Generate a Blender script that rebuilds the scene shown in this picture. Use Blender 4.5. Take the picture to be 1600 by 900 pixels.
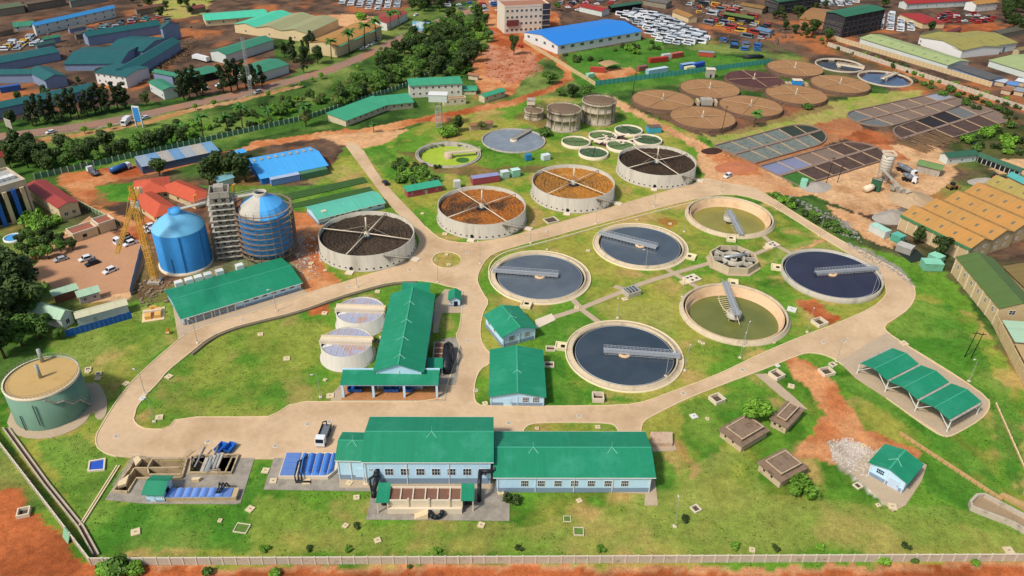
import bpy, bmesh, math, random
import numpy as np
from mathutils import Vector, Matrix
from mathutils.geometry import tessellate_polygon
for o in list(bpy.data.objects): bpy.data.objects.remove(o)
scn = bpy.context.scene
COL = scn.collection
R = math.radians

# ------------------------------------------------------------------ camera
CAMH, FPX, PITCH, ROLL = 140.0, 1221.78, 0.565946, 0.0260407
_cp, _sp, _cr, _sr = math.cos(PITCH), math.sin(PITCH), math.cos(ROLL), math.sin(ROLL)
CF = Vector((0, _cp, -_sp))
CR = Vector((_cr, _sr * _sp, _sr * _cp))
CU = Vector((-_sr, _cr * _sp, _cr * _cp))
CO = Vector((0, 0, CAMH))
cam = bpy.data.cameras.new('camera')
cam.sensor_width = 36; cam.lens = FPX / 1600 * 36
cam.clip_start = 1; cam.clip_end = 20000
camo = bpy.data.objects.new('camera', cam); COL.objects.link(camo)
camo.matrix_world = Matrix(((CR.x, CU.x, -CF.x, CO.x), (CR.y, CU.y, -CF.y, CO.y), (CR.z, CU.z, -CF.z, CO.z), (0, 0, 0, 1)))
scn.camera = camo
scn.render.resolution_x, scn.render.resolution_y = 1024, 576

# ------------------------------------------------------------------ sky, sun, exposure
SUN_EL, SUN_AZ = 50, 228          # azimuth clockwise from +Y (north) : sun stands left of and behind the camera
w = bpy.data.worlds.new('World'); scn.world = w; w.use_nodes = True
nt = w.node_tree; bg = nt.nodes['Background']
sky = nt.nodes.new('ShaderNodeTexSky'); sky.sky_type = 'NISHITA'; sky.sun_disc = False
sky.sun_elevation = R(SUN_EL); sky.sun_rotation = R(SUN_AZ); sky.air_density = 1.2; sky.dust_density = 2.5
nt.links.new(sky.outputs[0], bg.inputs[0]); bg.inputs[1].default_value = 0.115
sl = bpy.data.lights.new('sun', 'SUN'); sl.energy = 3.2; sl.angle = R(7); sl.color = (1, .955, .88)
so = bpy.data.objects.new('sun', sl); COL.objects.link(so)
_d = Vector((math.sin(R(SUN_AZ)) * math.cos(R(SUN_EL)), math.cos(R(SUN_AZ)) * math.cos(R(SUN_EL)), math.sin(R(SUN_EL))))
so.rotation_euler = _d.to_track_quat('Z', 'Y').to_euler(); so.location = _d * 300
vs = scn.view_settings; vs.view_transform = 'Standard'; vs.look = 'None'; vs.gamma = 1; vs.use_curve_mapping = False
vs.exposure = 0.06

# ------------------------------------------------------------------ placing: photo pixel (1600x900) -> point at height z
def gp(x, y, z=0.0):
    d = CF + CR * ((x - 800) / FPX) + CU * ((450 - y) / FPX)
    return CO + d * ((z - CAMH) / d.z)
def pj(P):
    d = Vector(P) - CO; z = d.dot(CF)
    return (800 + FPX * d.dot(CR) / z, 450 - FPX * d.dot(CU) / z)
def hz(x, y, ty):                      # height of a vertical that stands at pixel x,y and ends at pixel row ty
    g = gp(x, y); lo, hi = 0.0, 80.0
    for _ in range(40):
        m = (lo + hi) / 2
        if pj((g.x, g.y, m))[1] > ty: lo = m
        else: hi = m
    return lo

# ------------------------------------------------------------------ mesh builder
class MB:
    def __init__(s): s.v = []; s.f = []; s.sm = []
    def add(s, vs, fs, smooth=False):
        n = len(s.v); s.v += [tuple(v) for v in vs]
        for f in fs: s.f.append(tuple(i + n for i in f)); s.sm.append(smooth)
        return s
    def box(s, x0, x1, y0, y1, z0, z1):
        return s.add([(x0,y0,z0),(x1,y0,z0),(x1,y1,z0),(x0,y1,z0),(x0,y0,z1),(x1,y0,z1),(x1,y1,z1),(x0,y1,z1)],
            [(3,2,1,0),(4,5,6,7),(0,1,5,4),(1,2,6,5),(2,3,7,6),(3,0,4,7)])
    def obox(s, c, size, rz=0.0):      # oriented box, c = centre of base
        cx, cy, cz = c; a, b, h = size[0]/2, size[1]/2, size[2]; ca, sa = math.cos(rz), math.sin(rz)
        P = [(cx + x*ca - y*sa, cy + x*sa + y*ca) for x, y in ((-a,-b),(a,-b),(a,b),(-a,b))]
        return s.prism(P, cz, cz + h)
    def prism(s, P, z0, z1, bottom=True):
        n = len(P); area = sum(P[i][0]*P[(i+1)%n][1]-P[(i+1)%n][0]*P[i][1] for i in range(n))
        if area < 0: P = P[::-1]
        vs = [(p[0],p[1],z0) for p in P] + [(p[0],p[1],z1) for p in P]
        fs = [(i,(i+1)%n,n+(i+1)%n,n+i) for i in range(n)]
        if n <= 4: fs += [tuple(range(n, 2*n))] + ([tuple(range(n))[::-1]] if bottom else [])
        else:
            T = tessellate_polygon([[Vector((p[0],p[1],0)) for p in P]])
            for t in T:
                a, b, c = (vs[i] for i in t)
                if (b[0]-a[0])*(c[1]-a[1])-(b[1]-a[1])*(c[0]-a[0]) < 0: t = t[::-1]
                fs.append(tuple(n+i for i in t))
                if bottom: fs.append(tuple(t)[::-1])
        return s.add(vs, fs)
    def tube(s, a, b, r, n=6, r2=None, cap=True):
        a, b = Vector(a), Vector(b); d = b - a
        if d.length < 1e-6: return s
        d.normalize(); u = d.orthogonal().normalized(); w = d.cross(u); r2 = r if r2 is None else r2
        vs = []
        for p, q in ((a, r), (b, r2)):
            for i in range(n):
                t = 2*math.pi*i/n; vs.append(p + (u*math.cos(t) + w*math.sin(t))*q)
        fs = [(i,(i+1)%n,n+(i+1)%n,n+i) for i in range(n)]
        if cap: fs += [tuple(range(n))[::-1], tuple(range(n, 2*n))]
        return s.add(vs, fs, n > 6)
    def path(s, pts, r, n=6):
        for a, b in zip(pts, pts[1:]): s.tube(a, b, r, n)
        return s
    def lathe(s, prof, n=48, c=(0,0), a0=0.0, a1=2*math.pi, smooth=True):   # prof: (r,z) list, outer->; closed round
        full = abs(a1 - a0 - 2*math.pi) < 1e-6; m = n if full else n + 1
        vs = []
        for i in range(m):
            t = a0 + (a1-a0)*i/n; ca, sa = math.cos(t), math.sin(t)
            for r, z in prof: vs.append((c[0]+r*ca, c[1]+r*sa, z))
        k = len(prof); fs = []
        for i in range(n):
            j = (i+1) % m
            for q in range(k-1): fs.append((i*k+q, j*k+q, j*k+q+1, i*k+q+1))
        return s.add(vs, fs, smooth)
    def disc(s, r, z, n=48, c=(0,0)):
        return s.add([(c[0]+r*math.cos(2*math.pi*i/n), c[1]+r*math.sin(2*math.pi*i/n), z) for i in range(n)], [tuple(range(n))])
    def ribbon(s, pts, wd, z0, z1, closed=False):   # kerb / wall strip along a polyline
        P = [Vector((p[0],p[1],0)) for p in pts]; n = len(P); L = []; Rr = []
        for i in range(n):
            a = P[i-1] if (i > 0 or closed) else P[i]; b = P[(i+1) % n] if (i < n-1 or closed) else P[i]
            d = (b - a)
            if d.length < 1e-6: d = Vector((1,0,0))
            d.normalize(); nn = Vector((-d.y, d.x, 0)) * (wd/2); L.append(P[i]+nn); Rr.append(P[i]-nn)
        vs = []
        for i in range(n): vs += [(L[i].x,L[i].y,z0),(L[i].x,L[i].y,z1),(Rr[i].x,Rr[i].y,z1),(Rr[i].x,Rr[i].y,z0)]
        fs = []
        for i in range(n if closed else n-1):
            a, b = i*4, ((i+1) % n)*4
            for q in range(3): fs.append((a+q, a+q+1, b+q+1, b+q))
        if not closed: fs += [(0,3,2,1), tuple((n-1)*4+k for k in (0,1,2,3))]
        return s.add(vs, fs)
    def mesh(s, name):
        me = bpy.data.meshes.new(name); me.from_pydata(s.v, [], s.f)
        me.polygons.foreach_set('use_smooth', s.sm); me.update(); return me
    def build(s, name, mat, parent=None, loc=None, rz=None):
        o = bpy.data.objects.new(name, s.mesh(name)); COL.objects.link(o)
        if mat: o.data.materials.append(mat)
        if parent: o.parent = parent
        if loc is not None: o.location = loc
        if rz is not None: o.rotation_euler = (0, 0, rz)
        return o
def tag(o, label, cat, group=None):
    o['label'] = label; o['category'] = cat
    if group: o['group'] = group
    return o
def thing(name, label, cat, loc=(0,0,0), rz=0.0, group=None):
    o = bpy.data.objects.new(name, None); COL.objects.link(o); o.empty_display_size = .5
    o.location = loc; o.rotation_euler = (0, 0, rz); return tag(o, label, cat, group)
def copy_tree(o, parent=None):
    c = o.copy(); COL.objects.link(c); c.parent = parent
    for ch in o.children: copy_tree(ch, c)
    return c
def struct(o): o['kind'] = 'structure'; return o
def stuff(o): o['kind'] = 'stuff'; return o

# ------------------------------------------------------------------ materials
def lin(c):
    if isinstance(c, str): c = tuple(int(c[i:i+2], 16) for i in (0, 2, 4))
    return tuple(((v/255)/12.92 if v/255 <= .04045 else ((v/255+.055)/1.055)**2.4) for v in c) + (1.0,)
def base_mat(name, rough=.85):
    m = bpy.data.materials.new(name); m.use_nodes = True
    b = m.node_tree.nodes['Principled BSDF']; b.inputs['Roughness'].default_value = rough
    b.inputs['Specular IOR Level'].default_value = .25
    return m, m.node_tree, b
MATS = {}
def mat(name, c, rough=.85, var=.18, scale=.35, fine=3.0, metal=0.0, bump=0.0, stain=None, streak=False, k=1.0):
    """surface colour with two sizes of tonal wear and, if asked, stains of a second colour"""
    if name in MATS: return MATS[name]
    m, t, b = base_mat(name, rough); N, Lk = t.nodes, t.links
    tc = N.new('ShaderNodeTexCoord'); mp = N.new('ShaderNodeMapping'); Lk.new(tc.outputs['Object'], mp.inputs[0])
    oi = N.new('ShaderNodeObjectInfo')
    ad = N.new('ShaderNodeVectorMath'); ad.operation = 'ADD'; Lk.new(mp.outputs[0], ad.inputs[0])
    sc = N.new('ShaderNodeVectorMath'); sc.operation = 'SCALE'; sc.inputs[3].default_value = 37
    Lk.new(oi.outputs['Location'], sc.inputs[0]); Lk.new(sc.outputs[0], ad.inputs[1])
    if streak: mp.inputs['Scale'].default_value = (1, 1, .12)
    n1 = N.new('ShaderNodeTexNoise'); n1.inputs['Scale'].default_value = scale; n1.inputs['Detail'].default_value = 6; n1.inputs['Roughness'].default_value = .65
    n2 = N.new('ShaderNodeTexNoise'); n2.inputs['Scale'].default_value = fine; n2.inputs['Detail'].default_value = 4
    for n in (n1, n2): Lk.new(ad.outputs[0], n.inputs['Vector'])
    mx = N.new('ShaderNodeMath'); mx.operation = 'ADD'; Lk.new(n1.outputs[0], mx.inputs[0]); Lk.new(n2.outputs[0], mx.inputs[1])
    mr = N.new('ShaderNodeMapRange'); Lk.new(mx.outputs[0], mr.inputs[0])
    mr.inputs[1].default_value = .6; mr.inputs[2].default_value = 1.4; mr.inputs[3].default_value = 1-var; mr.inputs[4].default_value = 1+var
    cc = lin(c); cc = tuple(v*k for v in cc[:3]) + (1,)
    mul = N.new('ShaderNodeVectorMath'); mul.operation = 'SCALE'; mul.inputs[0].default_value = cc[:3]; Lk.new(mr.outputs[0], mul.inputs[3])
    out = mul.outputs[0]
    if stain:
        sc_, lo, hi, ssize = stain
        n3 = N.new('ShaderNodeTexNoise'); n3.inputs['Scale'].default_value = ssize; n3.inputs['Detail'].default_value = 8; n3.inputs['Roughness'].default_value = .7
        Lk.new(ad.outputs[0], n3.inputs['Vector'])
        r3 = N.new('ShaderNodeMapRange'); r3.inputs[1].default_value = lo; r3.inputs[2].default_value = hi; Lk.new(n3.outputs[0], r3.inputs[0])
        mix = N.new('ShaderNodeMix'); mix.data_type = 'RGBA'; Lk.new(r3.outputs[0], mix.inputs[0]); Lk.new(out, mix.inputs[6]); mix.inputs[7].default_value = lin(sc_)
        out = mix.outputs[2]
    Lk.new(out, b.inputs['Base Color']); b.inputs['Metallic'].default_value = metal
    if bump:
        bp = N.new('ShaderNodeBump'); bp.inputs['Strength'].default_value = bump; bp.inputs['Distance'].default_value = .1
        Lk.new(n2.outputs[0], bp.inputs['Height']); Lk.new(bp.outputs[0], b.inputs['Normal'])
    MATS[name] = m; return m
def roof_mat(name, c, axis='x', rust=None, var=.10, rough=.55, rib=.9):
    """ribbed metal sheet: ribs across `axis`, sheet to sheet tone, weathering"""
    key = name + axis
    if key in MATS: return MATS[key]
    m, t, b = base_mat(key, rough); N, Lk = t.nodes, t.links
    tc = N.new('ShaderNodeTexCoord'); sp = N.new('ShaderNodeSeparateXYZ'); Lk.new(tc.outputs['Object'], sp.inputs[0])
    ax = sp.outputs['X' if axis == 'x' else 'Y']
    def mth(op, a, bb):
        n = N.new('ShaderNodeMath'); n.operation = op
        for i, q in enumerate((a, bb)):
            if hasattr(q, 'is_linked'): Lk.new(q, n.inputs[i])
            elif q is not None: n.inputs[i].default_value = q
        return n.outputs[0]
    sheet = mth('FLOOR', mth('DIVIDE', ax, rib), None)
    wn = N.new('ShaderNodeTexWhiteNoise'); wn.noise_dimensions = '1D'; Lk.new(sheet, wn.inputs['W'])
    nz = N.new('ShaderNodeTexNoise'); nz.inputs['Scale'].default_value = .22; nz.inputs['Detail'].default_value = 7; nz.inputs['Roughness'].default_value = .7; Lk.new(tc.outputs['Object'], nz.inputs['Vector'])
    nf = N.new('ShaderNodeTexNoise'); nf.inputs['Scale'].default_value = 1.1; nf.inputs['Detail'].default_value = 6; nf.inputs['Roughness'].default_value = .8
    sv = N.new('ShaderNodeMapping'); sv.inputs['Scale'].default_value = (1.6, .12, .12) if axis == 'x' else (.12, 1.6, .12); Lk.new(tc.outputs['Object'], sv.inputs[0]); Lk.new(sv.outputs[0], nf.inputs['Vector'])
    s = mth('ADD', mth('MULTIPLY', wn.outputs[0], var*.8), mth('MULTIPLY', nz.outputs[0], var*2.6))
    s = mth('ADD', s, mth('MULTIPLY', nf.outputs[0], var*2.4))
    s = mth('ADD', s, 1 - var*3.2)
    mul = N.new('ShaderNodeVectorMath'); mul.operation = 'SCALE'; mul.inputs[0].default_value = lin(c)[:3]; Lk.new(s, mul.inputs[3]); out = mul.outputs[0]
    if rust:
        n3 = N.new('ShaderNodeTexNoise'); n3.inputs['Scale'].default_value = rust[3]; n3.inputs['Detail'].default_value = 8; n3.inputs['Roughness'].default_value = .75; Lk.new(tc.outputs['Object'], n3.inputs['Vector'])
        r3 = N.new('ShaderNodeMapRange'); r3.inputs[1].default_value = rust[1]; r3.inputs[2].default_value = rust[2]; Lk.new(n3.outputs[0], r3.inputs[0])
        mix = N.new('ShaderNodeMix'); mix.data_type = 'RGBA'; Lk.new(r3.outputs[0], mix.inputs[0]); Lk.new(out, mix.inputs[6]); mix.inputs[7].default_value = lin(rust[0]); out = mix.outputs[2]
    Lk.new(out, b.inputs['Base Color'])
    sn = mth('SINE', mth('MULTIPLY', ax, 2*math.pi/.45), None)
    bp = N.new('ShaderNodeBump'); bp.inputs['Strength'].default_value = .16; bp.inputs['Distance'].default_value = .05
    Lk.new(sn, bp.inputs['Height']); Lk.new(bp.outputs[0], b.inputs['Normal'])
    b.inputs['Specular IOR Level'].default_value = .3
    MATS[key] = m; return m
def water_mat(name, c, rough=.12, c2=None, scale=.15, wave=.02, spec=.4):
    if name in MATS: return MATS[name]
    m, t, b = base_mat(name, rough); N, Lk = t.nodes, t.links
    b.inputs['Specular IOR Level'].default_value = spec
    tc = N.new('ShaderNodeTexCoord')
    n1 = N.new('ShaderNodeTexNoise'); n1.inputs['Scale'].default_value = scale; n1.inputs['Detail'].default_value = 7; n1.inputs['Distortion'].default_value = 1.2; Lk.new(tc.outputs['Object'], n1.inputs['Vector'])
    r = N.new('ShaderNodeMapRange'); r.inputs[1].default_value = .38; r.inputs[2].default_value = .65; Lk.new(n1.outputs[0], r.inputs[0])
    mix = N.new('ShaderNodeMix'); mix.data_type = 'RGBA'; Lk.new(r.outputs[0], mix.inputs[0]); mix.inputs[6].default_value = lin(c); mix.inputs[7].default_value = lin(c2 or c)
    Lk.new(mix.outputs[2], b.inputs['Base Color'])
    n2 = N.new('ShaderNodeTexNoise'); n2.inputs['Scale'].default_value = 1.5; n2.inputs['Detail'].default_value = 3; Lk.new(tc.outputs['Object'], n2.inputs['Vector'])
    bp = N.new('ShaderNodeBump'); bp.inputs['Strength'].default_value = wave; Lk.new(n2.outputs[0], bp.inputs['Height']); Lk.new(bp.outputs[0], b.inputs['Normal'])
    MATS[name] = m; return m
def leaf_mat(name, c, var=.45):
    if name in MATS: return MATS[name]
    m, t, b = base_mat(name, .6); N, Lk = t.nodes, t.links
    oi = N.new('ShaderNodeObjectInfo'); ge = N.new('ShaderNodeNewGeometry')
    n1 = N.new('ShaderNodeTexNoise'); n1.inputs['Scale'].default_value = .9; n1.inputs['Detail'].default_value = 3; Lk.new(ge.outputs['Position'], n1.inputs['Vector'])
    ad = N.new('ShaderNodeMath'); ad.operation = 'ADD'; Lk.new(n1.outputs[0], ad.inputs[0])
    ml = N.new('ShaderNodeMath'); ml.operation = 'MULTIPLY'; ml.inputs[1].default_value = .6; Lk.new(oi.outputs['Random'], ml.inputs[0]); Lk.new(ml.outputs[0], ad.inputs[1])
    ri = N.new('ShaderNodeMath'); ri.operation = 'MULTIPLY'; ri.inputs[1].default_value = .35; Lk.new(ge.outputs['Random Per Island'], ri.inputs[0])
    a2 = N.new('ShaderNodeMath'); a2.operation = 'ADD'; Lk.new(ad.outputs[0], a2.inputs[0]); Lk.new(ri.outputs[0], a2.inputs[1])
    r = N.new('ShaderNodeMapRange'); r.inputs[1].default_value = .35; r.inputs[2].default_value = 1.35; Lk.new(a2.outputs[0], r.inputs[0])
    cc = lin(c); mix = N.new('ShaderNodeMix'); mix.data_type = 'RGBA'; Lk.new(r.outputs[0], mix.inputs[0])
    mix.inputs[6].default_value = tuple(v*(1-var) for v in cc[:3])+(1,); mix.inputs[7].default_value = (cc[0]*(1+var*1.3), cc[1]*(1+var), cc[2]*(1+var*.5), 1)
    Lk.new(mix.outputs[2], b.inputs['Base Color'])
    MATS[name] = m; return m

M_conc = mat('concrete', 'b9ab97', .9, .16, .25, 2.5, stain=('7d7264', .52, .75, .5))
M_concL = mat('concrete_light', 'd8c8ae', .9, .12, .3, 3)
M_concG = mat('concrete_grey', 'aaa294', .9, .16, .25, 2.2, stain=('6c655a', .5, .75, .6), streak=True)
M_kerb = mat('kerb_cream', 'd9c29a', .9, .15, .4, 3)
M_road = mat('road_concrete', 'ccae8a', .9, .11, .06, .7, stain=('ab8b68', .46, .74, .055), bump=.04)
M_path = mat('path_concrete', 'b5a085', .9, .14, .3, 2)
M_gravel = mat('gravel', '9c9384', .95, .25, .4, 5, bump=.3, stain=('7b7267', .45, .7, .3))
M_white = mat('white_paint', 'd9d8d2', .6, .06, .5, 3)
M_steel = mat('galvanised_steel', 'a9adad', .45, .12, .5, 4, metal=.3)
M_dark = mat('dark_opening', '1c1b1a', .9, .2, 1, 4)
M_black = mat('black_plastic', '23272b', .45, .2, .7, 3)
M_glass = mat('dark_glass', '20262b', .15, .3, .8, 3)
M_bluewall = mat('light_blue_wall', 'bcdcee', .8, .07, .3, 2.5, stain=('9dbacb', .58, .9, .4), streak=True)
M_plinth = mat('slate_plinth', '7f93a6', .85, .12, .4, 2.5)
# ------------------------------------------------------------------ ground
def vnoise(x, y, s, seed):
    x = x/s + seed*17.3; y = y/s - seed*9.1
    xi = np.floor(x).astype(np.int64); yi = np.floor(y).astype(np.int64); fx = x-xi; fy = y-yi
    fx = fx*fx*(3-2*fx); fy = fy*fy*(3-2*fy)
    def h(a, b):
        n = (a*374761393 + b*668265263 + seed*1442695) & 0xffffffff
        n = ((n ^ (n >> 13))*1274126177) & 0xffffffff
        return ((n ^ (n >> 16)) & 0xffff)/65535.0
    return (h(xi,yi)*(1-fx)+h(xi+1,yi)*fx)*(1-fy)+(h(xi,yi+1)*(1-fx)+h(xi+1,yi+1)*fx)*fy
def fbm(x, y, s, seed, o=4):
    a = 0; t = 0; k = 1.0
    for i in range(o): a = a+vnoise(x, y, s, seed+i*7)*k; t += k; k *= .55; s *= .5
    return a/t
def inpoly(px, py, P):
    c = np.zeros(px.shape, bool); n = len(P)
    for i in range(n):
        x0, y0 = P[i]; x1, y1 = P[(i+1) % n]
        if y0 == y1: continue
        c ^= ((y0 > py) != (y1 > py)) & (px < (x1-x0)*(py-y0)/(y1-y0)+x0)
    return c
def axis_steps(stops):
    r = [stops[0][0]]
    for (a, _), (b, st) in zip(stops, stops[1:]):
        n = max(1, int(round((b-a)/st))); r += [a+(b-a)*(i+1)/n for i in range(n)]
    return np.array(r)
xs = axis_steps([(-4200,0),(-1200,400),(-480,60),(-230,3),(-140,1.6),(190,1.05),(300,2),(520,3),(1300,60),(4200,400)])
ys = axis_steps([(-600,0),(60,60),(85,5),(300,1.05),(380,1.5),(740,2.6),(1400,50),(7000,500)])
GX, GY = np.meshgrid(xs, ys); gx, gy = GX.ravel(), GY.ravel(); NX, NY = len(xs), len(ys)
# pixel of each ground vertex, warped a little so that edges are ragged
wx = gx + (fbm(gx, gy, 9, 3)-.5)*5 + (fbm(gx, gy, 2.6, 5)-.5)*2.2; wy = gy + (fbm(gx, gy, 9, 11)-.5)*5 + (fbm(gx, gy, 2.6, 13)-.5)*2.2
dz = wy*_cp + CAMH*_sp
ok = dz > 5; dzz = np.where(ok, dz, 5)
PX = 800 + FPX*(wx*CR.x + wy*CR.y - CAMH*CR.z)/dzz; PY = 450 - FPX*(wx*CU.x + wy*CU.y - CAMH*CU.z)/dzz
PX[~ok] = -9e5; PY[~ok] = 9e5
def C3(h): return np.array(lin(h)[:3])
n1 = fbm(gx, gy, 26, 1); n2 = fbm(gx, gy, 8, 2); n3 = fbm(gx, gy, 60, 4)
def mixc(a, b, t): t = np.clip(t, 0, 1)[:, None]; return a*(1-t)+b*t
lush, lawn, yel, dry = C3('3a6a1c'), C3('628a2c'), C3('969440'), C3('ae9456')
grass = mixc(mixc(lawn[None], lush[None], (n2-.47)*5), yel[None], (n1*.6+n2*.4-.47)*7)
grass = mixc(grass, dry[None], (fbm(gx, gy, 11, 21)-.57)*6)
scrub = mixc(mixc(C3('4c6a2c')[None], C3('2f4a1f')[None], (n2-.4)*4), C3('7d8a45')[None], (n1-.5)*5)
soilr = mixc(C3('bd7446')[None], C3('cc9060')[None], (n2-.4)*4); soilr = mixc(soilr, C3('a2532e')[None], (n1-.52)*6)
soilp = mixc(C3('d0a072')[None], C3('bb8054')[None], (n1-.4)*4)
sandy = mixc(C3('d0a67a')[None], C3('b78a60')[None], (n2-.45)*4)
indus = mixc(C3('6f5644')[None], C3('4a3c32')[None], (n2-.4)*4); indus = mixc(indus, C3('a8683f')[None], (n1-.55)*7)
greyg = mixc(C3('a39a8c')[None], C3('7f766a')[None], (n2-.42)*5)
asph = mixc(C3('a08878')[None], C3('8a7466')[None], (n2-.42)*5)
PAINT = {'lawn': grass, 'scrub': scrub, 'red': soilr, 'pink': soilp, 'sand': sandy, 'ind': indus, 'grey': greyg, 'asph': asph,
    'lush': mixc(C3('3d7322')[None], C3('5f8c32')[None], (n2-.4)*4), 'dark': mixc(C3('33421f')[None], C3('4b5a2c')[None], (n2-.4)*4),
    'dry': mixc(C3('a89c58')[None], C3('8ea03f')[None], (n2-.45)*4), 'orange': mixc(C3('b5653a')[None], C3('95502c')[None], (n2-.45)*5),
    'olive': mixc(C3('87903f')[None], C3('9c964c')[None], (n2-.4)*4), 'pale': mixc(C3('cfc4b4')[None], C3('a99c8a')[None], (fbm(gx, gy, 3, 33)-.4)*5), 'rock': mixc(C3('c08a72')[None], C3('a05a40')[None], (fbm(gx, gy, 4, 31)-.45)*6), 'brown': mixc(C3('6b4a38')[None], C3('8a6247')[None], (n2-.4)*4)}
col = mixc(scrub, indus, (n3-.47)*7)
def paint(kind, P, a=1.0):
    X = [q[0] for q in P]; Y = [q[1] for q in P]
    m = (PX > min(X)) & (PX < max(X)) & (PY > min(Y)) & (PY < max(Y))
    ix = np.nonzero(m)[0]; ix = ix[inpoly(PX[ix], PY[ix], P)]
    col[ix] = col[ix]*(1-a)+PAINT[kind][ix]*a
def stroke(kind, pts, wd, a=1.0):           # wd in pixels at each point
    L = []; Rr = []
    for i, (x, y, *ww) in enumerate(pts):
        h = (ww[0] if ww else wd)/2; a_ = pts[max(0, i-1)]; b_ = pts[min(len(pts)-1, i+1)]
        dx, dy = b_[0]-a_[0], (b_[1]-a_[1])*1.6; l = math.hypot(dx, dy) or 1
        L.append((x-dy/l*h, y+dx/l*h/1.6)); Rr.append((x+dy/l*h, y-dx/l*h/1.6))
    paint(kind, L+Rr[::-1], a)
# --- far background bands
paint('ind', [(-300,-60),(1900,-60),(1900,160),(1700,260),(1180,60),(830,60),(700,-20),(600,40),(430,60),(420,150),(0,225),(-300,260)])
paint('scrub', [(-200,215),(420,135),(560,60),(640,10),(760,0),(800,60),(760,130),(700,190),(430,222),(200,265),(-200,300)])
paint('dry', [(240,0),(330,0),(320,22),(270,30),(235,18)])
paint('lush', [(250,190),(420,170),(520,150),(500,195),(300,235),(120,270),(60,240)], .35)
paint('lush', [(0,232),(60,225),(200,250),(180,300),(60,300),(0,290)], .25)
paint('red', [(745,0),(800,0),(870,20),(880,60),(830,110),(800,150),(745,140),(735,90),(770,60)])
paint('rock', [(760,70),(830,80),(850,110),(800,130),(760,120)], .6)
paint('pink', [(430,60),(470,25),(560,22),(600,30),(570,60),(500,62)])
# --- town road at top left
stroke('asph', [(-60,222,18),(60,208,17),(160,194,16),(260,172,15),(400,142,14),(500,115,13),(560,92,13),(620,62,12),(680,36,12),(745,14,12)], 14)
stroke('pink', [(-60,236,12),(60,220,11),(160,205,10),(260,182,9),(400,150,8),(470,135,7)], 9, .8)
# --- plant lawns
paint('lawn', [(-200,300),(60,520),(140,500),(240,460),(480,300),(545,225),(640,200),(800,160),(930,145),(1100,215),(1180,290),(1330,380),(1400,400),(1480,420),(1620,640),(1900,900),(1900,950),(-200,950)])
paint('scrub', [(-100,560),(0,500),(60,510),(80,540),(40,570),(-60,640)])
paint('lawn', [(600,215),(830,175),(960,150),(1130,260),(1060,300),(760,370),(680,360),(600,270)])
paint('lush', [(565,235),(600,228),(640,262),(700,262),(690,290),(640,300),(610,280)], .8)
paint('lush', [(205,560),(420,500),(500,470),(520,640),(430,650),(240,668)], .35)
paint('lush', [(150,700),(165,690),(200,712),(165,782),(350,790),(420,720),(410,770),(390,860),(150,862),(60,690),(120,680)], .75)
paint('lush', [(855,540),(880,560),(890,600),(940,620),(1010,625),(860,633)], .8)
paint('lush', [(840,500),(920,490),(940,505),(890,540),(850,530)], .6)
paint('lush', [(895,690),(930,690),(1030,700),(1060,760),(1030,770)], .8)
paint('lush', [(1060,630),(1150,610),(1180,640),(1110,720),(1060,690)], .7)
paint('lush', [(1380,515),(1430,470),(1480,470),(1600,650),(1600,780),(1560,700),(1545,620)], .75)
paint('lush', [(1440,700),(1560,760),(1600,800),(1600,840),(1440,760)], .7)
paint('lush', [(1340,592),(1460,676),(1500,690),(1580,760),(1500,720),(1380,640),(1290,590)], .8)
paint('dry', [(60,500),(270,470),(276,530),(200,590),(140,600),(90,570)], .35)
paint('dry', [(1160,690),(1200,760),(1180,800),(1040,790),(1080,720)], .4)
paint('dry', [(1150,430),(1230,380),(1280,370),(1340,390),(1230,400)], .5)
paint('dry', [(1000,760),(1600,800),(1600,862),(840,862)], .25)
paint('dry', [(920,480),(1060,470),(1050,520),(960,500)], .45)
paint('olive', [(395,772),(572,818),(800,818),(1010,800),(1060,720),(1200,770),(1420,800),(1600,835),(1600,866),(385,866)], .5)
paint('olive', [(900,470),(1000,455),(1060,490),(1060,560),(1000,500)], .35)
# --- bare soil
paint('orange', [(-200,760),(0,745),(60,800),(110,850),(140,880),(300,884),(900,884),(1650,878),(1900,876),(1900,1000),(-200,1000)])
paint('sand', [(240,884),(1600,880),(1700,882),(1700,890),(240,892)], .5)
paint('scrub', [(-40,700),(5,690),(40,740),(90,800),(60,800),(20,770),(-40,770)], .8)
paint('red', [(1226,556),(1258,560),(1300,590),(1330,640),(1350,670),(1440,705),(1440,725),(1340,735),(1290,720),(1230,705),(1270,680),(1290,650),(1270,610),(1240,585)])
paint('pale', [(1290,690),(1330,685),(1370,705),(1395,740),(1400,790),(1385,790),(1330,745),(1300,720)], .9)
paint('red', [(1243,468),(1270,462),(1312,497),(1305,508),(1285,505)])
paint('pink', [(1230,390),(1285,370),(1290,374),(1235,392)])
paint('red', [(1060,345),(1040,340),(1020,345),(1045,358)], .6)
paint('red', [(455,330),(500,325),(510,350),(500,380),(505,410),(540,440),(480,465),(470,430),(450,400),(450,360)])
paint('orange', [(477,478),(512,472),(516,488),(485,494)])
paint('pink', [(1050,690),(1070,700),(1095,740),(1075,745)], .5)
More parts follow.
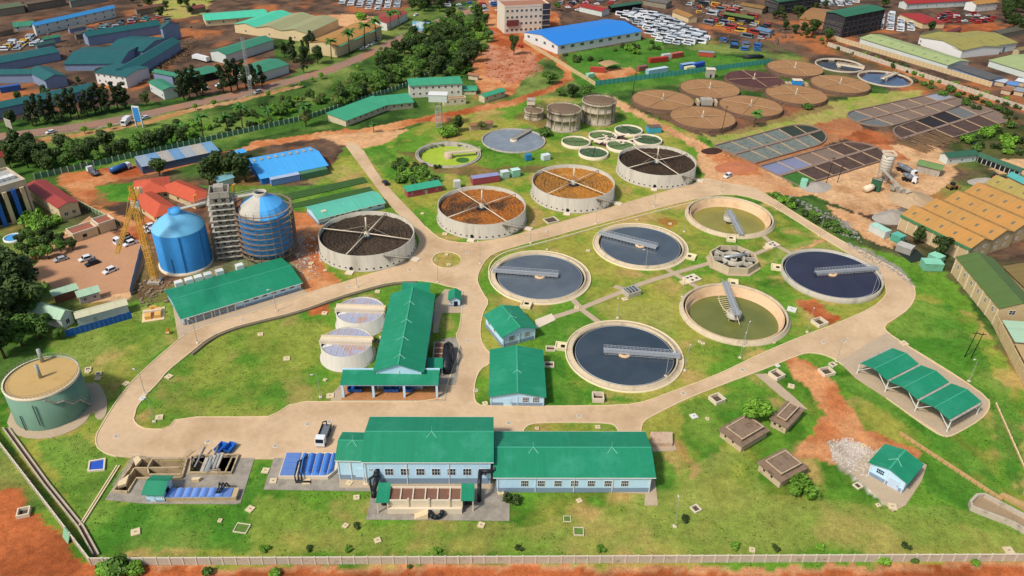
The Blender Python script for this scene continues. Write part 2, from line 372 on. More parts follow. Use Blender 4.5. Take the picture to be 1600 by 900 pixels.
# --- dirt roads and yards
stroke('pink', [(1090,290,20),(1150,285,34),(1200,300,18)], 20)
paint('pink', [(1080,215),(1120,235),(1180,262),(1260,280),(1330,310),(1180,300),(1130,300),(1095,270),(1090,240)])
stroke('pink', [(940,148,14),(985,172,14),(1040,200,14),(1080,222,15),(1120,252,18),(1145,285,22)], 14)
paint('red', [(1095,228),(1180,260),(1195,275),(1140,272),(1105,245)])
stroke('red', [(390,226,16),(470,216,16),(560,206,18),(640,192,14),(720,176,14),(800,160,14),(850,143,14),(890,122,14),(885,105,14),(862,87,14),(830,66,16),(808,40,18),(800,0,20)], 14)
paint('pink', [(500,212),(640,200),(600,225),(560,232),(530,226)])
stroke('red', [(220,272,9),(300,255,10),(400,228,12)], 10)
paint('red', [(95,270),(215,258),(225,275),(150,290),(140,320),(215,345),(240,330),(245,350),(220,380),(150,330),(90,290)])
paint('lush', [(145,292),(205,285),(235,290),(210,315),(170,312)])
paint('sand', [(100,360),(140,340),(185,370),(240,385),(225,420),(205,470),(130,470),(60,445),(50,420)])
paint('sand', [(1180,262),(1215,265),(1320,240),(1330,225),(1460,225),(1500,250),(1480,290),(1400,330),(1400,350),(1380,340),(1330,330),(1260,300)])
paint('sand', [(1330,330),(1360,345),(1420,390),(1380,380),(1330,345)])
paint('pink', [(1290,318),(1330,335),(1400,390),(1370,380),(1320,350)])
paint('orange', [(1290,205),(1360,200),(1420,250),(1330,250),(1340,225)], .8)
paint('red', [(1115,232),(1330,180),(1350,200),(1320,215),(1200,270),(1180,262)], .6)
paint('sand', [(1500,225),(1600,215),(1700,240),(1700,290),(1560,270)])
paint('grey', [(1380,330),(1420,325),(1400,350),(1360,350)], .8)
paint('lush', [(1220,275),(1250,268),(1270,290),(1240,292)])
paint('dark', [(1480,230),(1560,200),(1600,195),(1700,200),(1700,240),(1540,250)], .9)
paint('scrub', [(1200,300),(1240,315),(1330,370),(1350,395),(1320,385),(1240,340),(1200,318)])
paint('lush', [(880,85),(1030,60),(1040,75),(1200,95),(1180,110),(930,150),(900,130)], .75)
paint('red', [(925,112),(985,105),(1000,115),(940,130)])
paint('lush', [(310,290),(545,290),(560,310),(470,335),(440,330)], .8)
paint('dry', [(470,285),(510,262),(550,250),(560,270),(500,290)], .5)
paint('brown', [(840,160),(930,170),(860,205),(800,185)], .6)
paint('brown', [(620,235),(770,262),(850,258),(850,268),(740,275),(680,270)], .7)
paint('dry', [(1085,200),(1110,215),(1330,150),(1440,140),(1440,155),(1310,185),(1120,232)], .9)
paint('brown', [(980,170),(1000,165),(1060,200),(1150,210),(1300,170),(1290,150)], .6)
paint('dark', [(1280,70),(1440,140),(1600,200),(1600,150),(1400,70)], .4)
paint('ind', [(1270,60),(1400,100),(1540,160),(1600,180),(1700,200),(1700,60),(1300,20)])
paint('red', [(1330,85),(1420,105),(1560,160),(1540,165),(1400,110)], .8)
paint('orange', [(1460,40),(1560,35),(1560,60),(1480,62)], .8)
paint('grey', [(1320,378),(1360,392),(1410,420),(1430,450),(1405,428),(1350,402)], .8)
paint('grey', [(1240,320),(1330,350),(1330,362),(1290,352)], .6)
paint('brown', [(225,370),(300,430),(290,470),(220,470),(205,430)], .6)
paint('grey', [(290,390),(470,360),(480,420),(300,440)], .5)
# fine mottling so that neighbouring vertices differ
col *= (0.78+.44*fbm(gx, gy, 3.2, 41, 3))[:, None]
# openings for the sunk basins
R_C = 17.47
CL = {'C1': (33.7,185.18), 'C2': (110.5,232.83), 'C3': (9.47,228.07), 'C4': (46.73,251.41), 'C5': (71.47,208.35), 'C6': (85.06,276.25)}
fi = (np.arange(NY-1)[:, None]*NX + np.arange(NX-1)[None]).ravel()
fcx = (gx[fi]+gx[fi+1])/2; fcy = (gy[fi]+gy[fi+NX])/2
keep = np.ones(len(fi), bool)
HOLES = [(c[0], c[1], R_C-1.25) for c in CL.values()] + [(-30.43,331.73,13.2), (-.99,350.6,13.4), (218.9,463.2,13.6), (200.5,488.7,12.8)]
for x, y, r in HOLES: keep &= (fcx-x)**2+(fcy-y)**2 > r*r
CUTS = [[(212,719),(291,719),(286,745),(278,748),(209,748),(199,769),(180,768)], [(299,716),(371,714),(361,740),(298,739)]]
u0 = fcy*_cp+CAMH*_sp; cpx = 800+FPX*(fcx*CR.x+fcy*CR.y-CAMH*CR.z)/np.maximum(u0,5); cpy = 450-FPX*(fcx*CU.x+fcy*CU.y-CAMH*CU.z)/np.maximum(u0,5)
for P in CUTS: keep &= ~inpoly(cpx, cpy, P)
fi = fi[keep]
faces = np.stack([fi, fi+1, fi+1+NX, fi+NX], 1)
gz = (fbm(gx, gy, 5, 51)-.5)*.07 - .04
gme = bpy.data.meshes.new('ground')
gme.vertices.add(len(gx)); gme.vertices.foreach_set('co', np.stack([gx, gy, gz], 1).astype(np.float32).ravel())
gme.loops.add(len(faces)*4); gme.loops.foreach_set('vertex_index', faces.astype(np.int32).ravel())
gme.polygons.add(len(faces)); gme.polygons.foreach_set('loop_start', np.arange(0, len(faces)*4, 4, dtype=np.int32)); gme.polygons.foreach_set('loop_total', np.full(len(faces), 4, np.int32))
gme.polygons.foreach_set('use_smooth', np.ones(len(faces), bool))
at = gme.attributes.new('soil', 'FLOAT_COLOR', 'POINT'); at.data.foreach_set('color', np.concatenate([np.clip(col, 0, 1), np.ones((len(col), 1))], 1).astype(np.float32).ravel())
gme.update(); gme.validate()
gm, t, b = base_mat('ground_soil_and_grass', .95); N, Lk = t.nodes, t.links
b.inputs['Specular IOR Level'].default_value = .08
va = N.new('ShaderNodeAttribute'); va.attribute_name = 'soil'
tc = N.new('ShaderNodeTexCoord')
def gnoise(s, d, r=.6):
    n = N.new('ShaderNodeTexNoise'); n.inputs['Scale'].default_value = s; n.inputs['Detail'].default_value = d; n.inputs['Roughness'].default_value = r; Lk.new(tc.outputs['Object'], n.inputs['Vector']); return n
na, nb = gnoise(.55, 8, .7), gnoise(2.6, 5, .7)
ad = N.new('ShaderNodeMath'); ad.operation = 'ADD'; Lk.new(na.outputs[0], ad.inputs[0]); Lk.new(nb.outputs[0], ad.inputs[1])
mr = N.new('ShaderNodeMapRange'); mr.inputs[1].default_value = .72; mr.inputs[2].default_value = 1.28; mr.inputs[3].default_value = .58; mr.inputs[4].default_value = 1.36; Lk.new(ad.outputs[0], mr.inputs[0])
ml = N.new('ShaderNodeVectorMath'); ml.operation = 'SCALE'; Lk.new(va.outputs['Color'], ml.inputs[0]); Lk.new(mr.outputs[0], ml.inputs[3])
Lk.new(ml.outputs[0], b.inputs['Base Color'])
bp = N.new('ShaderNodeBump'); bp.inputs['Strength'].default_value = .5; bp.inputs['Distance'].default_value = .25; Lk.new(ad.outputs[0], bp.inputs['Height']); Lk.new(bp.outputs[0], b.inputs['Normal'])
gme.materials.append(gm)
ground = struct(bpy.data.objects.new('ground', gme)); COL.objects.link(ground)

# ------------------------------------------------------------------ roads and kerbs
def smooth(P, closed=True, it=2):
    for _ in range(it):
        Q = []; n = len(P)
        for i in range(n if closed else n-1):
            a, c = P[i], P[(i+1) % n]
            Q += [(a[0]*.75+c[0]*.25, a[1]*.75+c[1]*.25), (a[0]*.25+c[0]*.75, a[1]*.25+c[1]*.75)]
        if not closed: Q = [P[0]]+Q+[P[-1]]
        P = Q
    return P
def W(P, z=0): return [tuple(gp(x, y, z)) for x, y in P]
def sheet(name, rings, z, m, thick=0.0, parent=None):
    rings = [W(r) for r in rings]; V = [v for r in rings for v in r]
    T = tessellate_polygon([[Vector((x, y, 0)) for x, y, _ in r] for r in rings])
    mb = MB(); fs = []
    for t in T:
        a, bb, c = (V[i] for i in t)
        if (bb[0]-a[0])*(c[1]-a[1])-(bb[1]-a[1])*(c[0]-a[0]) < 0: t = t[::-1]
        fs.append(tuple(t))
    mb.add([(x, y, z) for x, y, _ in V], fs)
    if thick:
        for r in rings:
            n = len(r); mb.add([(x, y, z) for x, y, _ in r]+[(x, y, z-thick) for x, y, _ in r], [(i, (i+1) % n, n+(i+1) % n, n+i) for i in range(n)])
    return mb.build(name, m, parent)
road_out = [(535,222),(560,255),(586,290),(612,325),(638,350),(652,366),(656,382),(640,404),(606,420),(575,428),(535,441),(500,452),(470,462),(395,489),(330,507),(290,522),(262,545),(215,587),(190,616),(172,642),(156,670),(150,680),(150,697),(160,706),(176,713),(202,716),(300,718),(400,718),(430,718),(530,722),(620,724),(1004,724),(1001,690),(1001,672),(1005,658),(1025,647),(1075,622),(1140,597),(1200,575),(1242,557),(1262,551),(1280,553),(1295,557),(1310,565),(1340,590),(1400,633),(1460,676),(1480,684),(1500,675),(1532,656),(1546,640),(1545,623),(1500,591),(1450,560),(1412,537),(1385,519),(1381,509),(1400,497),(1420,483),(1430,465),(1429,450),(1424,442),(1405,424),(1360,399),(1320,380),(1242,333),(1200,305),(1180,292),(1150,288),(1120,282),(1100,276),(1090,286),(1050,296),(925,333),(800,370),(760,377),(725,381),(690,375),(670,360),(650,337),(620,307),(592,275),(562,224)]
L1 = [(211,647),(208,657),(218,667),(230,671),(262,671),(277,652),(400,652),(426,651),(459,628),(530,628),(694,628),(697,604),(720,545),(712,524),(718,514),(721,490),(722,470),(722,452),(697,447),(682,442),(650,438),(610,441),(575,450),(530,463),(467,486),(400,502),(362,512),(325,528),(295,553),(260,581),(250,595),(225,621),(213,637)]
L3 = [(800,387),(932,351),(1025,326),(1087,311),(1125,304),(1160,305),(1200,318),(1230,336),(1280,368),(1325,396),(1360,417),(1376,428),(1385,450),(1384,464),(1362,482),(1312,504),(1250,527),(1200,548),(1112,590),(1037,617),(1012,627),(975,634),(854,635),(765,635),(746,633),(740,620),(742,595),(750,577),(766,568),(771,557),(760,547),(751,532),(750,512),(754,490),(764,472),(756,461),(749,448),(745,437),(750,420),(762,402),(780,393)]
L4 = [(814,690),(817,672),(826,664),(840,661),(885,660),(950,661),(964,666),(970,690)]
RA = [(698+23*math.cos(a*math.pi/16), 406.5+12.6*math.sin(a*math.pi/16)) for a in range(32)]
def sm(P): return smooth(P, True, 1)
rings = [sm(road_out), sm(L1), sm(L3), sm(L4), RA]
struct(sheet('road', rings, .05, M_road))
kb = MB()
for r in rings[1:]: kb.ribbon(W(r), .28, -.1, .19, True)
ko = sm(road_out)
def near(p, q): return math.hypot(p[0]-q[0], p[1]-q[1])
for seg in ([p for p in ko if p[0] < 540 and p[1] > 438 and p[1] < 714], [p for p in ko if p[0] > 1000 and p[1] > 545 and p[0] < 1330 and p[1] < 680],
            [p for p in ko if p[0] > 1380 and p[1] > 440], [p for p in ko if 660 < p[0] < 1101 and p[1] < 382 and p[1] > 270], [p for p in ko if 1205 < p[0] < 1425 and 300 < p[1] < 443]):
    for i in range(len(seg)-1):
        if near(seg[i], seg[i+1]) < 90: kb.ribbon(W(seg[i:i+2]), .28, -.1, .19)
struct(kb.build('kerb', M_kerb))
# joints between the cast slabs of the roadway
# ------------------------------------------------------------------ paths and pads
def path(label_name, P, wd, z=.06, m=None):
    mb = MB().ribbon(W(P), wd, -.05, z); return struct(mb.build('path', m or M_path))
path('p', [(846,502),(905,483),(1003,443),(1060,425),(1120,408)], 2.0)
path('p', [(893,466),(912,486),(935,503)], 2.0, .065)
path('p', [(1035,416),(1060,431),(1090,449)], 1.9, .065)
path('p', [(1170,401),(1206,386),(1212,384)], 1.8)
path('p', [(1192,368),(1206,380),(1246,401)], 1.8, .065)
path('p', [(960,447),(985,456)], 2.0, .07)
pads = [('pavement', [(412,765),(417,748),(428,716),(527,716),(530,757),(581,757),(582,768)], M_gravel),
    ('pavement', [(572,812),(577,790),(582,757),(770,757),(797,757),(796,814)], M_gravel),
    ('pavement', [(773,757),(1008,772),(1007,790),(1028,790),(1024,752),(1016,740),(773,740)], M_path),
    ('pavement', [(530,716),(770,716),(772,764),(530,762)], M_path),
    ('pavement', [(516,628),(520,614),(535,598),(700,598),(697,627)], M_path),
    ('pavement', [(678,600),(690,530),(712,527),(722,545),(712,602)], M_gravel),
    ('pavement', [(680,470),(695,452),(725,455),(722,478),(720,489),(690,489),(684,520),(676,520)], M_path),
    ('pavement', [(836,500),(862,490),(868,500),(838,514)], M_concL),
    ('pavement', [(1338,592),(1310,565),(1385,520),(1412,538),(1546,625),(1532,656),(1480,684)], M_path),
    ('pavement', [(268,467),(283,465),(296,505),(470,448),(480,458),(395,489),(330,507),(290,522),(279,532)], M_path),
    ('pavement', [(1015,677),(1050,677),(1057,704),(1020,706)], M_path),
    ('pavement', [(1180,585),(1198,584),(1240,620),(1262,640),(1240,636)], M_path),
    ('pavement', [(1332,738),(1350,712),(1385,695),(1448,727),(1440,752),(1415,790),(1395,800)], M_path),
    ('pavement', [(50,420),(110,360),(140,338),(185,372),(235,385),(222,420),(206,455),(130,468),(85,460)], mat('brown_paving', 'b98a66', .9, .14, .1, 1.2))]
for i, (nm, P, m) in enumerate(pads): struct(sheet(nm, [P], .075+.004*i, m, .15))
struct(sheet('pavement', [sm([(8,655),(20,678),(50,687),(90,683),(130,665),(146,640),(150,656),(162,655),(168,640),(166,618),(152,596),(140,600),(110,600),(40,620)])], .07, M_path, .12))
struct(sheet('pavement', [[(164,781),(208,714),(398,716),(376,786),(367,788),(226,787)], [(199,769),(213,749),(215,748),(286,747),(291,719),(212,719),(206,733),(178,768)], [(299,716),(371,714),(361,740),(298,739)]], .08, M_gravel, .2))
# tarred and murram roads beyond the plant
def rd(name, P, m, z): return struct(MB().ribbon(W(smooth([(p[0], p[1]) for p in P], False)), 1, 0, 1).build(name, m))
def taper(name, pts, z, m):
    P = [Vector(gp(x, y)) for x, y, _ in pts]; L = []; Rr = []
    for i, p in enumerate(P):
        d = P[min(i+1, len(P)-1)]-P[max(i-1, 0)]; d.z = 0; d.normalize(); n = Vector((-d.y, d.x, 0))*pts[i][2]/2
        L.append(p+n); Rr.append(p-n)
    mb = MB(); n = len(P)
    mb.add([(p.x, p.y, z) for p in L+Rr], [(n+i, n+i+1, i+1, i) for i in range(n-1)])
    return struct(mb.build(name, m))
M_tar = mat('tar_road', '927463', .9, .16, .06, .9, stain=('a87656', .46, .66, .05))
def sp(P):
    Q = smooth([(a, b) for a, b, _ in P], False, 2); n = len(Q); return [(x, y, P[min(len(P)-1, int(i*len(P)/n))][2]) for i, (x, y) in enumerate(Q)]
taper('road', sp([(-80,222,8.5),(60,206,8.5),(160,192,8.5),(260,171,8.5),(400,141,8.5),(500,114,8.5),(560,92,8.5),(620,63,8.5),(690,32,8.5),(760,8,8.5),(850,-20,8.5)]), .03, M_tar)
# ------------------------------------------------------------------ generic builders
def yaw(a, b): return math.atan2(b.y-a.y, b.x-a.x)
_wc = {}
def window_meshes(w, h, nx, ny, fm, gm):
    k = (round(w,2), round(h,2), nx, ny, fm.name, gm.name)
    if k not in _wc:
        f = MB(); t = .09
        for x0, x1, z0, z1 in ((-w/2,w/2,0,t),(-w/2,w/2,h-t,h),(-w/2,-w/2+t,t,h-t),(w/2-t,w/2,t,h-t)): f.box(x0,x1,-.07,.0,z0,z1)
        for i in range(1, nx): x = -w/2+w*i/nx; f.box(x-.04,x+.04,-.05,0,t,h-t)
        for i in range(1, ny): z = h*i/ny; f.box(-w/2+t,w/2-t,-.045,0,z-.04,z+.04)
        fme = f.mesh('window'); fme.materials.append(fm)
        p = MB().add([(-w/2+.02,-.015,.02),(w/2-.02,-.015,.02),(w/2-.02,-.015,h-.02),(-w/2+.02,-.015,h-.02)], [(0,1,2,3)]).mesh('pane'); p.materials.append(gm)
        _wc[k] = (fme, p)
    return _wc[k]
class Bld: pass
M_gr = roof_mat('green_roof', '1f8560', 'x', rust=('3d9678', .5, .8, .13)); M_grY = roof_mat('green_roof', '1f8560', 'y', rust=('3d9678', .5, .8, .13))
M_capg = mat('green_ridge_cap', '3f9d7b', .5, .06)
def extrude(mb, prof, u0, u1, axis='x'):   # profile of (v,z)
    n = len(prof)
    vs = [((u0, v, z) if axis == 'x' else (v, u0, z)) for v, z in prof]+[((u1, v, z) if axis == 'x' else (v, u1, z)) for v, z in prof]
    fs = [(i, (i+1) % n, n+(i+1) % n, n+i) for i in range(n)]
    return mb.add(vs, fs)
def building(name, label, a, b, c, eave=None, h=None, roof='x', rise=2.0, ov=.6, og=.5, wall=None, rm=None, plinth=None, ph=1.1, cat='building', cap=None, group=None, depth=None, ridge=.5, parapet=.5, skylights=0, at_eave=False, dk=1.0):
    """a,b: pixels of the front wall's foot; eave: pixel row of the eave above a (or h); c: pixel of the back right eave corner"""
    B = Bld()
    if h is None: h = hz(a[0], a[1], eave)
    A, Bp = (gp(*a), gp(*b)) if not at_eave else (gp(a[0],a[1],h), gp(b[0],b[1],h)); A.z = Bp.z = 0; B.L = L = (Bp-A).length; B.h = h; B.rz = yaw(A, Bp)
    yd = Vector((-math.sin(B.rz), math.cos(B.rz), 0))
    if depth is None: depth = (gp(c[0], c[1], h)-Bp).dot(yd)
    B.D = D = max(2.0, depth*dk)
    T = B.o = thing(name, label, cat, A, B.rz, group)
    wall = wall or M_bluewall; wmb = MB()
    rx = roof in ('x', 'hip'); yr = D*ridge
    zp = ph if plinth else 0
    if roof == 'x':
        wmb.box(0, L, 0, D, zp, h); wmb.add([(0,0,h),(0,D,h),(0,yr,h+rise)], [(0,2,1)]); wmb.add([(L,0,h),(L,D,h),(L,yr,h+rise)], [(0,1,2)])
    elif roof == 'y':
        xr = L*ridge
        wmb.box(0, L, 0, D, zp, h); wmb.add([(0,0,h),(L,0,h),(xr,0,h+rise)], [(0,1,2)]); wmb.add([(0,D,h),(L,D,h),(xr,D,h+rise)], [(0,2,1)])
    elif roof == 'mono':
        wmb.add([(0,0,zp),(L,0,zp),(L,D,zp),(0,D,zp),(0,0,h),(L,0,h),(L,D,h+rise),(0,D,h+rise)], [(3,2,1,0),(0,1,5,4),(1,2,6,5),(2,3,7,6),(3,0,4,7),(4,5,6,7)])
    else: wmb.box(0, L, 0, D, zp, h)
    wmb.build('wall', wall, T)
    if plinth and roof in ('x', 'y') and L > 6:
        for i in range(max(2, int(L/9))+1):
            u = min(max(.25, L*i/max(2, int(L/9))), L-.25); MB().box(u-.09, u+.09, -.17, -.02, .1, h-.15).build('downpipe', M_white, T)
        if roof == 'x':
            for y in (-ov-.02, D+ov+.02): MB().box(-og, L+og, y-.13, y+.13, h-ov*rise/max(D/2,.1)-.06, h-ov*rise/max(D/2,.1)+.06).build('gutter', M_white, T)
    if plinth: MB().box(-.06, L+.06, -.06, D+.06, 0, zp).build('plinth', plinth, T)
    t = .14; rb = MB()
    rm = rm or (M_gr if roof in ('x', 'hip', 'mono') else M_grY)
    if roof == 'x':
        s1, s2 = rise/max(yr,.1), rise/max(D-yr,.1)
        prof = [(-ov, h-ov*s1), (yr, h+rise), (D+ov, h-ov*s2), (D+ov, h-ov*s2+t), (yr, h+rise+t), (-ov, h-ov*s1+t)]
        extrude(rb, prof, -og, L+og, 'x')
        for x in (-og, L+og): rb.add([(x, v, z) for v, z in prof], [(0,1,4,5),(1,2,3,4)])
    elif roof == 'y':
        xr = L*ridge; s1, s2 = rise/xr, rise/(L-xr)
        prof = [(-ov, h-ov*s1), (xr, h+rise), (L+ov, h-ov*s2), (L+ov, h-ov*s2+t), (xr, h+rise+t), (-ov, h-ov*s1+t)]
        extrude(rb, prof, -og, D+og, 'y')
        for y in (-og, D+og): rb.add([(v, y, z) for v, z in prof], [(5,4,1,0),(4,3,2,1)])
    elif roof == 'mono':
        s = rise/D; rb.add([(-og,-ov,h-ov*s+.02),(L+og,-ov,h-ov*s+.02),(L+og,D+ov,h+rise+ov*s+.02),(-og,D+ov,h+rise+ov*s+.02),(-og,-ov,h-ov*s+t),(L+og,-ov,h-ov*s+t),(L+og,D+ov,h+rise+ov*s+t),(-og,D+ov,h+rise+ov*s+t)],
            [(3,2,1,0),(4,5,6,7),(0,1,5,4),(1,2,6,5),(2,3,7,6),(3,0,4,7)])
    elif roof == 'hip':
        e = min(L, D)*.5; z0 = h-.05
        if L >= D: r1, r2 = (e*.95, D/2), (L-e*.95, D/2)
        else: r1, r2 = (L/2, e*.95), (L/2, D-e*.95)
        V = [(-ov,-ov,z0),(L+ov,-ov,z0),(L+ov,D+ov,z0),(-ov,D+ov,z0),(-ov,-ov,z0+t),(L+ov,-ov,z0+t),(L+ov,D+ov,z0+t),(-ov,D+ov,z0+t),(r1[0],r1[1],h+rise),(r2[0],r2[1],h+rise)]
        F = [(3,2,1,0),(0,1,5,4),(1,2,6,5),(2,3,7,6),(3,0,4,7)]
        F += [(4,5,9,8),(5,6,9),(6,7,8,9),(7,4,8)] if L >= D else [(4,5,8),(5,6,9,8),(6,7,9),(7,4,8,9)]
        rb.add(V, F)
    elif roof == 'flat':
        rb.box(.25, L-.25, .25, D-.25, h, h+.1)
        pp = MB(); 
        for q in ((-.1,L+.1,-.1,.25),(-.1,L+.1,D-.25,D+.1),(-.1,.25,.25,D-.25),(L-.25,L+.1,.25,D-.25)): pp.box(*q, h+.002, h+parapet)
        pp.build('parapet', wall, T)
    B.roof = rb.build('roof', rm, T)
    if cap:
        cb = MB()
        if roof == 'x': cb.box(-og, L+og, yr-.22, yr+.22, h+rise+t-.04, h+rise+t+.07)
        elif roof == 'y': cb.box(L*ridge-.22, L*ridge+.22, -og, D+og, h+rise+t-.04, h+rise+t+.07)
        if cb.v: cb.build('ridge_cap', cap, B.roof)
    if skylights:
        for q, (yy0, yy1) in enumerate(((0, yr), (D, yr))):
            for i in range(skylights):
                sb = MB(); u = (i+.5)/skylights*L
                v0 = yy0+(yy1-yy0)*.35; v1 = yy0+(yy1-yy0)*.6; f = lambda v: h+t+.03+rise*(abs(v-yy0)/abs(yy1-yy0))
                sb.add([(u-.45,v0,f(v0)),(u+.45,v0,f(v0)),(u+.45,v1,f(v1)),(u-.45,v1,f(v1))], [(0,1,2,3) if q == 0 else (3,2,1,0)])
                sb.build('skylight', M_sky, B.roof)
    return B
M_sky = mat('skylight_sheet', '6f6a58', .5, .2, .8, 3)
def side_place(B, side, u):
    if side == 'f': return (u, 0, 0)
    if side == 'r': return (B.L, u, math.pi/2)
    if side == 'b': return (B.L-u, B.D, math.pi)
    return (0, B.D-u, -math.pi/2)
def win(B, side, us, z, w=1.6, h=1.5, nx=3, ny=2, fm=None, gm=None):
    fme, pme = window_meshes(w, h, nx, ny, fm or M_white, gm or M_glass)
    for u in us:
        x, y, rz = side_place(B, side, u)
        o = bpy.data.objects.new('window', fme); COL.objects.link(o); o.parent = B.o; o.location = (x, y, z); o.rotation_euler = (0, 0, rz)
        p = bpy.data.objects.new('pane', pme); COL.objects.link(p); p.parent = o
def door(B, side, u, w=1.1, h=2.1, m=None, z=0):
    x, y, rz = side_place(B, side, u)
    d = MB().box(-w/2, w/2, -.08, .02, z, z+h).build('door', m or M_steel, B.o, (x, y, 0), rz)
    MB().box(w*.32, w*.42, -.14, -.08, z+h*.45, z+h*.5).build('handle', M_dark, d)
def even(L, n, m0=1.5, m1=None):
    m1 = m0 if m1 is None else m1
    return [m0+(L-m0-m1)*(i/(n-1) if n > 1 else .5) for i in range(n)]
def lightning(B, us, yfrac=.5, along='x'):      # thin rods and droppers on the ridge
    for u in us:
        mb = MB(); z = B.h+B.rise+.15
        if along == 'x': y = B.D*yfrac; P = [(u-1.2, y-1.6, z-.45), (u, y, z+.15), (u+1.2, y-1.6, z-.45)]
        else: x = B.L*yfrac; P = [(x-1.6, u-1.2, z-.45), (x, u, z+.15), (x+1.6, u-1.2, z-.45)]
        mb.path(P, .06, 5); mb.tube(P[1], (P[1][0], P[1][1], P[1][2]+1.6), .04, 5); mb.build('lightning_rod', M_capL, B.o)
M_capL = mat('pale_green_metal', '8fd0b5', .5, .06)
def bld(*a, **k):
    B = building(*a, **k); B.rise = k.get('rise', 2.0); return B
def pquad(pts, z=0): return [gp(x, y, z) for x, y in pts]
def slab(name, label, cat, pts, h, m, z0=0, group=None, bevel=True):
    P = pquad(pts); c = sum(P, Vector())/len(P); c.z = 0
    o = MB().prism([(p.x-c.x, p.y-c.y) for p in P], 0, h).build(name, m, None, (c.x, c.y, z0)); return tag(o, label, cat, group)

# ------------------------------------------------------------------ clarifiers
M_tankc = mat('tank_concrete', 'c4b294', .9, .14, .2, 2.0, stain=('8f8068', .52, .78, .35), streak=True)
M_tankg = mat('tank_concrete_grey', 'b5ad9c', .9, .13, .2, 2.0, stain=('857b6b', .52, .8, .3), streak=True)
M_lip = mat('cream_lip', 'e0cfa6', .9, .1, .4, 3)
M_sand = mat('basin_render', 'd5b48e', .9, .12, .12, 1.2, stain=('b08a60', .5, .75, .12))
M_alu = mat('bridge_aluminium', 'b3b6b8', .4, .1, .5, 3, metal=.35)
W_C = {'C1': water_mat('water_slate', '35404a', .10, '424c54', .06), 'C2': water_mat('water_indigo', '2c2c3d', .10, '363645', .05),
    'C3': water_mat('water_grey_blue', '545c63', .14, '646c72', .07), 'C4': water_mat('water_steel', '4a535b', .13, '586067', .06),
    'C5': water_mat('water_olive', '636a32', .25, '74763a', .05), 'C6': water_mat('water_yellow_green', '827a34', .25, '928a40', .05)}
def bridge(T, ang, r_in, r_out, z, wd, mt, scr=True, zw=0.2):
    root = MB(); root.box(r_in, r_out, -wd/2, wd/2, z, z+.14)
    br = root.build('bridge', mt, T, (0,0,0), ang)
    for s in (-1, 1):
        g = MB(); y = s*wd/2; g.box(r_in, r_out, y-.05, y+.05, z-.55, z+.0)
        n = int((r_out-r_in)/1.1)
        for i in range(n+1):
            x = r_in+(r_out-r_in)*i/n; g.box(x-.035, x+.035, y-.035, y+.035, z+.14, z+1.15)
            if i < n: xn = r_in+(r_out-r_in)*(i+1)/n; g.tube((x, y, z+.14), (xn, y, z+1.1), .03, 4, cap=False)
        g.box(r_in, r_out, y-.05, y+.05, z+1.1, z+1.2); g.box(r_in, r_out, y-.03, y+.03, z+.6, z+.66); g.build('railing', mt, br)
    if scr:
        q = MB(); n = int((r_out-r_in)/1.3)
        for i in range(n): 
            x = r_in+.6+i*1.3
            if x < r_out-1.5: q.box(x-.05, x+.05, -wd/2-.1, -wd/2+.02, zw, z-.1); q.box(x-.05, x+.05, wd/2-.02, wd/2+.1, zw, z-.1)
        q.box(r_in+.4, r_out-2, -wd/2-.1, -wd/2, zw+.15, zw+.3); stuff(q.build('scraper_frame', mt, br))
    return br
def outlet_box(T, ang, r, wd=3.4, dp=3.2, h=1.0):
    mb = MB(); 
    mb.box(r-.3, r+dp, -wd/2, -wd/2+.3, 0, h); mb.box(r-.3, r+dp, wd/2-.3, wd/2, 0, h); mb.box(r+dp-.3, r+dp, -wd/2+.3, wd/2-.3, 0, h); mb.box(r-.3, r+dp-.3, -wd/2+.3, wd/2-.3, 0, h*.6)
    b = mb.build('outlet_box', M_lip, T, (0,0,0), ang); MB().box(r+.3, r+1.5, -.7, .7, h*.6, h*.6+.05).build('grate', M_dark, b)
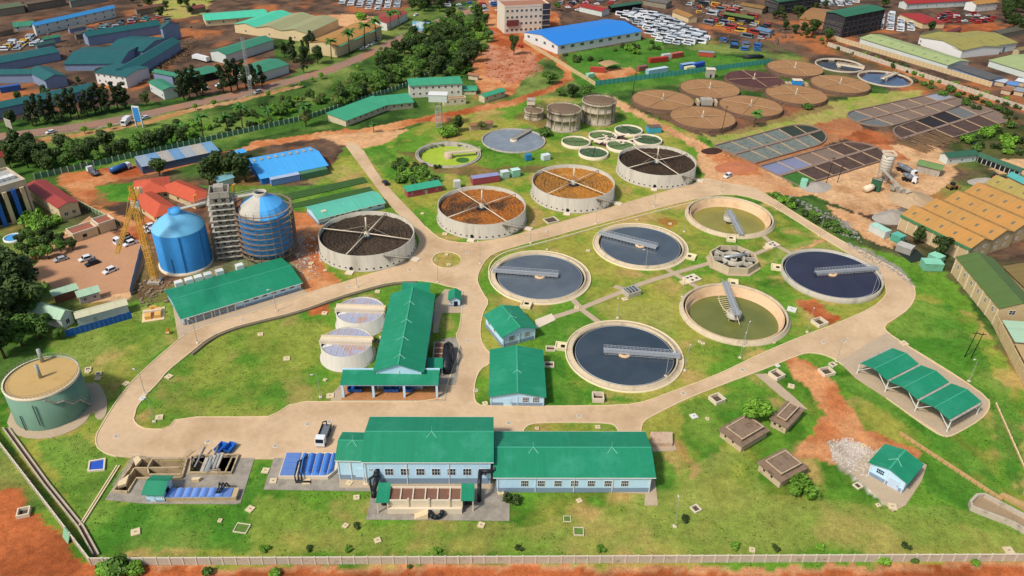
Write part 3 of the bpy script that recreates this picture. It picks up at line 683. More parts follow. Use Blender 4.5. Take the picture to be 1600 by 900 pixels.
def full_clarifier(k, label, bpx, boxpx, tall):
    cx, cy = CL[k]; T = thing('clarifier_tank', label, 'tank', (cx, cy, 0), 0, 'round clarifier tanks on the lawn')
    Rr = R_C; 
    if tall:
        h = 1.9; ro = Rr*.965
        MB().lathe([(ro,-.1),(ro,h),(ro-.55,h),(ro-.55,-1)], 96).build('wall', M_tankg, T); ri = ro-.55; zw = h-.55; hz_ = h
        ex = MB()
        for i in range(26):
            a = i*2*math.pi/26; ex.tube((ro*math.cos(a), ro*math.sin(a), h), (ro*math.cos(a), ro*math.sin(a), h+.5), .06, 5)
        stuff(ex.build('rim_posts', M_tankg, T))
    else:
        MB().lathe([(Rr,-.1),(Rr,.45),(Rr-.32,.45),(Rr-.32,.22)], 96).build('kerb', M_lip, T)
        MB().lathe([(Rr-.31,.2),(Rr-1.75,.24),(Rr-1.76,.8),(Rr-2.2,.8),(Rr-2.2,-1)], 96).build('wall', M_tankc, T); ri = Rr-2.2; zw = .2; hz_ = .8
    MB().lathe([(ri+.02,zw-.35),(ri-.75,zw-.35)], 96).build('launder', M_dark, T)
    MB().lathe([(ri-.75,zw-.4),(ri-.75,zw+.12),(ri-.86,zw+.12),(ri-.86,zw-.1)], 96).build('weir', M_steel, T)
    MB().disc(ri-.84, zw, 96).build('water', W_C[k], T)
    e = gp(bpx[0], bpx[1], hz_+.3); ang = math.atan2(e.y-cy, e.x-cx)
    pier = MB().lathe([(1.9,zw-.5),(1.9,zw+.55),(1.1,zw+.55),(1.1,zw-.1)], 28).build('centre_pier', M_sand, T)
    ps = MB()
    for i in range(14):
        a = i*2*math.pi/14; ps.box(1.9*math.cos(a)-.12, 1.9*math.cos(a)+.12, 1.9*math.sin(a)-.12, 1.9*math.sin(a)+.12, zw-.3, zw+.1)
    stuff(ps.build('pier_ports', M_dark, pier))
    bridge(T, ang, -6.2, ri+.9, hz_+.55, 1.7, M_alu, True, zw)
    MB().obox((ri+.35, 0, hz_), (1.3, 2.2, .5)).build('drive_carriage', M_steel, T, (0,0,0), ang)
    e = gp(*boxpx); outlet_box(T, math.atan2(e.y-cy, e.x-cx), Rr-(.6 if tall else .1))
    return T
full_clarifier('C1', 'round clarifier full of dark slate-blue water, nearest the front road', (1060,556), (876,543), False)
full_clarifier('C2', 'round clarifier of indigo water with grey wall inside the right road bend', (1368,419), (1216,420), True)
full_clarifier('C3', 'round clarifier of grey-blue water closest to the roundabout', (776,423), (826,470), False)
full_clarifier('C4', 'round clarifier of steel-blue water between the olive tank and roundabout-side clarifier', (937,364), (1076,402), False)
def empty_clarifier(k, label, bpx, boxpx, r_pool):
    cx, cy = CL[k]; T = thing('clarifier_tank', label, 'tank', (cx, cy, 0), 0, 'round clarifier tanks on the lawn'); Rr = R_C
    MB().lathe([(Rr,-.1),(Rr,.35),(Rr-.8,.45),(Rr-.82,1.3),(Rr-1.3,1.3),(Rr-1.3,.3)], 96).build('wall', M_tankc, T)
    MB().lathe([(Rr-1.29,.3),(Rr-1.9,.28)], 96).build('launder', M_dark, T)
    MB().lathe([(Rr-1.9,.2),(Rr-1.9,.95),(Rr-2.15,.95),(Rr-2.16,-1.7),(r_pool-1.5,-3.1)], 96).build('basin', M_sand, T)
    MB().disc(r_pool+.4, -2.2, 96).build('water', W_C[k], T)
    e = gp(bpx[0], bpx[1], 1.6); ang = math.atan2(e.y-cy, e.x-cx)
    cp = MB().lathe([(2.3,-.9),(2.3,.9),(1.9,.9),(1.9,-.9)], 28); cp.lathe([(2.0,.3),(.5,.3),(.5,.9),(.0,.9)], 20); cp.build('centre_drum', M_tankg, T)
    lg = MB()
    for i in range(4): a = i*math.pi/2+.4; lg.tube((1.6*math.cos(a), 1.6*math.sin(a), -2.9), (1.6*math.cos(a), 1.6*math.sin(a), -.6), .22, 8)
    stuff(lg.build('drum_legs', M_tankg, T))
    br = bridge(T, ang, -3.2, Rr-.5, 1.6, 1.6, M_alu, False)
    rk = MB()
    for i in range(9): x = 3+i*1.15; rk.tube((x, -.3, -1.7), (x-.9, 2.0+i*.12, -1.75), .13, 4)
    rk.path([(2.4,.6,-1.6),(5,2.1,-1.6),(9,2.6,-1.5),(13,2.2,-1.3)], .1, 5); rk.tube((-2,0,1.4),(-5.6,-.6,-.3),.1,5); stuff(rk.build('rake_arm', M_lip, br))
    e = gp(*boxpx); outlet_box(T, math.atan2(e.y-cy, e.x-cx), Rr-.2)
empty_clarifier('C5', 'nearly drained clarifier with low olive-green water beside the front road', (1132,441), (1145,441), 13.8)
empty_clarifier('C6', 'nearly drained clarifier with yellowish-green water below the upper road junction', (1159,367), (1142,376), 13.6)

# ------------------------------------------------------------------ trickling filters
def media_mat(name, c1, c2, c3, th):
    m, t, b = base_mat(name, .95); N, Lk = t.nodes, t.links; tc = N.new('ShaderNodeTexCoord'); b.inputs['Specular IOR Level'].default_value = .1
    a = N.new('ShaderNodeTexNoise'); a.inputs['Scale'].default_value = .09; a.inputs['Detail'].default_value = 5; a.inputs['Roughness'].default_value = .65; Lk.new(tc.outputs['Object'], a.inputs['Vector'])
    r = N.new('ShaderNodeMapRange'); r.inputs[1].default_value = th-.06; r.inputs[2].default_value = th+.08; Lk.new(a.outputs[0], r.inputs[0])
    v = N.new('ShaderNodeTexNoise'); v.inputs['Scale'].default_value = 1.1; v.inputs['Detail'].default_value = 6; v.inputs['Roughness'].default_value = .75; Lk.new(tc.outputs['Object'], v.inputs['Vector'])
    r2 = N.new('ShaderNodeMapRange'); r2.inputs[1].default_value = .4; r2.inputs[2].default_value = .62; Lk.new(v.outputs[0], r2.inputs[0])
    m1 = N.new('ShaderNodeMix'); m1.data_type = 'RGBA'; Lk.new(r.outputs[0], m1.inputs[0]); m1.inputs[6].default_value = lin(c1); m1.inputs[7].default_value = lin(c2)
    m2 = N.new('ShaderNodeMix'); m2.data_type = 'RGBA'; Lk.new(r2.outputs[0], m2.inputs[0]); Lk.new(m1.outputs[2], m2.inputs[6]); m2.inputs[7].default_value = lin(c3)
    mm = N.new('ShaderNodeMath'); mm.operation = 'MULTIPLY'; mm.inputs[1].default_value = .6; Lk.new(r2.outputs[0], mm.inputs[0]); Lk.new(mm.outputs[0], m2.inputs[0])
    Lk.new(m2.outputs[2], b.inputs['Base Color'])
    bp = N.new('ShaderNodeBump'); bp.inputs['Strength'].default_value = .8; bp.inputs['Distance'].default_value = .4; Lk.new(v.outputs[0], bp.inputs['Height']); Lk.new(bp.outputs[0], b.inputs['Normal'])
    return m
rng = random.Random(7)
FC = {'F1': (-52.36,245.44), 'F2': (-12.4,270.32), 'F3': (24.01,293.85), 'F4': (61.77,318.38)}
FH = 6.0; FR = 16.96
def trickling_filter(k, label, mm, arm_px, post_h):
    cx, cy = FC[k]; T = thing('trickling_filter', label, 'tank', (cx, cy, 0), 0, 'round trickling filters along the upper road')
    MB().lathe([(FR+.5,0),(FR+.5,.35),(FR,.35),(FR,FH),(FR-.38,FH),(FR-.38,.5)], 96).build('wall', M_tankg, T)
    md = MB(); nr, na = 30, 90; V = [(0,0,FH-1.6)]; F = []
    for i in range(1, nr+1):
        for j in range(na):
            a = 2*math.pi*(j+.5*(i % 2))/na; r = (FR-.36)*i/nr
            V.append((r*math.cos(a), r*math.sin(a), FH-1.6+rng.uniform(-.22,.22)+.12*math.sin(r*4.2)))
    for j in range(na): F.append((0, 1+j, 1+(j+1) % na))
    for i in range(nr-1):
        for j in range(na): p, q = 1+i*na+j, 1+i*na+(j+1) % na; F.append((p, p+na, q+na, q))
    md.add(V, F); md.build('filter_media', mm, T)
    colm = MB().lathe([(1.0,FH-2.2),(1.0,FH-.1),(.75,FH-.1),(.75,FH+.3),(0,FH+.3)], 20); c_ = colm.build('centre_column', M_tankg, T)
    MB().tube((0,0,FH+.3),(0,0,FH+post_h),.28,10).build('mast', M_concL, c_)
    MB().lathe([(2.4,FH-1.38),(.4,FH-1.2)], 20).build('splash_skirt', M_black, c_)
    for i, (ax, ay) in enumerate(arm_px):
        e = gp(ax, ay, FH); an = math.atan2(e.y-cy, e.x-cx)
        a = MB().tube((.7,0,FH-.35),(FR-.2,0,FH-.35),.2,8); a.tube((0,0,FH+post_h*.45),(FR*.55,0,FH-.2),.035,4,cap=False); a.build('distributor_arm', M_concL, T, (0,0,0), an)
    vt = MB()
    for i in range(44):
        a = 2*math.pi*i/44; rz = a; vt.obox(((FR+.02)*math.cos(a), (FR+.02)*math.sin(a), .75), (.16, .55, .4), rz)
    stuff(vt.build('vent_openings', M_dark, T))
    d = MB(); an = math.radians(-100); d.obox(((FR+.05)*math.cos(an), (FR+.05)*math.sin(an), .4), (.2, 1.0, 1.3), an); d.build('hatch', M_dark, T)
    s = MB(); an = math.radians(-100); s.obox(((FR+1.5)*math.cos(an), (FR+1.5)*math.sin(an), 0), (2.6, 2.6, .3), an); s.build('step_slab', M_concL, T)
    st = MB(); n = 18; a0, a1 = R(-62), R(-24)      # stair climbing round the wall
    for i in range(n):
        a = a0+(a1-a0)*i/(n-1); z = FH*(1-i/n); st.obox(((FR+.7)*math.cos(a), (FR+.7)*math.sin(a), z-.25), (1.1, .75, .22), a)
    st.path([((FR+1.25)*math.cos(a0+(a1-a0)*i/6), (FR+1.25)*math.sin(a0+(a1-a0)*i/6), FH*(1-i/6)+.9) for i in range(7)], .06, 5)
    stuff(st.build('stair', M_concG, T))
    ls = MB(); ls.obox(((FR+2.2)*math.cos(a1), (FR+2.2)*math.sin(a1), 0), (4, 2.6, .3), a1); ls.build('landing_slab', M_concL, T)
trickling_filter('F1', 'trickling filter of dark brown media standing alone left of the roundabout', media_mat('media_dark', '443a30', '55473a', '2a2420', .5), [(509,356),(601,333),(636,372),(540,397)], 6)
trickling_filter('F2', 'trickling filter of patchy orange and black media above the road', media_mat('media_orange_black', '4f4032', 'ac6a30', '6b4326', .47), [(718,297),(805,302),(789,343),(698,339)], 6)
trickling_filter('F3', 'trickling filter of tan orange media between two other filters', media_mat('media_tan', '9c6f38', 'bd8038', '6b4a2a', .5), [(851,266),(937,264),(943,301),(855,302)], 6)
trickling_filter('F4', 'trickling filter of plain dark brown media nearest the small ring tanks', media_mat('media_brown', '40342a', '4c3d31', '2c2420', .5), [(993,230),(1077,239),(1062,272),(978,262)], 6)
# ------------------------------------------------------------------ plant buildings with green roofs
M_pane = mat('window_pane', '343b42', .12, .3, .8, 3)
def fx(B, a, b, xs_): return [B.L*(x-a[0])/(b[0]-a[0]) for x in xs_]
a, b = (776,769), (1015,769)
B = bld('pump_hall', 'long light-blue hall with green roof at the front right, seven windows in a row', a, b, (1012,676), eave=745, rise=2.0, plinth=M_plinth, ph=1.5, cap=M_capg, ov=.3, og=.9)
win(B, 'f', fx(B, a, b, [819,844.5,870.5,896,922,948,974]), 1.9, 1.8, 2.0, 4, 2, gm=M_pane); win(B, 'r', even(B.D, 3, 3), 2.5, 1.7, 1.6, 4, 2); lightning(B, [B.L*.24, B.L*.76], .5)
door(B, 'r', B.D-2, 1.4, 2.4)
a, b = (572,756), (767,756)
B = bld('process_hall', 'tall light-blue hall with green roof behind the front brown biofilter', a, b, (771,653), eave=721, rise=2.2, plinth=M_plinth, ph=1.9, cap=M_capg, ov=.3, og=.6)
win(B, 'f', fx(B, a, b, [609.5,633.7,657.7,681.7,705.7,730,754]), 2.9, 2.0, 2.2, 3, 2, gm=M_pane); win(B, 'f', fx(B, a, b, [580,583]), 4.4, .4, .6, 1, 1)
lightning(B, [B.L*.52], .5); win(B, 'r', even(B.D, 2, 4), 3.2, 1.7, 1.7, 3, 2)
MB().box(B.L*.092, B.L*.118, -.1, .05, 3.6, 5.0).build('wall_opening', M_dark, B.o)
B = bld('process_annex', 'lower green-roofed light-blue annex at the left end of the tall hall', (530,749), (571,750), (571,677), eave=718, rise=1.7, plinth=M_plinth, ph=1.6, cap=M_capg, ov=.3, og=.4)
door(B, 'f', B.L*.83, 2.3, 2.9, M_bluewall, 1.0); win(B, 'l', [4, 8], 3, 1.5, 1.5, 3, 2); lightning(B, [B.L*.5], .5)
B = bld('dewatering_hall', 'long narrow green-roofed building running back from the open loading bay', (587,578), (659,579), (686,461), h=6.6, at_eave=True, roof='y', rise=2.3, plinth=M_plinth, cap=M_capg, ov=.7, og=.6)
win(B, 'r', even(B.D, 9, 4), 2.6, 1.5, 1.4, 3, 2); lightning(B, [B.D*k for k in (.1,.32,.55,.8)], .5, 'y')
B = bld('dewatering_annex', 'short green-roofed stub at the far end of the long narrow building', (627,460), (670,460), (671,445), h=5.6, at_eave=True, roof='mono', rise=.6, ov=.2, og=.2)
B = bld('loading_bay_kiosk', 'tiny gabled kiosk with green roof beside the central road', (702,479), (719,479), (720,456), eave=467, roof='y', rise=1.0, ov=.4, og=.6, plinth=M_plinth, ph=.7)
door(B, 'f', B.L*.6, 1.2, 2, M_dark); win(B, 'f', [B.L*.22], 1.0, .8, .9, 2, 2)
a, b = (785,543), (836,529)
B = bld('blower_house', 'green gabled light-blue house turned toward the dark clarifier, upper of the central pair', a, b, (800,470), eave=525.5, roof='y', rise=1.9, plinth=M_plinth, ph=1.2, cap=M_capg, depth=(gp(752,512)-gp(785,543)).length, ov=.6, og=.6)
win(B, 'f', [B.L*.28, B.L*.74], 1.6, 1.9, 1.8, 4, 3, gm=M_pane); win(B, 'f', [B.L*.47, B.L*.56], 2.7, .5, .5, 1, 1); win(B, 'l', [2.5, 6.5], 2, 1.2, 1.2, 2, 2); lightning(B, [B.D*.5], .5, 'y')
a, b = (766,634), (850,635)
B = bld('switch_house', 'green gabled light-blue house facing the front road, lower of the central pair', a, b, (852,549), eave=618, roof='y', rise=1.5, plinth=M_plinth, ph=1.2, cap=M_capg, ov=.5, og=.6)
win(B, 'f', fx(B, a, b, [821, 837]), 1.4, 1.8, 1.8, 4, 3, gm=M_pane); door(B, 'f', B.L*.32, 2.2, 2.6, M_bluewall); lightning(B, [B.D*.45], .5, 'y'); win(B, 'r', even(B.D, 4, 3), 1.8, 1.3, 1.2, 3, 2)
# open loading bay
def local(o, z=0):
    def f(x, y, zz=z): p = gp(x, y, zz)-o.location; c, s = math.cos(-o.rotation_euler.z), math.sin(-o.rotation_euler.z); return (p.x*c-p.y*s, p.x*s+p.y*c, zz)
    return f
h = hz(537,621,600); A, Bp = gp(537,621), gp(683,621)
T = thing('loading_bay', 'open loading bay with low green roof on pale posts facing the road', 'canopy', A, yaw(A, Bp)); lc = local(T); L = (Bp-A).length; D = lc(688,582,h)[1]
MB().add([(-.5,-.5,h+.05),(L+.5,-.5,h+.05),(L+.5,D,h+.75),(-.5,D,h+.75),(-.5,-.5,h+.17),(L+.5,-.5,h+.17),(L+.5,D,h+.87),(-.5,D,h+.87)], [(3,2,1,0),(4,5,6,7),(0,1,5,4),(1,2,6,5),(2,3,7,6),(3,0,4,7)]).build('roof', M_gr, T)
MB().box(-.6, L+.6, D+.02, D+.32, h-.2, h+1.25).build('parapet', M_bluewall, T)
MB().box(-.3, L+.3, -.15, .2, h-.55, h).build('front_beam', M_bluewall, T)
MB().box(0, L, D-.4, D, 0, h-.2).build('back_wall', mat('brown_wall', '6b4a35', .9, .2), T)
for u in (0, .323, .652, 1): MB().box(u*L-.3, u*L+.3, -.2, .4, 0, h-.55).build('post', M_bluewall, T)
for x in (-.3, L): MB().box(x, x+.3, .2, D-.4, h-.55, h-.02).build('side_beam', M_bluewall, T)
MB().box(-.5, L+.5, -1.2, D-.4, .0, .13).build('floor_slab', mat('stained_floor', 'b07a4e', .9, .25, .3, 1.5), T)
M_skip = mat('skip_blue', '2a67b5', .5, .15, .6, 3)
def skip(label, loc, rz, s=(2.2, 3.0, 1.35), m=None, open_=True, group='blue skips'):
    T = thing('skip_bin', label, 'skip', loc, rz, group); w_, l_, h_ = s
    V = []; 
    for z, e in ((.15,.25),(h_,0)): V += [(-w_/2+e,-l_/2+e,z),(w_/2-e,-l_/2+e,z),(w_/2-e,l_/2-e,z),(-w_/2+e,l_/2-e,z)]
    q = .1; V += [(x-math.copysign(q, x), y-math.copysign(q, y), z) for x, y, z in V[4:]]+[(x-math.copysign(q, x), y-math.copysign(q, y), z+.1) for x, y, z in V[:4]]
    F = [(3,2,1,0),(0,1,5,4),(1,2,6,5),(2,3,7,6),(3,0,4,7),(4,5,9,8),(5,6,10,9),(6,7,11,10),(7,4,8,11),(9,13,12,8),(10,14,13,9),(11,15,14,10),(8,12,15,11),(12,13,14,15)]
    MB().add(V, F).build('body', m or M_skip, T)
    for s_ in (-1, 1): MB().box(s_*w_*.3-.08, s_*w_*.3+.08, -l_/2+.3, l_/2-.3, 0, .16).build('skid', M_dark, T)
    for s_ in (-1, 1): MB().box(-.06, .06, s_*(l_/2+.02)-.05, s_*(l_/2+.02)+.05, .5, h_-.1).build('rib', m or M_skip, T)
for px, lb in ((549,'leftmost blue skip under the loading bay roof'),(559.5,'second blue skip from the left under the loading bay roof'),(605.5,'blue skip just left of the middle of the loading bay'),(617,'blue skip just right of the middle of the loading bay'),(639,'rightmost blue skip under the loading bay roof')):
    skip(lb, gp(px, 614)+Vector((0, 1.2, .13)), T.rotation_euler.z)
# pair of covered round tanks
M_lil = mat('lilac_cover', 'a3a6b8', .55, .12, .15, 2, stain=('b98a6b', .56, .66, .16))
for nm, (cx, cy), lb, hh in (('S1', (-46.22,197.78), 'round sludge tank with lilac cover and cross beam, the farther of the pair', 5.0), ('S2', (-47.31,181.4), 'round sludge tank with lilac cover and cross beam, the nearer of the pair', 5.0)):
    T = thing('sludge_tank', lb, 'tank', (cx, cy, 0), R(-1), 'covered round sludge tanks'); r = 7.4
    MB().lathe([(r+.6,0),(r+.6,.2),(r,.2),(r,hh),(r-.3,hh),(r-.3,hh-1)], 64).build('wall', mat('tank_pale', 'c4beb0', .9, .1, .2, 1.5, stain=('a39a88', .54, .8, .3), streak=True), T)
    for s in (1, -1):
        P = [((r-.5)*math.cos(t), (r-.5)*math.sin(t)) for t in [math.asin(1.35/(r-.5))+(math.pi-2*math.asin(1.35/(r-.5)))*i/18 for i in range(19)]]
        c_ = MB().prism([(x, s*y) for x, y in P], hh-.35, hh-.2).build('cover', M_lil, T)
        for i in range(1, 8): x = -r+2*r*i/8; y = math.sqrt((r-.5)**2-x*x); sm_ = MB().box(x-.05, x+.05, min(s*1.4, s*y), max(s*1.4, s*y), hh-.19, hh-.1).build('seam', M_concL, c_)
    MB().box(-r-.2, r+.2, -1.3, 1.3, hh-.6, hh+.55).build('cross_beam', M_concL, T)
    for s in (-1, 1): MB().box(-r-.2, r+.2, s*1.3-.08, s*1.3+.08, hh+.55, hh+1.15).build('beam_rail', M_concL, T)
    MB().add([(-5.6,-1.5,hh-.1),(-3.0,-1.5,hh-.1),(-6.2,-3.4,hh-.1),(-6.3,-2.6,hh-.1)], [(0,3,2,1)]).build('raised_hatch', M_white, T)
    MB().add([(-7.0,-1.4,hh-.15),(-5.9,-1.4,hh-.15),(-6.6,-2.9,hh-.15)], [(0,2,1)]).build('open_gap', M_dark, T)
    yv = MB().tube((r+.3,-.6,0),(r+.3,-.6,hh+1.6),.12,6); yv.tube((r+.3,-.6,hh+1.5),(r+1.2,.4,hh+.6),.1,6); yv.build('yellow_davit', mat('yellow_paint', 'd2a02c', .5, .12), T)
pb = MB().path([(-39.6,180.3,6.0),(-38.4,181.2,6.1),(-37.6,180.6,5.6),(-37.4,179.6,2.0),(-33,179.4,1.9)], .35, 10); tag(pb.build('black_pipe', M_black), 'black pipe bending from the nearer covered tank to the long building', 'pipe')
# biofilter beside the long building with scrubber vessel
def frame(name, label, cat, a, b, z=0, group=None):
    A, Bp = gp(a[0], a[1], z), gp(b[0], b[1], z); A.z = Bp.z = 0; T = thing(name, label, cat, A, yaw(A, Bp), group); return T, (Bp-A).length, local(T)
M_chip = mat('wood_chip', '7d5a48', .95, .3, .8, 6, bump=.4)
T, L, lc = frame('side_biofilter', 'brown biofilter bed in a concrete box right of the long building', 'biofilter', (676,568), (695,568)); D = lc(699,542)[1]
for q in ((0,L,0,.3),(0,L,D-.3,D),(0,.3,.3,D-.3),(L-.3,L,.3,D-.3)): MB().box(*q, 0, 1.9).build('wall', M_concG, T)
MB().box(.3, L-.3, .3, D-.3, 0, 1.5).build('chip_bed', M_chip, T)
for i in (1, 2): MB().box(.3, L-.3, D*i/3-.08, D*i/3+.08, 1.5, 1.7).build('divider', M_concL, T)
T, L, lc = frame('scrubber_vessel', 'long black scrubber vessel lying right of the brown bed', 'vessel', (697,586), (701,548)); L = max(L, 6)
MB().tube((0,0,1.7),(L,0,1.7),1.5,20).build('shell', M_black, T)
for u in (.2, .8): MB().box(L*u-.3, L*u+.3, -1.2, 1.2, 0, .6).build('saddle', M_concG, T)
for u in (.08, .5, .92): MB().lathe([(1.56,u*L-.08),(1.56,u*L+.08)], 20).build('band', M_dark, T).matrix_local = Matrix.Translation((0,0,1.7)) @ Matrix.Rotation(math.pi/2, 4, 'Y')
MB().path([(L*.9,0,3.2),(L*.9,0,4.0),(L*.6,-1.6,4.0),(L*.3,-1.8,2)], .3, 8).build('duct', M_black, T)
T, L, lc = frame('plant_shelter', 'small green mono-pitch shelter in front of the side biofilter', 'shelter', (669,588), (691,588)); D = 4
MB().add([(-.2,-.4,3.0),(L+.2,-.4,3.0),(L+.2,D,3.4),(-.2,D,3.4),(-.2,-.4,3.12),(L+.2,-.4,3.12),(L+.2,D,3.52),(-.2,D,3.52)], [(3,2,1,0),(4,5,6,7),(0,1,5,4),(1,2,6,5),(2,3,7,6),(3,0,4,7)]).build('roof', M_gr, T)
for x in (0, L): 
    for y in (0, D-.4): MB().box(x-.1, x+.1, y-.1, y+.1, 0, 3.0).build('post', M_steel, T)
# ------------------------------------------------------------------ front biofilter
T, L, lc = frame('front_biofilter', 'open brown chip biofilter with ribbed bed on the front lawn pad', 'biofilter', (607,799), (722,799)); hB = hz(607,799,782); D = lc(722,760,hB)[1]
for q in ((0,L,0,.35),(0,L,D-.35,D),(0,.35,.35,D-.35),(L-.35,L,.35,D-.35)): MB().box(*q, 0, hB).build('wall', M_concL, T)
MB().box(.35, L-.35, .35, D-.35, 0, hB-.35).build('chip_bed', M_chip, T)
for i in range(1, 6): MB().box(L*i/6-.14, L*i/6+.14, .35, D-.35, hB-.35, hB-.03).build('divider', M_concL, T)
for i in (1, 2, 3): MB().box(L*(i/3.6)-.2, L*(i/3.6)+.2, -.25, .1, 0, hB+.7).build('buttress', M_concL, T)
MB().box(0, L, -.8, -.05, 0, hB*.45).build('ledge', M_concL, T)
st = MB()
for i in range(7): st.box(L*.36+i*.45, L*.36+i*.45+.45, -2.3, -.82, 0, hB*.45*(i+1)/7)
st.build('stair', M_kerb, T)
up = MB().path([(L*.56,-.9,1.3),(L*.57,-1.6,.9),(L*.62,-2.3,.7),(L*.68,-2.3,.7),(L*.73,-1.6,.9),(L*.74,-.9,1.3)], .55, 12); tag(up.build('duct_bend', M_black, None, T.location, T.rotation_euler.z), 'black U-shaped duct at the foot of the front biofilter wall', 'pipe')
def shelter(label, p, h):     # p: px of roof corners fl, fr, br at height h
    A, Bp = gp(p[0][0], p[0][1], h), gp(p[1][0], p[1][1], h); A.z = Bp.z = 0
    T = thing('fan_shelter', label, 'shelter', A, yaw(A, Bp), 'green shelters on the front biofilter'); L = (Bp-A).length; D = local(T)(p[2][0], p[2][1], h)[1]
    MB().add([(0,0,h),(L,0,h),(L,D,h+.5),(0,D,h+.5),(0,0,h+.12),(L,0,h+.12),(L,D,h+.62),(0,D,h+.62)], [(3,2,1,0),(4,5,6,7),(0,1,5,4),(1,2,6,5),(2,3,7,6),(3,0,4,7)]).build('roof', M_gr, T)
    for x in (.3, L-.3):
        for y in (.3, D-.3): MB().box(x-.12, x+.12, y-.12, y+.12, 0, h).build('post', M_concL, T)
    MB().tube((L*.3, D*.5, .9),(L*.75, D*.5, .9),.8,14).build('fan', M_black, T)
shelter('green fan shelter at the left end of the front biofilter', [(587,786),(607,786),(615,757)], 3.6)
shelter('green fan shelter at the right end of the front biofilter', [(720,783),(741,783),(747,758)], 3.6)
g = gp(584,777); w0 = gp(590,734,4.2)
tag(MB().path([(w0.x, w0.y-.2, 4.3),(w0.x-.2, w0.y-1.2, 4.2),(g.x+.5,g.y+3.5,3.4),(g.x,g.y+.6,1.6),(g.x,g.y,.1)], .62, 12).build('duct', M_black), 'thick black duct dropping from the tall hall wall by the left shelter', 'pipe')
g2 = gp(579,760); tag(MB().path([(w0.x-.6, w0.y-1.0, 3.9),(g2.x+1.2,g2.y,3.6),(g2.x,g2.y-.5,3.0),(g2.x+.6,g2.y-1.5,.2)], .3, 10).build('duct', M_black), 'thin black duct looping left of the thick duct on the hall wall', 'pipe')
A = gp(749,783); Bq = gp(768,757)
tag(MB().path([(A.x,A.y,.1),(A.x,A.y+.2,5.0),(A.x,A.y+4.2,5.4),(Bq.x+.6,A.y+4.3,5.4),(Bq.x+.9,A.y+9,5.4),(Bq.x+.9,A.y+9,1.5)], .5, 12).build('duct', M_black), 'tall black duct standing at the right end of the front biofilter', 'pipe')
tag(MB().tube(gp(597,754)+Vector((0,-.4,0)), gp(597,754)+Vector((0,-.4,3)), .5, 12).build('stack', M_plinth), 'short grey stack on the hall wall behind the left shelter', 'pipe')
# ------------------------------------------------------------------ blue covered tank beside the annex
M_blue = mat('blue_cover', '4a7cc4', .45, .12, .3, 2); M_blue2 = mat('blue_cover_flat', '6280b8', .5, .12, .3, 2); M_frp = mat('pale_blue_cover', '6f93d2', .45, .1, .4, 3)
T, L, lc = frame('covered_channel_tank', 'tank with bulging blue cover panels left of the annex', 'tank', (436,748), (513,749)); hB = 1.0
P = [lc(435,744,hB), lc(512,745,hB), lc(527,732,hB), lc(527,707,hB), lc(447,707,hB)]
MB().prism([(p[0], p[1]) for p in P], 0, hB).build('wall', M_concL, T)
Pf = [lc(437,743,hB), lc(461,743,hB), lc(471,708,hB), lc(448,708,hB)]
fl = MB().prism([(p[0], p[1]) for p in Pf], hB+.004, hB+.18).build('flat_cover', M_blue2, T)
for y in (.3, .55, .8): MB().box(.9, 4.1, (Pf[3][1])*y-.05, Pf[3][1]*y+.05, hB+.18, hB+.24).build('seam', M_blue, fl)
tops, bots = [473,482.5,495,507.5,519,526.5], [463,475,486,498.5,510,522]
for i in range(5):
    q = [lc(bots[i]+.6,743,hB), lc(bots[i+1]-.6,743 if i < 4 else 736,hB), lc(tops[i+1]-.6,708.5,hB), lc(tops[i]+.6,708.5,hB)]
    V = []; n = 8
    for j in range(n+1):
        u = j/n; bz = .1+.75*math.sin(math.pi*u); 
        f = Vector(q[0]).lerp(Vector(q[1]), u); k_ = Vector(q[3]).lerp(Vector(q[2]), u)
        V += [(f.x, f.y, hB+.03), (f.x+(k_.x-f.x)*.08, f.y+(k_.y-f.y)*.08, hB+bz), (k_.x+(f.x-k_.x)*.08, k_.y+(f.y-k_.y)*.08, hB+bz), (k_.x, k_.y, hB+.03)]
    MB().add(V, [(j*4+m, (j+1)*4+m, (j+1)*4+m+1, j*4+m+1) for j in range(n) for m in range(3)], False).build('cover_panel', M_blue, T)
for k in range(3):
    p0 = lc(462+k*5, 752, 0); p1 = lc(466+k*5, 724-k*3, hB+.3)
    MB().path([(p0[0], p0[1], .2), (p0[0], p0[1], hB+.9), (p1[0], p1[1], hB+.9), (p1[0]+.5, p1[1]+1, hB+.4)], .17, 8).build('pipe', M_black, T)
pm = MB().path([lc(462,753,.25), lc(485,753,.25)], .3, 8).build('manifold', M_black, T)
# ------------------------------------------------------------------ inlet works
T = thing('inlet_works', 'sunken open concrete channels and screens on the grey pad by the left lawn', 'channel', gp(255,745)); lc = local(T)
M_in = mat('channel_concrete', 'b9a37f', .9, .18, .4, 2.5, stain=('6d5c46', .5, .72, .5))
def wallstrip(P, name='channel_wall', zt=.75, wd=.4, m=None): return MB().ribbon([lc(x, y, 0)[:2] for x, y in P], wd, -3, zt).build(name, m or M_in, T)
wallstrip([(203,735),(213,719),(292,719)]); wallstrip([(203,735),(178,769),(200,771)]); wallstrip([(200,771),(214,749),(285,748)], zt=.6); wallstrip([(285,748),(293,719)]); wallstrip([(211,733),(232,733),(285,732)], zt=.55, wd=.35)
wallstrip([(239,719),(231,733),(233,742)], zt=.6, wd=.35); wallstrip([(210,734),(196,757)], zt=.55, wd=.35); wallstrip([(296,741),(300,715),(373,713)]); wallstrip([(373,713),(362,741),(296,741)]); wallstrip([(363,716),(352,740)], zt=.5, wd=.35); wallstrip([(233,742),(283,742)], zt=.3, wd=.35)
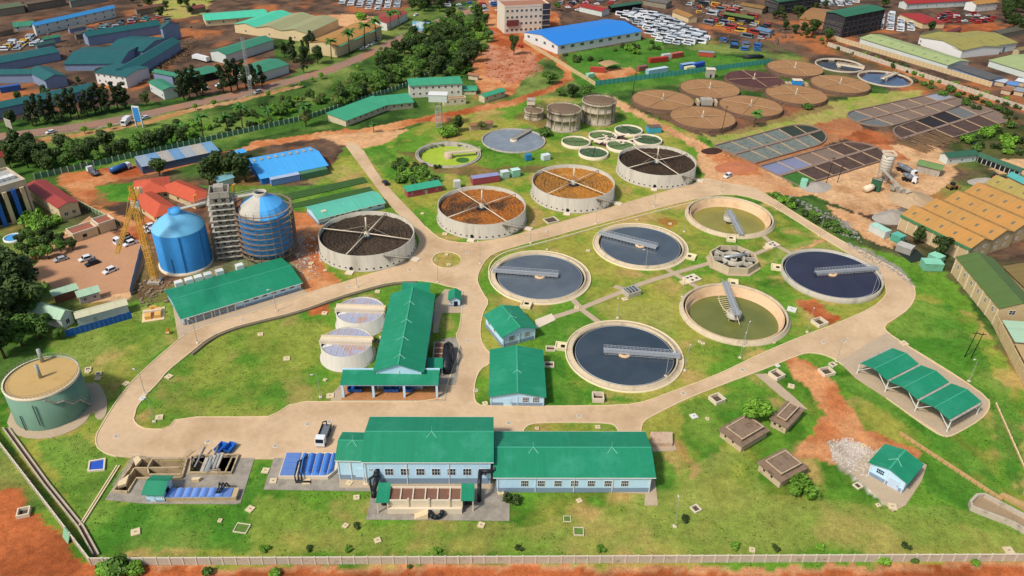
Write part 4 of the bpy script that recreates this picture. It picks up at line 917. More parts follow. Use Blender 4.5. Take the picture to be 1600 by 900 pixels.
for P, z in (([(203,735),(213,719),(292,719),(285,748),(214,749),(200,771),(178,769)], -2.6), ([(298,741),(300,715),(373,713),(362,741)], -2)):
    MB().add([lc(x, y, z) for x, y in [(p[0], p[1]) for p in P]], [tuple(range(len(P)))]).build('channel_floor', mat('wet_floor', '8a7a66', .5, .25, .5, 2), T)
for i in range(5):   # screens and conveyors over the right pit
    q0 = lc(312+i*6, 741-i*2, 0); m_ = MB(); m_.add([(q0[0],q0[1],.2),(q0[0]+.8,q0[1],.2),(q0[0]+1.5,q0[1]+3.2,2.0),(q0[0]+.7,q0[1]+3.2,2.0),(q0[0],q0[1],.6),(q0[0]+.8,q0[1],.6),(q0[0]+1.5,q0[1]+3.2,2.4),(q0[0]+.7,q0[1]+3.2,2.4)], [(3,2,1,0),(4,5,6,7),(0,1,5,4),(1,2,6,5),(2,3,7,6),(3,0,4,7)]); m_.build('screen_unit', mat('screen_steel', '8a8d8c', .6, .2, .6, 3) if i % 2 else M_concG, T)
q0, q1 = lc(324,739,.6), lc(341,697,2.6); MB().tube(q0, q1, .32, 8).build('screw_conveyor', mat('conveyor_grey', '7c8082', .5, .15), T)
q0, q1 = lc(304,730,.4), lc(320,699,1.8); MB().tube(q0, q1, .25, 8).build('screw_conveyor', MATS['conveyor_grey'], T)
for x0, y0, x1, y1 in ((301,726,318,697),(178,762,208,718),(206,715,222,716),(288,716,300,706),(328,740,345,738)):
    p, q = lc(x0, y0, .1), lc(x1, y1, .1); g_ = MB(); n = 6
    for i in range(n+1): x, y = p[0]+(q[0]-p[0])*i/n, p[1]+(q[1]-p[1])*i/n; g_.tube((x, y, .1), (x, y, 1.25), .05, 5)
    g_.tube((p[0],p[1],1.25),(q[0],q[1],1.25),.05,5); g_.tube((p[0],p[1],.7),(q[0],q[1],.7),.04,5); g_.build('handrail', M_concL, T)
for P in ([(301,750),(316,749),(311,753.5),(300,754)], [(187,756),(203,745),(198,760),(185,764)], [(209,720),(217,716),(222,722),(213,732)]):
    MB().prism([lc(x, y, 0)[:2] for x, y in P], .09, .9).build('slab', M_kerb, T)
B = bld('control_cabin', 'tiny pale-blue cabin with green roof on the inlet pad', (230,783), (258,784), (267,746), eave=769, roof='x', rise=.9, ov=.7, og=.5, ridge=.55, ph=.5, plinth=M_plinth)
door(B, 'f', B.L*.35, 1.2, 1.9, M_bluewall); win(B, 'r', [B.D*.45], 1.2, 1.5, 1.0, 4, 1, fm=M_dark); win(B, 'f', [B.L*.85], .9, .6, .6, 1, 1, gm=M_white)
T, L, lc = frame('covered_grit_channel', 'row of pale blue channel covers right of the tiny cabin', 'channel', (260,784), (370,783)); hB = 1.2; D = lc(373,762,hB)[1]
MB().box(0, L, 0, D, 0, hB).build('wall', M_in, T)
for i in range(8):
    x0 = L*i/8.6; x1 = L*(i+1)/8.6-.12; V = []
    for j in range(7): u = j/6; z = hB+.05+(.45*math.sin(math.pi*u) if i < 7 else .1); x = x0+(x1-x0)*u; V += [(x,.1,hB+.02),(x,.2,z),(x,D-.2,z),(x,D-.1,hB+.02)]
    MB().add(V, [(j*4+m, (j+1)*4+m, (j+1)*4+m+1, j*4+m+1) for j in range(6) for m in range(3)]).build('cover_panel', M_frp if i < 7 else M_blue2, T)
for k in range(3): MB().path([(L*.72+k*.8,D+1.5,.3),(L*.72+k*.8,D+.3,hB+1.3),(L*.74+k*.5,D*.6,hB+1.2),(L*.7+k*.4,D*.3,hB+.5)], .18, 8).build('pipe', M_black, T)
for px, py, lb in ((346,703,'left blue tipping skip at the inlet screens'),(360,703,'right blue tipping skip at the inlet screens')): skip(lb, gp(px, py), R(-18), (1.9,3.2,1.3))
# lined pit in the lawn
T = thing('lined_pit', 'small square pit lined with bright blue sheet on the left lawn', 'pit', gp(150,728)); lc = local(T)
Pp = [lc(137.5,735,.45), lc(162,733,.45), lc(163.5,716,.45), lc(140,720,.45)]
MB().ribbon([p[:2] for p in Pp], .5, -.1, .45, True).build('rim', M_concL, T); MB().prism([p[:2] for p in Pp], 0, .2).build('liner', mat('liner_blue', '2f57b5', .4, .15), T)
# ------------------------------------------------------------------ green steel tank
T = thing('sludge_storage_tank', 'big green cylindrical tank with tan top and railing at the left edge', 'tank', (-120.2,155.5,0)); r, hh = 8.9, 10.4
M_gtank = mat('tank_green', '6f917c', .75, .1, .15, 2, stain=('5a7f72', .5, .75, .12), streak=True)
MB().lathe([(r,0),(r,hh),(r-.25,hh),(r-.25,hh-.5)], 72).build('wall', M_gtank, T)
MB().lathe([(r+.06,hh-.5),(r+.12,hh+.12),(r-.3,hh+.12)], 72).build('rim', M_concL, T)
MB().disc(r-.26, hh-.25, 72).build('roof', mat('tank_roof_tan', 'bd9c64', .85, .1, .1, 1.5, stain=('a7824c', .52, .8, .12)), T)
rl = MB()
for i in range(60): a_ = 2*math.pi*i/60; rl.tube(((r-.1)*math.cos(a_),(r-.1)*math.sin(a_),hh+.1),((r-.1)*math.cos(a_),(r-.1)*math.sin(a_),hh+1.15),.04,4)
rl.lathe([(r-.1,hh+1.1),(r-.1,hh+1.2)], 60); rl.lathe([(r-.1,hh+.6),(r-.1,hh+.66)], 60); rl.build('railing', M_steel, T)
for px, lb in (((63,589), .45), ((66,564), .5)):
    p = gp(px[0], px[1], hh)-T.location; MB().tube((p.x,p.y,hh-.3),(p.x,p.y,hh+3.8),lb,12).build('vent_pipe', mat('pipe_grey', '9aa096', .6, .1), T)
stt = MB(); zz = [hh-.6, hh-2.6, hh-2.9, hh-5.2, hh-5.4, hh-8, 0.4]; aa = [-60,-46,-36,-24,-12,-2,8]
stt.path([((r+.7)*math.cos(R(q)),(r+.7)*math.sin(R(q)),z) for q, z in zip(aa, zz)], .22, 5); stt.path([((r+1.1)*math.cos(R(q)),(r+1.1)*math.sin(R(q)),z+1) for q, z in zip(aa, zz)], .05, 5); stuff(stt.build('stair', M_concG, T))
for q, z0, z1 in ((-78,2,8.6),(-105,.3,5)): MB().tube(((r+.3)*math.cos(R(q)),(r+.3)*math.sin(R(q)),z0),((r+.3)*math.cos(R(q)),(r+.3)*math.sin(R(q)),z1),.14,6).build('drain_pipe', mat('pipe_dark_green', '4e6a60', .7, .1), T)
# ------------------------------------------------------------------ octagonal chamber and splitters
T = thing('octagonal_chamber', 'eight-sided concrete flow chamber with ring channel among the clarifiers', 'chamber', gp(1145,411)); r = 8.4
o8 = [(r*math.cos(R(22.5+45*i)), r*math.sin(R(22.5+45*i))) for i in range(8)]
MB().prism([(x*1.16, y*1.16) for x, y in o8], 0, .18).build('apron', M_path, T)
for i in range(8):
    p, q = Vector(o8[i]+(0,)), Vector(o8[(i+1) % 8]+(0,)); MB().ribbon([p[:2], q[:2]], .45, 0, 2.7).build('wall_panel', M_tankc, T)
MB().prism([(x*.97, y*.97) for x, y in o8], .19, 1.0).build('floor', M_dark, T)
MB().lathe([(4.0,.9),(4.0,2.6),(3.5,2.6),(3.5,.9)], 36).build('ring_wall', M_tankg, T)
for i in range(8): a_ = R(45*i); MB().box(4.0, 7.6, -.17, .17, 1.0, 2.45).build('divider', M_tankg, T, (0,0,0), a_)
MB().tube((-3.9,-.8,2.7),(4.5,1.4,2.9),.55,12).build('pipe', M_steel, T); MB().lathe([(1.2,.9),(1.2,2.2),(.9,2.2),(.9,1)], 20).build('inlet_ring', M_tankg, T)
for (sx, sy) in ((4.6,-4.5),(-5.6,2.2),(5.4,3.0)): MB().box(sx-.7, sx+.7, sy-.7, sy+.7, 1.0, 2.9).build('gate_box', M_tankg, T)
def splitter(label, px, s, holes, h=.7):
    T = thing('splitter_box', label, 'chamber', gp(*px), R(32)); MB().box(-s, s, -s*.8, s*.8, 0, h).build('box', M_concL, T)
    MB().box(-s*1.9, -s*1.02, -s*.6, s*.4, 0, h*.5).build('step', M_kerb, T)
    for x, y in holes: MB().box(x*s-.45, x*s+.45, y*s-.4, y*s+.4, h+.003, h+.05).build('opening', M_dark, T)
splitter('low concrete splitter box between the olive clarifier and the octagonal chamber', (1081,437), 2.6, [(-.5,.3),(.1,.35),(.5,-.3),(-.3,-.4)])
splitter('low concrete splitter box beside the indigo clarifier path', (1207,384), 2.2, [(-.4,.2),(.3,.3),(0,-.4)])
T = thing('valve_chamber', 'railed concrete valve chamber at the middle crossing of the lawn paths', 'chamber', gp(986,459), R(30)); MB().box(-2.6,2.6,-2,2,0,1.7).build('box', M_tankg, T)
MB().box(-2.2,2.2,-1.6,1.6,1.703,1.75).build('top_grate', M_dark, T)
for i in range(4): MB().box(-2+i*1.2,-1.7+i*1.2,-1.6,1.6,1.75,2.2).build('gate_frame', M_steel, T)
for x in (-2.5, 2.5): MB().path([(x,-1.9,1.7),(x,-1.9,2.8),(x,1.9,2.8),(x,1.9,1.7)], .06, 5).build('railing', M_steel, T)
# ------------------------------------------------------------------ carport
h = 4.2; A, Bp = gp(1339,584), gp(1479,675); T = thing('vehicle_shelter', 'steel carport with three folded green roof bays at the right', 'shelter', A, yaw(A, Bp)); lc = local(T); L = (Bp-A).length; D = lc(1385,540,h)[1]
for i in range(3):
    x0, x1 = L*i/3+.35, L*(i+1)/3-.35; xm = (x0+x1)/2; rb = MB(); pr = [(x0,h),(xm,h+1.0),(x1,h),(x1,h+.13),(xm,h+1.13),(x0,h+.13)]
    extrude(rb, pr, -.6, D+.4, 'y'); 
    for y in (-.6, D+.4): rb.add([(v, y, z) for v, z in pr], [(5,4,1,0),(4,3,2,1)])
    ro = rb.build('roof_bay', M_grY, T); MB().box(xm-.18, xm+.18, -.6, D+.4, h+1.1, h+1.2).build('ridge_cap', M_capg, ro)
for i in range(4):
    x = L*i/3; MB().box(x-.3, x+.3, -.5, D+.3, h-.2, h-.02).build('gutter', M_concG, T)
    for y in (0, D): 
        MB().box(x-.13, x+.13, y-.13, y+.13, 0, h-.2).build('post', M_white, T)
    if i < 3:
        xm = L*(i+.5)/3
        for y in (0, D): MB().path([(x,y,1.2),(xm-1,y,h+.5),(xm+1,y,h+.5),(L*(i+1)/3,y,1.2)], .11, 5).build('brace', M_white, T)
# ------------------------------------------------------------------ small house and old chambers at right
B = bld('generator_house', 'small light-blue house with green gable standing in pale rubble', (1355,741), (1409,771), (1443,728), eave=722, roof='y', rise=1.2, plinth=M_plinth, ph=1.2, cap=M_capg, ov=.6, og=.7)
win(B, 'f', [B.L*.3], 2.0, 1.9, 1.5, 4, 2, fm=M_bluewall, gm=M_dark); door(B, 'f', B.L*.72, 2.6, 2.7, mat('pale_shutter', 'b9cbdd', .6, .08)); lightning(B, [B.D*.5], .5, 'y'); win(B, 'r', [3, 7], 2, 1.3, 1.2, 2, 2)
M_old = mat('old_concrete', 'c0aa8c', .95, .2, .5, 3, stain=('6b5848', .56, .78, .6))
M_oldd = mat('old_concrete_top', '86705c', .95, .22, .5, 3, stain=('54443a', .52, .7, .4))
def bunker(label, a, b, c, h, up):
    A, Bp = gp(*a), gp(*b); T = thing('old_chamber', label, 'chamber', A, yaw(A, Bp), 'derelict concrete chambers'); lc = local(T); L = (Bp-A).length; D = lc(c[0], c[1], h)[1]
    MB().box(0, L, 0, D, 0, h).build('wall', M_old, T); MB().box(-.5, L+.5, -.5, D+.5, h, h+.3).build('roof_slab', M_oldd, T)
    if up: MB().box(.9, L-.9, .9, D-.9, h+.3, h+1.1).build('upper_slab', M_oldd, T); MB().ribbon([(.9,.9),(L-.9,.9),(L-.9,D-.9),(.9,D-.9)], .3, h+1.1, h+1.35, True).build('upper_kerb', M_old, T)
    for u in (.25, .6): MB().box(L*u-.3, L*u+.3, -.03, .1, h*.5, h*.75).build('opening', M_dark, T)
bunker('brown derelict concrete chamber nearest the light-green bush, its wall facing left', (1124,682), (1157,707), (1192,668), 2.2, True)
bunker('brown derelict concrete chamber beside the red soil track, farthest of three', (1203,666), (1226,678), (1268,648), 2.4, True)
bunker('brown derelict concrete chamber with a dark stained top, nearest the round bush', (1184,735), (1217,763), (1259,731), 2.4, True)
slab('concrete_plinth', 'bare stained concrete plinth at the right end of the long front hall', 'slab', [(1017,698),(1050,698),(1050,680),(1016,680)], 1.2, mat('stained_plinth', 'c3a88c', .9, .2, .3, 2, stain=('b07a5c', .52, .7, .4)))
# ------------------------------------------------------------------ silo complex, middle left
B = bld('grit_hall', 'green-roofed light-blue hall in front of the two blue silos', (288,509), (471,453), (441,403), eave=497, rise=1.6, plinth=M_plinth, ph=1.0, cap=M_capg, ov=.5, og=.6)
win(B, 'f', [B.L*k for k in (.52,.6,.68,.76,.84,.92)], 1.6, 1.6, 1.1, 4, 1)
for k in range(7): MB().box(B.L*(.03+k*.065)-.2, B.L*(.03+k*.065)+.2, -.35, -.07, 0, B.h-.5).build('pilaster', M_concL, B.o)
MB().box(.5, B.L*.42, -.12, -.065, 1.2, B.h-.8).build('louvre_strip', mat('grey_louvre', '8d8a84', .8, .2), B.o)
for i, px in enumerate(((275,434),(291,430),(306,427),(322,424),(340,419),(372,412))):
    p = gp(px[0], px[1]+5, 3); q = local(B.o)(px[0], px[1]+4, B.h); MB().obox((q[0], B.D+.8, 0), (2.4, 2.0, B.h+1.6)).build('ventilator', M_white, B.o)
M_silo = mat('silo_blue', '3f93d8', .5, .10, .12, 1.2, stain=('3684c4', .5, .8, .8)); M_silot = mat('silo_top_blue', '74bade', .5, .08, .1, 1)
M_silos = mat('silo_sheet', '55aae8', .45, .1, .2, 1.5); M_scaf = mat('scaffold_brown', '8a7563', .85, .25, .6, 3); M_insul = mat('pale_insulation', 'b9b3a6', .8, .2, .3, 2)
T = thing('blue_silo', 'smooth blue silo with rounded cone top beside the yellow crane', 'silo', gp(292,411)); r = 8.5; hs = 14.5
MB().lathe([(r,0),(r,hs),(r*.98,hs+.3),(r*.72,hs+2.3),(r*.45,hs+3.9),(2.0,hs+5.0)], 64).build('shell', M_silo, T)
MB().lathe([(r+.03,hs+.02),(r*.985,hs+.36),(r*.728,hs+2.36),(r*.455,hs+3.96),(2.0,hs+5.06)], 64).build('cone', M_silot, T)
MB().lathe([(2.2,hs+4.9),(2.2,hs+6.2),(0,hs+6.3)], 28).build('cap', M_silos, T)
MB().lathe([(r+.5,0),(r+.5,.9),(r,.9)], 64).build('base_ring', M_concL, T)
for q in (-70, -95, -20): MB().tube(((r+.15)*math.cos(R(q)),(r+.15)*math.sin(R(q)),.5),((r+.15)*math.cos(R(q)),(r+.15)*math.sin(R(q)),hs-(8 if q == -95 else 0)),.12,6).build('downpipe', mat('pipe_silo', '356f9e', .6, .1), T)
T2 = thing('scaffolded_silo', 'blue silo wrapped in brown scaffold rings with white patched cone', 'silo', gp(422,396)); z0 = 3.4
MB().lathe([(r-2,z0-1.8),(r,z0),(r,hs+2.6)], 64).build('shell', M_silo, T2)
cn = MB(); n = 18
for i in range(n):
    t0, t1 = 2*math.pi*i/n, 2*math.pi*(i+1)/n; P = [(r+.05,hs+2.6),(r*.8,hs+5.4),(2.0,hs+8.6)]
    g_ = MB(); V = [(rr*math.cos(t), rr*math.sin(t), z) for t in (t0, t1) for rr, z in P]; g_.add(V, [(0,3,4,1),(1,4,5,2)]); dm = (t0+t1)/2
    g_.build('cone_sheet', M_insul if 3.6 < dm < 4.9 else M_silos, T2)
MB().lathe([(2.2,hs+8.4),(2.2,hs+9.6),(1.9,hs+9.6),(1.9,hs+8.5)], 28).build('cap', M_insul, T2)
for i in range(9):
    z = z0-1+i*2.05; g_ = MB().lathe([(r+.7,z),(r+1.4,z),(r+1.4,z+.12),(r+.7,z+.12),(r+.7,z)], 40, smooth=False); g_.lathe([(r+1.4,z+1.0),(r+1.4,z+1.06)], 40); g_.build('scaffold_ring', M_scaf, T2)
for i in range(24):
    a_ = 2*math.pi*i/24; MB().tube(((r+1.4)*math.cos(a_),(r+1.4)*math.sin(a_),0),((r+1.4)*math.cos(a_),(r+1.4)*math.sin(a_),z0+17),.09,5).build('scaffold_pole', M_scaf, T2)
for i in range(8): a_ = 2*math.pi*i/8; MB().tube(((r-1)*math.cos(a_),(r-1)*math.sin(a_),0),((r-1)*math.cos(a_),(r-1)*math.sin(a_),z0),.4,8).build('leg', M_concG, T2)
ht = hz(361,402,300); T3 = thing('stair_tower', 'tall grey concrete stair tower in scaffolding between the two silos', 'tower', gp(362,399), R(16)); s = 3.0
M_tow = mat('tower_concrete', '8f8a82', .9, .18, .3, 2, stain=('5d5850', .5, .7, .4))
MB().box(-s, s, -s, s, 0, ht-1.5).build('shaft', M_tow, T3); MB().ribbon([(-s,-s),(s,-s),(s,s),(-s,s)], .5, ht-1.5, ht+.6, True).build('parapet', M_concG, T3); MB().box(-1.6,1.6,-1.6,1.6,ht-1.5,ht+1.8).build('lift_head', M_concG, T3)
for i in range(11):
    z = 1.5+i*(ht-3)/11; MB().ribbon([(-s-.9,-s-.9),(s+.9,-s-.9),(s+.9,s+.9),(-s-.9,s+.9)], 1.1, z, z+.22, True).build('platform', M_insul, T3)
    for x in (-1.4, 1.2): MB().box(x-.6, x+.6, -s-.05, -s+.1, z+.6, z+1.7).build('opening', M_dark, T3)
for x in (-s-1.4, -s/2, s/2, s+1.4):
    for y in (-s-1.4, s+1.4): MB().tube((x,y,0),(x,y,ht-.8),.09,5).build('scaffold_pole', M_scaf, T3)
for y in (-s/2, s/2):
    for x in (-s-1.4, s+1.4): MB().tube((x,y,0),(x,y,ht-.8),.09,5).build('scaffold_pole', M_scaf, T3)
for sd in (-1, 1):
    T4 = thing('scaffold_bay', ('brown scaffold bay between the smooth silo and the tower','brown scaffold bay between the tower and the scaffolded silo')[sd > 0], 'scaffold', gp(345 if sd < 0 else 385, 400 if sd < 0 else 398), R(16))
    for x in (-1.5, 0, 1.5):
        for y in (-2, 0, 2): MB().tube((x,y,0),(x,y,15),.09,5).build('pole', M_scaf, T4)
    for i in range(7): MB().box(-1.7,1.7,-2.2,2.2,1.8+i*2,1.95+i*2).build('deck', M_scaf, T4)
def catwalk(label, p, q, w_=1.6):
    T = thing('catwalk', label, 'catwalk', p); d = Vector(q)-Vector(p); T.rotation_euler.z = math.atan2(d.y, d.x); L = math.hypot(d.x, d.y); dz_ = d.z
    MB().add([(0,-w_/2,0),(L,-w_/2,dz_),(L,w_/2,dz_),(0,w_/2,0),(0,-w_/2,.2),(L,-w_/2,dz_+.2),(L,w_/2,dz_+.2),(0,w_/2,.2)], [(3,2,1,0),(4,5,6,7),(0,1,5,4),(1,2,6,5),(2,3,7,6),(3,0,4,7)]).build('deck', M_insul, T)
    for s in (-1, 1): MB().path([(0,s*w_/2,.2),(0,s*w_/2,1.3),(L,s*w_/2,dz_+1.3),(L,s*w_/2,dz_+.2)], .07, 5).build('rail', M_steel, T)
tc_ = T3.location
catwalk('pale catwalk from the smooth silo top to the tower', T.location+Vector((1.5,.6,hs+6)), (tc_.x-2.5, tc_.y, ht-4))
catwalk('pale catwalk from the tower to the patched silo top', (tc_.x+2.5, tc_.y, ht-3), T2.location+Vector((-1.6,.4,hs+8.6)))
for px, py, z, lb in ((305,317,22,'small orange davit on the catwalk left of the tower'),(365,300,24,'small orange davit right of the tower top')):
    p = gp(px, py, z); tag(MB().path([(0,0,0),(0,0,2.6),(1.2,0,3.1)], .22, 6).build('davit', mat('orange_paint', 'd98a2a', .5, .1), None, p), lb, 'davit')
# lattice tower crane
M_cr = mat('crane_yellow', 'cf9a35', .5, .14, .5, 2)
def lattice(mb, p, q, wd, seg, r_=.12, up=None):
    p, q = Vector(p), Vector(q); d = (q-p); n = max(2, int(d.length/seg)); u = d.normalized().orthogonal().normalized() if up is None else Vector(up); v = d.normalized().cross(u).normalized(); u = v.cross(d.normalized())
    cr = [(u+v)*wd/2, (u-v)*wd/2, (-u-v)*wd/2, (-u+v)*wd/2]
    for c in cr: mb.tube(p+c, q+c, r_, 4)
    for i in range(n):
        a_, b_ = p+d*i/n, p+d*(i+1)/n
        for k in range(4):
            c0, c1 = cr[k], cr[(k+1) % 4]; mb.tube(a_+c0, b_+c1, r_*.6, 3, cap=False); mb.tube(a_+c0, a_+c1, r_*.6, 3, cap=False)
    return mb
hc = hz(243,440,322); T = thing('tower_crane', 'yellow lattice tower crane left of the smooth blue silo', 'crane', gp(243,440))
MB().box(-2,2,-2,2,0,.7).build('base', M_concG, T); lattice(MB(), (0,0,.7), (0,0,hc), 1.8, 1.8, .16, (1,0,0)).build('mast', M_cr, T)
tip = gp(181,414,hc+.6)-T.location; jd = Vector((tip.x, tip.y, 0)).normalized()
MB().obox((0,0,hc), (2.2,2.2,1.6), math.atan2(jd.y, jd.x)).build('cab', M_white, T)
lattice(MB(), (0,0,hc+2), tuple(jd*min(34, tip.to_2d().length)+Vector((0,0,hc+2))), .9, 1.6, .08, (0,0,1)).build('jib', M_cr, T)
lattice(MB(), (0,0,hc+2), tuple(-jd*9+Vector((0,0,hc+2))), 1.2, 1.6, .11, (0,0,1)).build('counter_jib', M_cr, T)
lattice(MB(), (0,0,hc+1.6), (0,0,hc+7), 1.0, 1.2, .12, (1,0,0)).build('apex', M_cr, T); MB().obox(tuple(-jd*8.4+Vector((0,0,hc+.6))), (1.6,2.2,1.8), math.atan2(jd.y, jd.x)).build('counterweight', M_concL, T)
MB().tube((0,0,hc+7), tuple(jd*20+Vector((0,0,hc+2.6))), .06, 4).build('tie', M_cr, T)
# cream gate structure, yellow machine etc.
T = thing('cable_pit', 'small sand-coloured pump frame on a slab left of the grit hall', 'machine', gp(240,492), R(20)); MB().box(-3.2,3.2,-3.6,3.6,0,.2).build('slab', M_kerb, T)
for x in (-1.4, 1.4): MB().box(x-.9,x+.9,-2.6,2.2,.2,1.3).build('trough', mat('ochre', 'd9a65c', .8, .15), T)
MB().box(-2.6,2.6,-.4,.3,1.3,1.9).build('cross_bar', M_concL, T); MB().box(-1,1,2.2,3,.2,1.6).build('head_box', MATS['ochre'], T)
T = thing('drilling_frame', 'tiny orange frame standing on the lawn left of the grit hall', 'machine', gp(263,522)); MB().tube((-.7,0,0),(0,0,2.2),.16,6).build('leg', MATS['orange_paint'], T); MB().tube((.7,0,0),(0,0,2.2),.16,6).build('leg', MATS['orange_paint'], T); MB().tube((0,1.2,0),(0,0,2.2),.16,6).build('leg', MATS['orange_paint'], T); MB().box(-.5,.5,-.4,.4,.5,.8).build('tray', M_kerb, T)
# ------------------------------------------------------------------ buildings left and above
M_teal = roof_mat('mint_roof', '5fb79c', 'x'); 
B = bld('workshop', 'mint-roofed light-blue workshop behind the lone dark filter', (498,352), (601,326), (586,298), eave=342, rise=1.4, rm=M_teal, plinth=M_plinth, ph=.9, ov=.4, og=.5)
win(B, 'f', [B.L*k for k in (.2,.28,.36,.44,.52,.62,.78,.92)], 1.6, 1.5, 1.2, 3, 1); MB().box(B.L*.1, B.L*.17, B.D*.22, B.D*.34, B.h+.5, B.h+1.1).build('vent', M_concL, B.o)
M_sb = roof_mat('sky_blue_roof', '4aa4e2', 'x', var=.08)
B = bld('blue_shed', 'warehouse with bright blue roof behind the silos', (410,289), (512,268), (496,228), eave=279, rise=2.2, rm=M_sb, wall=mat('deep_blue_wall', '2f6cb8', .6, .1), ov=.5, og=.6)
for k in range(9): MB().box(B.L*(.06+k*.11)-.5, B.L*(.06+k*.11)+.5, B.D*.62, B.D*.72, B.h+1.7, B.h+2.2).build('vent', M_concG, B.o)
def container(label, a, b, w_=2.5, h_=2.6, m=None, group='shipping containers', name='shipping_container', roof=None):
    A, Bp = gp(*a), gp(*b); T = thing(name, label, 'container', A, yaw(A, Bp), group); L = (Bp-A).length; body = MB(); n = int(L/.5)+1
    for s in (0, 1):
        y = w_*s; 
        for i in range(n): x0, x1 = L*i/n, L*(i+.5)/n; body.box(x0, x1, y-.03, y+.03, .15, h_-.1)
    body.box(0, L, .03, w_-.03, .12, h_); body.build('body', m, T)
    if roof: MB().box(-.05, L+.05, -.1, w_+.1, h_+.002, h_+.1).build('roof', roof, T)
    d = MB().box(L, L+.06, .1, w_-.1, .25, h_-.15).build('door', m, T); MB().box(L+.06, L+.12, w_/2-.05, w_/2+.05, .3, h_-.2).build('lock_bar', M_steel, d)
    for x in (.05, L-.25):
        for y in (.05, w_-.25): MB().box(x, x+.2, y, y+.2, 0, .12).build('corner_foot', M_dark, T)
    return T
def cm(c): return mat('cont_'+c, c, .55, .16, .4, 2.5, stain=('6b4a38', .6, .78, .5))
container('pale blue shipping container along the front of the bright blue shed', (425,291), (470,282), 3.0, 2.8, cm('6f8fc0'), roof=cm('a8b4c8'))
container('dark green container beside the pale blue one at the blue shed', (472,282), (513,273), 3.0, 2.8, cm('4f7a58'))
for nm, a, b, hh, m, rf, lb in (('site_office', (637,309), (690,299), 3.4, 'a05560', '35a07d', 'red-walled site office with green roof left of the orange filter'),):
    B = bld(nm, lb, a, b, (690,283), eave=299, rise=.5, roof='mono', wall=mat('brick_red_wall', 'a3505a', .85, .15), rm=roof_mat('jade_roof', '3aa07d', 'x'), ov=.5, og=.4); win(B, 'f', even(B.L, 3, 2), 1.1, .8, .8, 2, 1); door(B, 'f', B.L*.55, .9, 2)
container('red site cabin with lilac roof behind the orange filter', (739,290), (781,284), 3.2, 3.0, cm('a84f58'), roof=cm('8e8fb4'))
container('white tall cabinet between the site office and the red cabin', (710,295), (720,294), 2.2, 3.2, cm('c9c9c4'))
container('pale green cabin, the left of two behind the orange filter', (785,281), (796,279), 2.6, 3.2, cm('a9c6b4'), roof=cm('cfd8d2'))
container('pale green cabin, the right of two behind the orange filter', (801,278), (813,276), 2.6, 3.2, cm('8fc2ac'), roof=cm('bfe0d2'))
container('small blue cabin on the grass above the orange filter', (822,252), (831,251), 2.4, 2.8, cm('2f7fa8'))
container('white and teal tank trailer standing right of the small blue cabin', (849,252), (860,250), 2.6, 2.6, cm('cfd6d8'))
container('turquoise hut with flat roof beside the lane by the ring tanks', (1013,209), (1033,208), 4, 3, cm('4aa7b8'), roof=cm('6d5a4c'))
# red tiled U-shaped house
M_tile = roof_mat('orange_tile', 'c2583c', 'x', var=.14, rough=.8, rib=.4); M_tileY = roof_mat('orange_tile', 'c2583c', 'y', var=.14, rough=.8, rib=.4); M_cream = mat('cream_wall', 'd4bd92', .85, .1, .4, 2)
T = None
for lb, a, b, c in (('front wing of the orange-tiled house, facing the car park', (207,322), (247,350), (269,322)), ('rear wing of the orange-tiled house, running behind the courtyard', (216,316), (266,309), (262,277)), ('right wing of the orange-tiled house, nearest the smooth silo', (254,305), (306,327), (332,304))):
    B = bld('tiled_house_wing', lb, a, b, c, h=3.2, roof='hip', rise=2.4, rm=M_tile, wall=M_cream, ov=.9, depth=None, cat='house', group='orange-tiled house wings'); win(B, 'f', even(B.L, 3, 1.5), 1.0, 1.4, 1.2, 2, 1, fm=M_cream)
# maroon-roof hall and blue-columned office at far left
M_mar = roof_mat('maroon_roof', '9c4038', 'y'); M_mar_x = roof_mat('maroon_roof', '9c4038', 'x')
B = bld('maroon_hall', 'cream hall with maroon roof beside the fenced lawn', (97,345), (127,335), (75,287), eave=325, roof='y', rise=1.0, rm=M_mar, wall=M_cream, ov=.4, og=.4, depth=(gp(70,292,4)-gp(110,330,4)).length); win(B, 'f', [B.L*.3, B.L*.7], 1.4, 1.5, 1.4, 2, 2); win(B, 'l', even(B.D, 7, 3), 1.6, 1.2, 1.2, 2, 2)
B = bld('column_office', 'cream office with tall blue columns cut by the left edge', (-40,368), (58,336), (40,268), h=14, roof='flat', wall=mat('office_beige', 'c9b59a', .85, .1, .3, 2), rm=mat('office_roof', 'a3a39c', .9, .15), depth=16, parapet=1.0)
for k in range(7): MB().box(B.L*(.06+k*.14)-.7, B.L*(.06+k*.14)+.7, -1.1, -.1, 0, 12.6).build('column', mat('column_blue', '2f68b8', .5, .1) if k % 2 else M_cream, B.o)
MB().box(B.L*.04, B.L*.96, -.06, 0, .5, 12.2).build('curtain_wall', M_glass, B.o)
for k in range(5): MB().box(B.L*(.5+k*.09), B.L*(.5+k*.09)+1.6, 5, 7.6, 14.1, 15.4).build('roof_unit', M_white, B.o)
B = bld('maroon_wing', 'maroon-roofed wing behind the blue-columned office', (-30,290), (16,277), (14,258), h=10, rise=1.2, rm=M_mar_x, wall=M_cream)
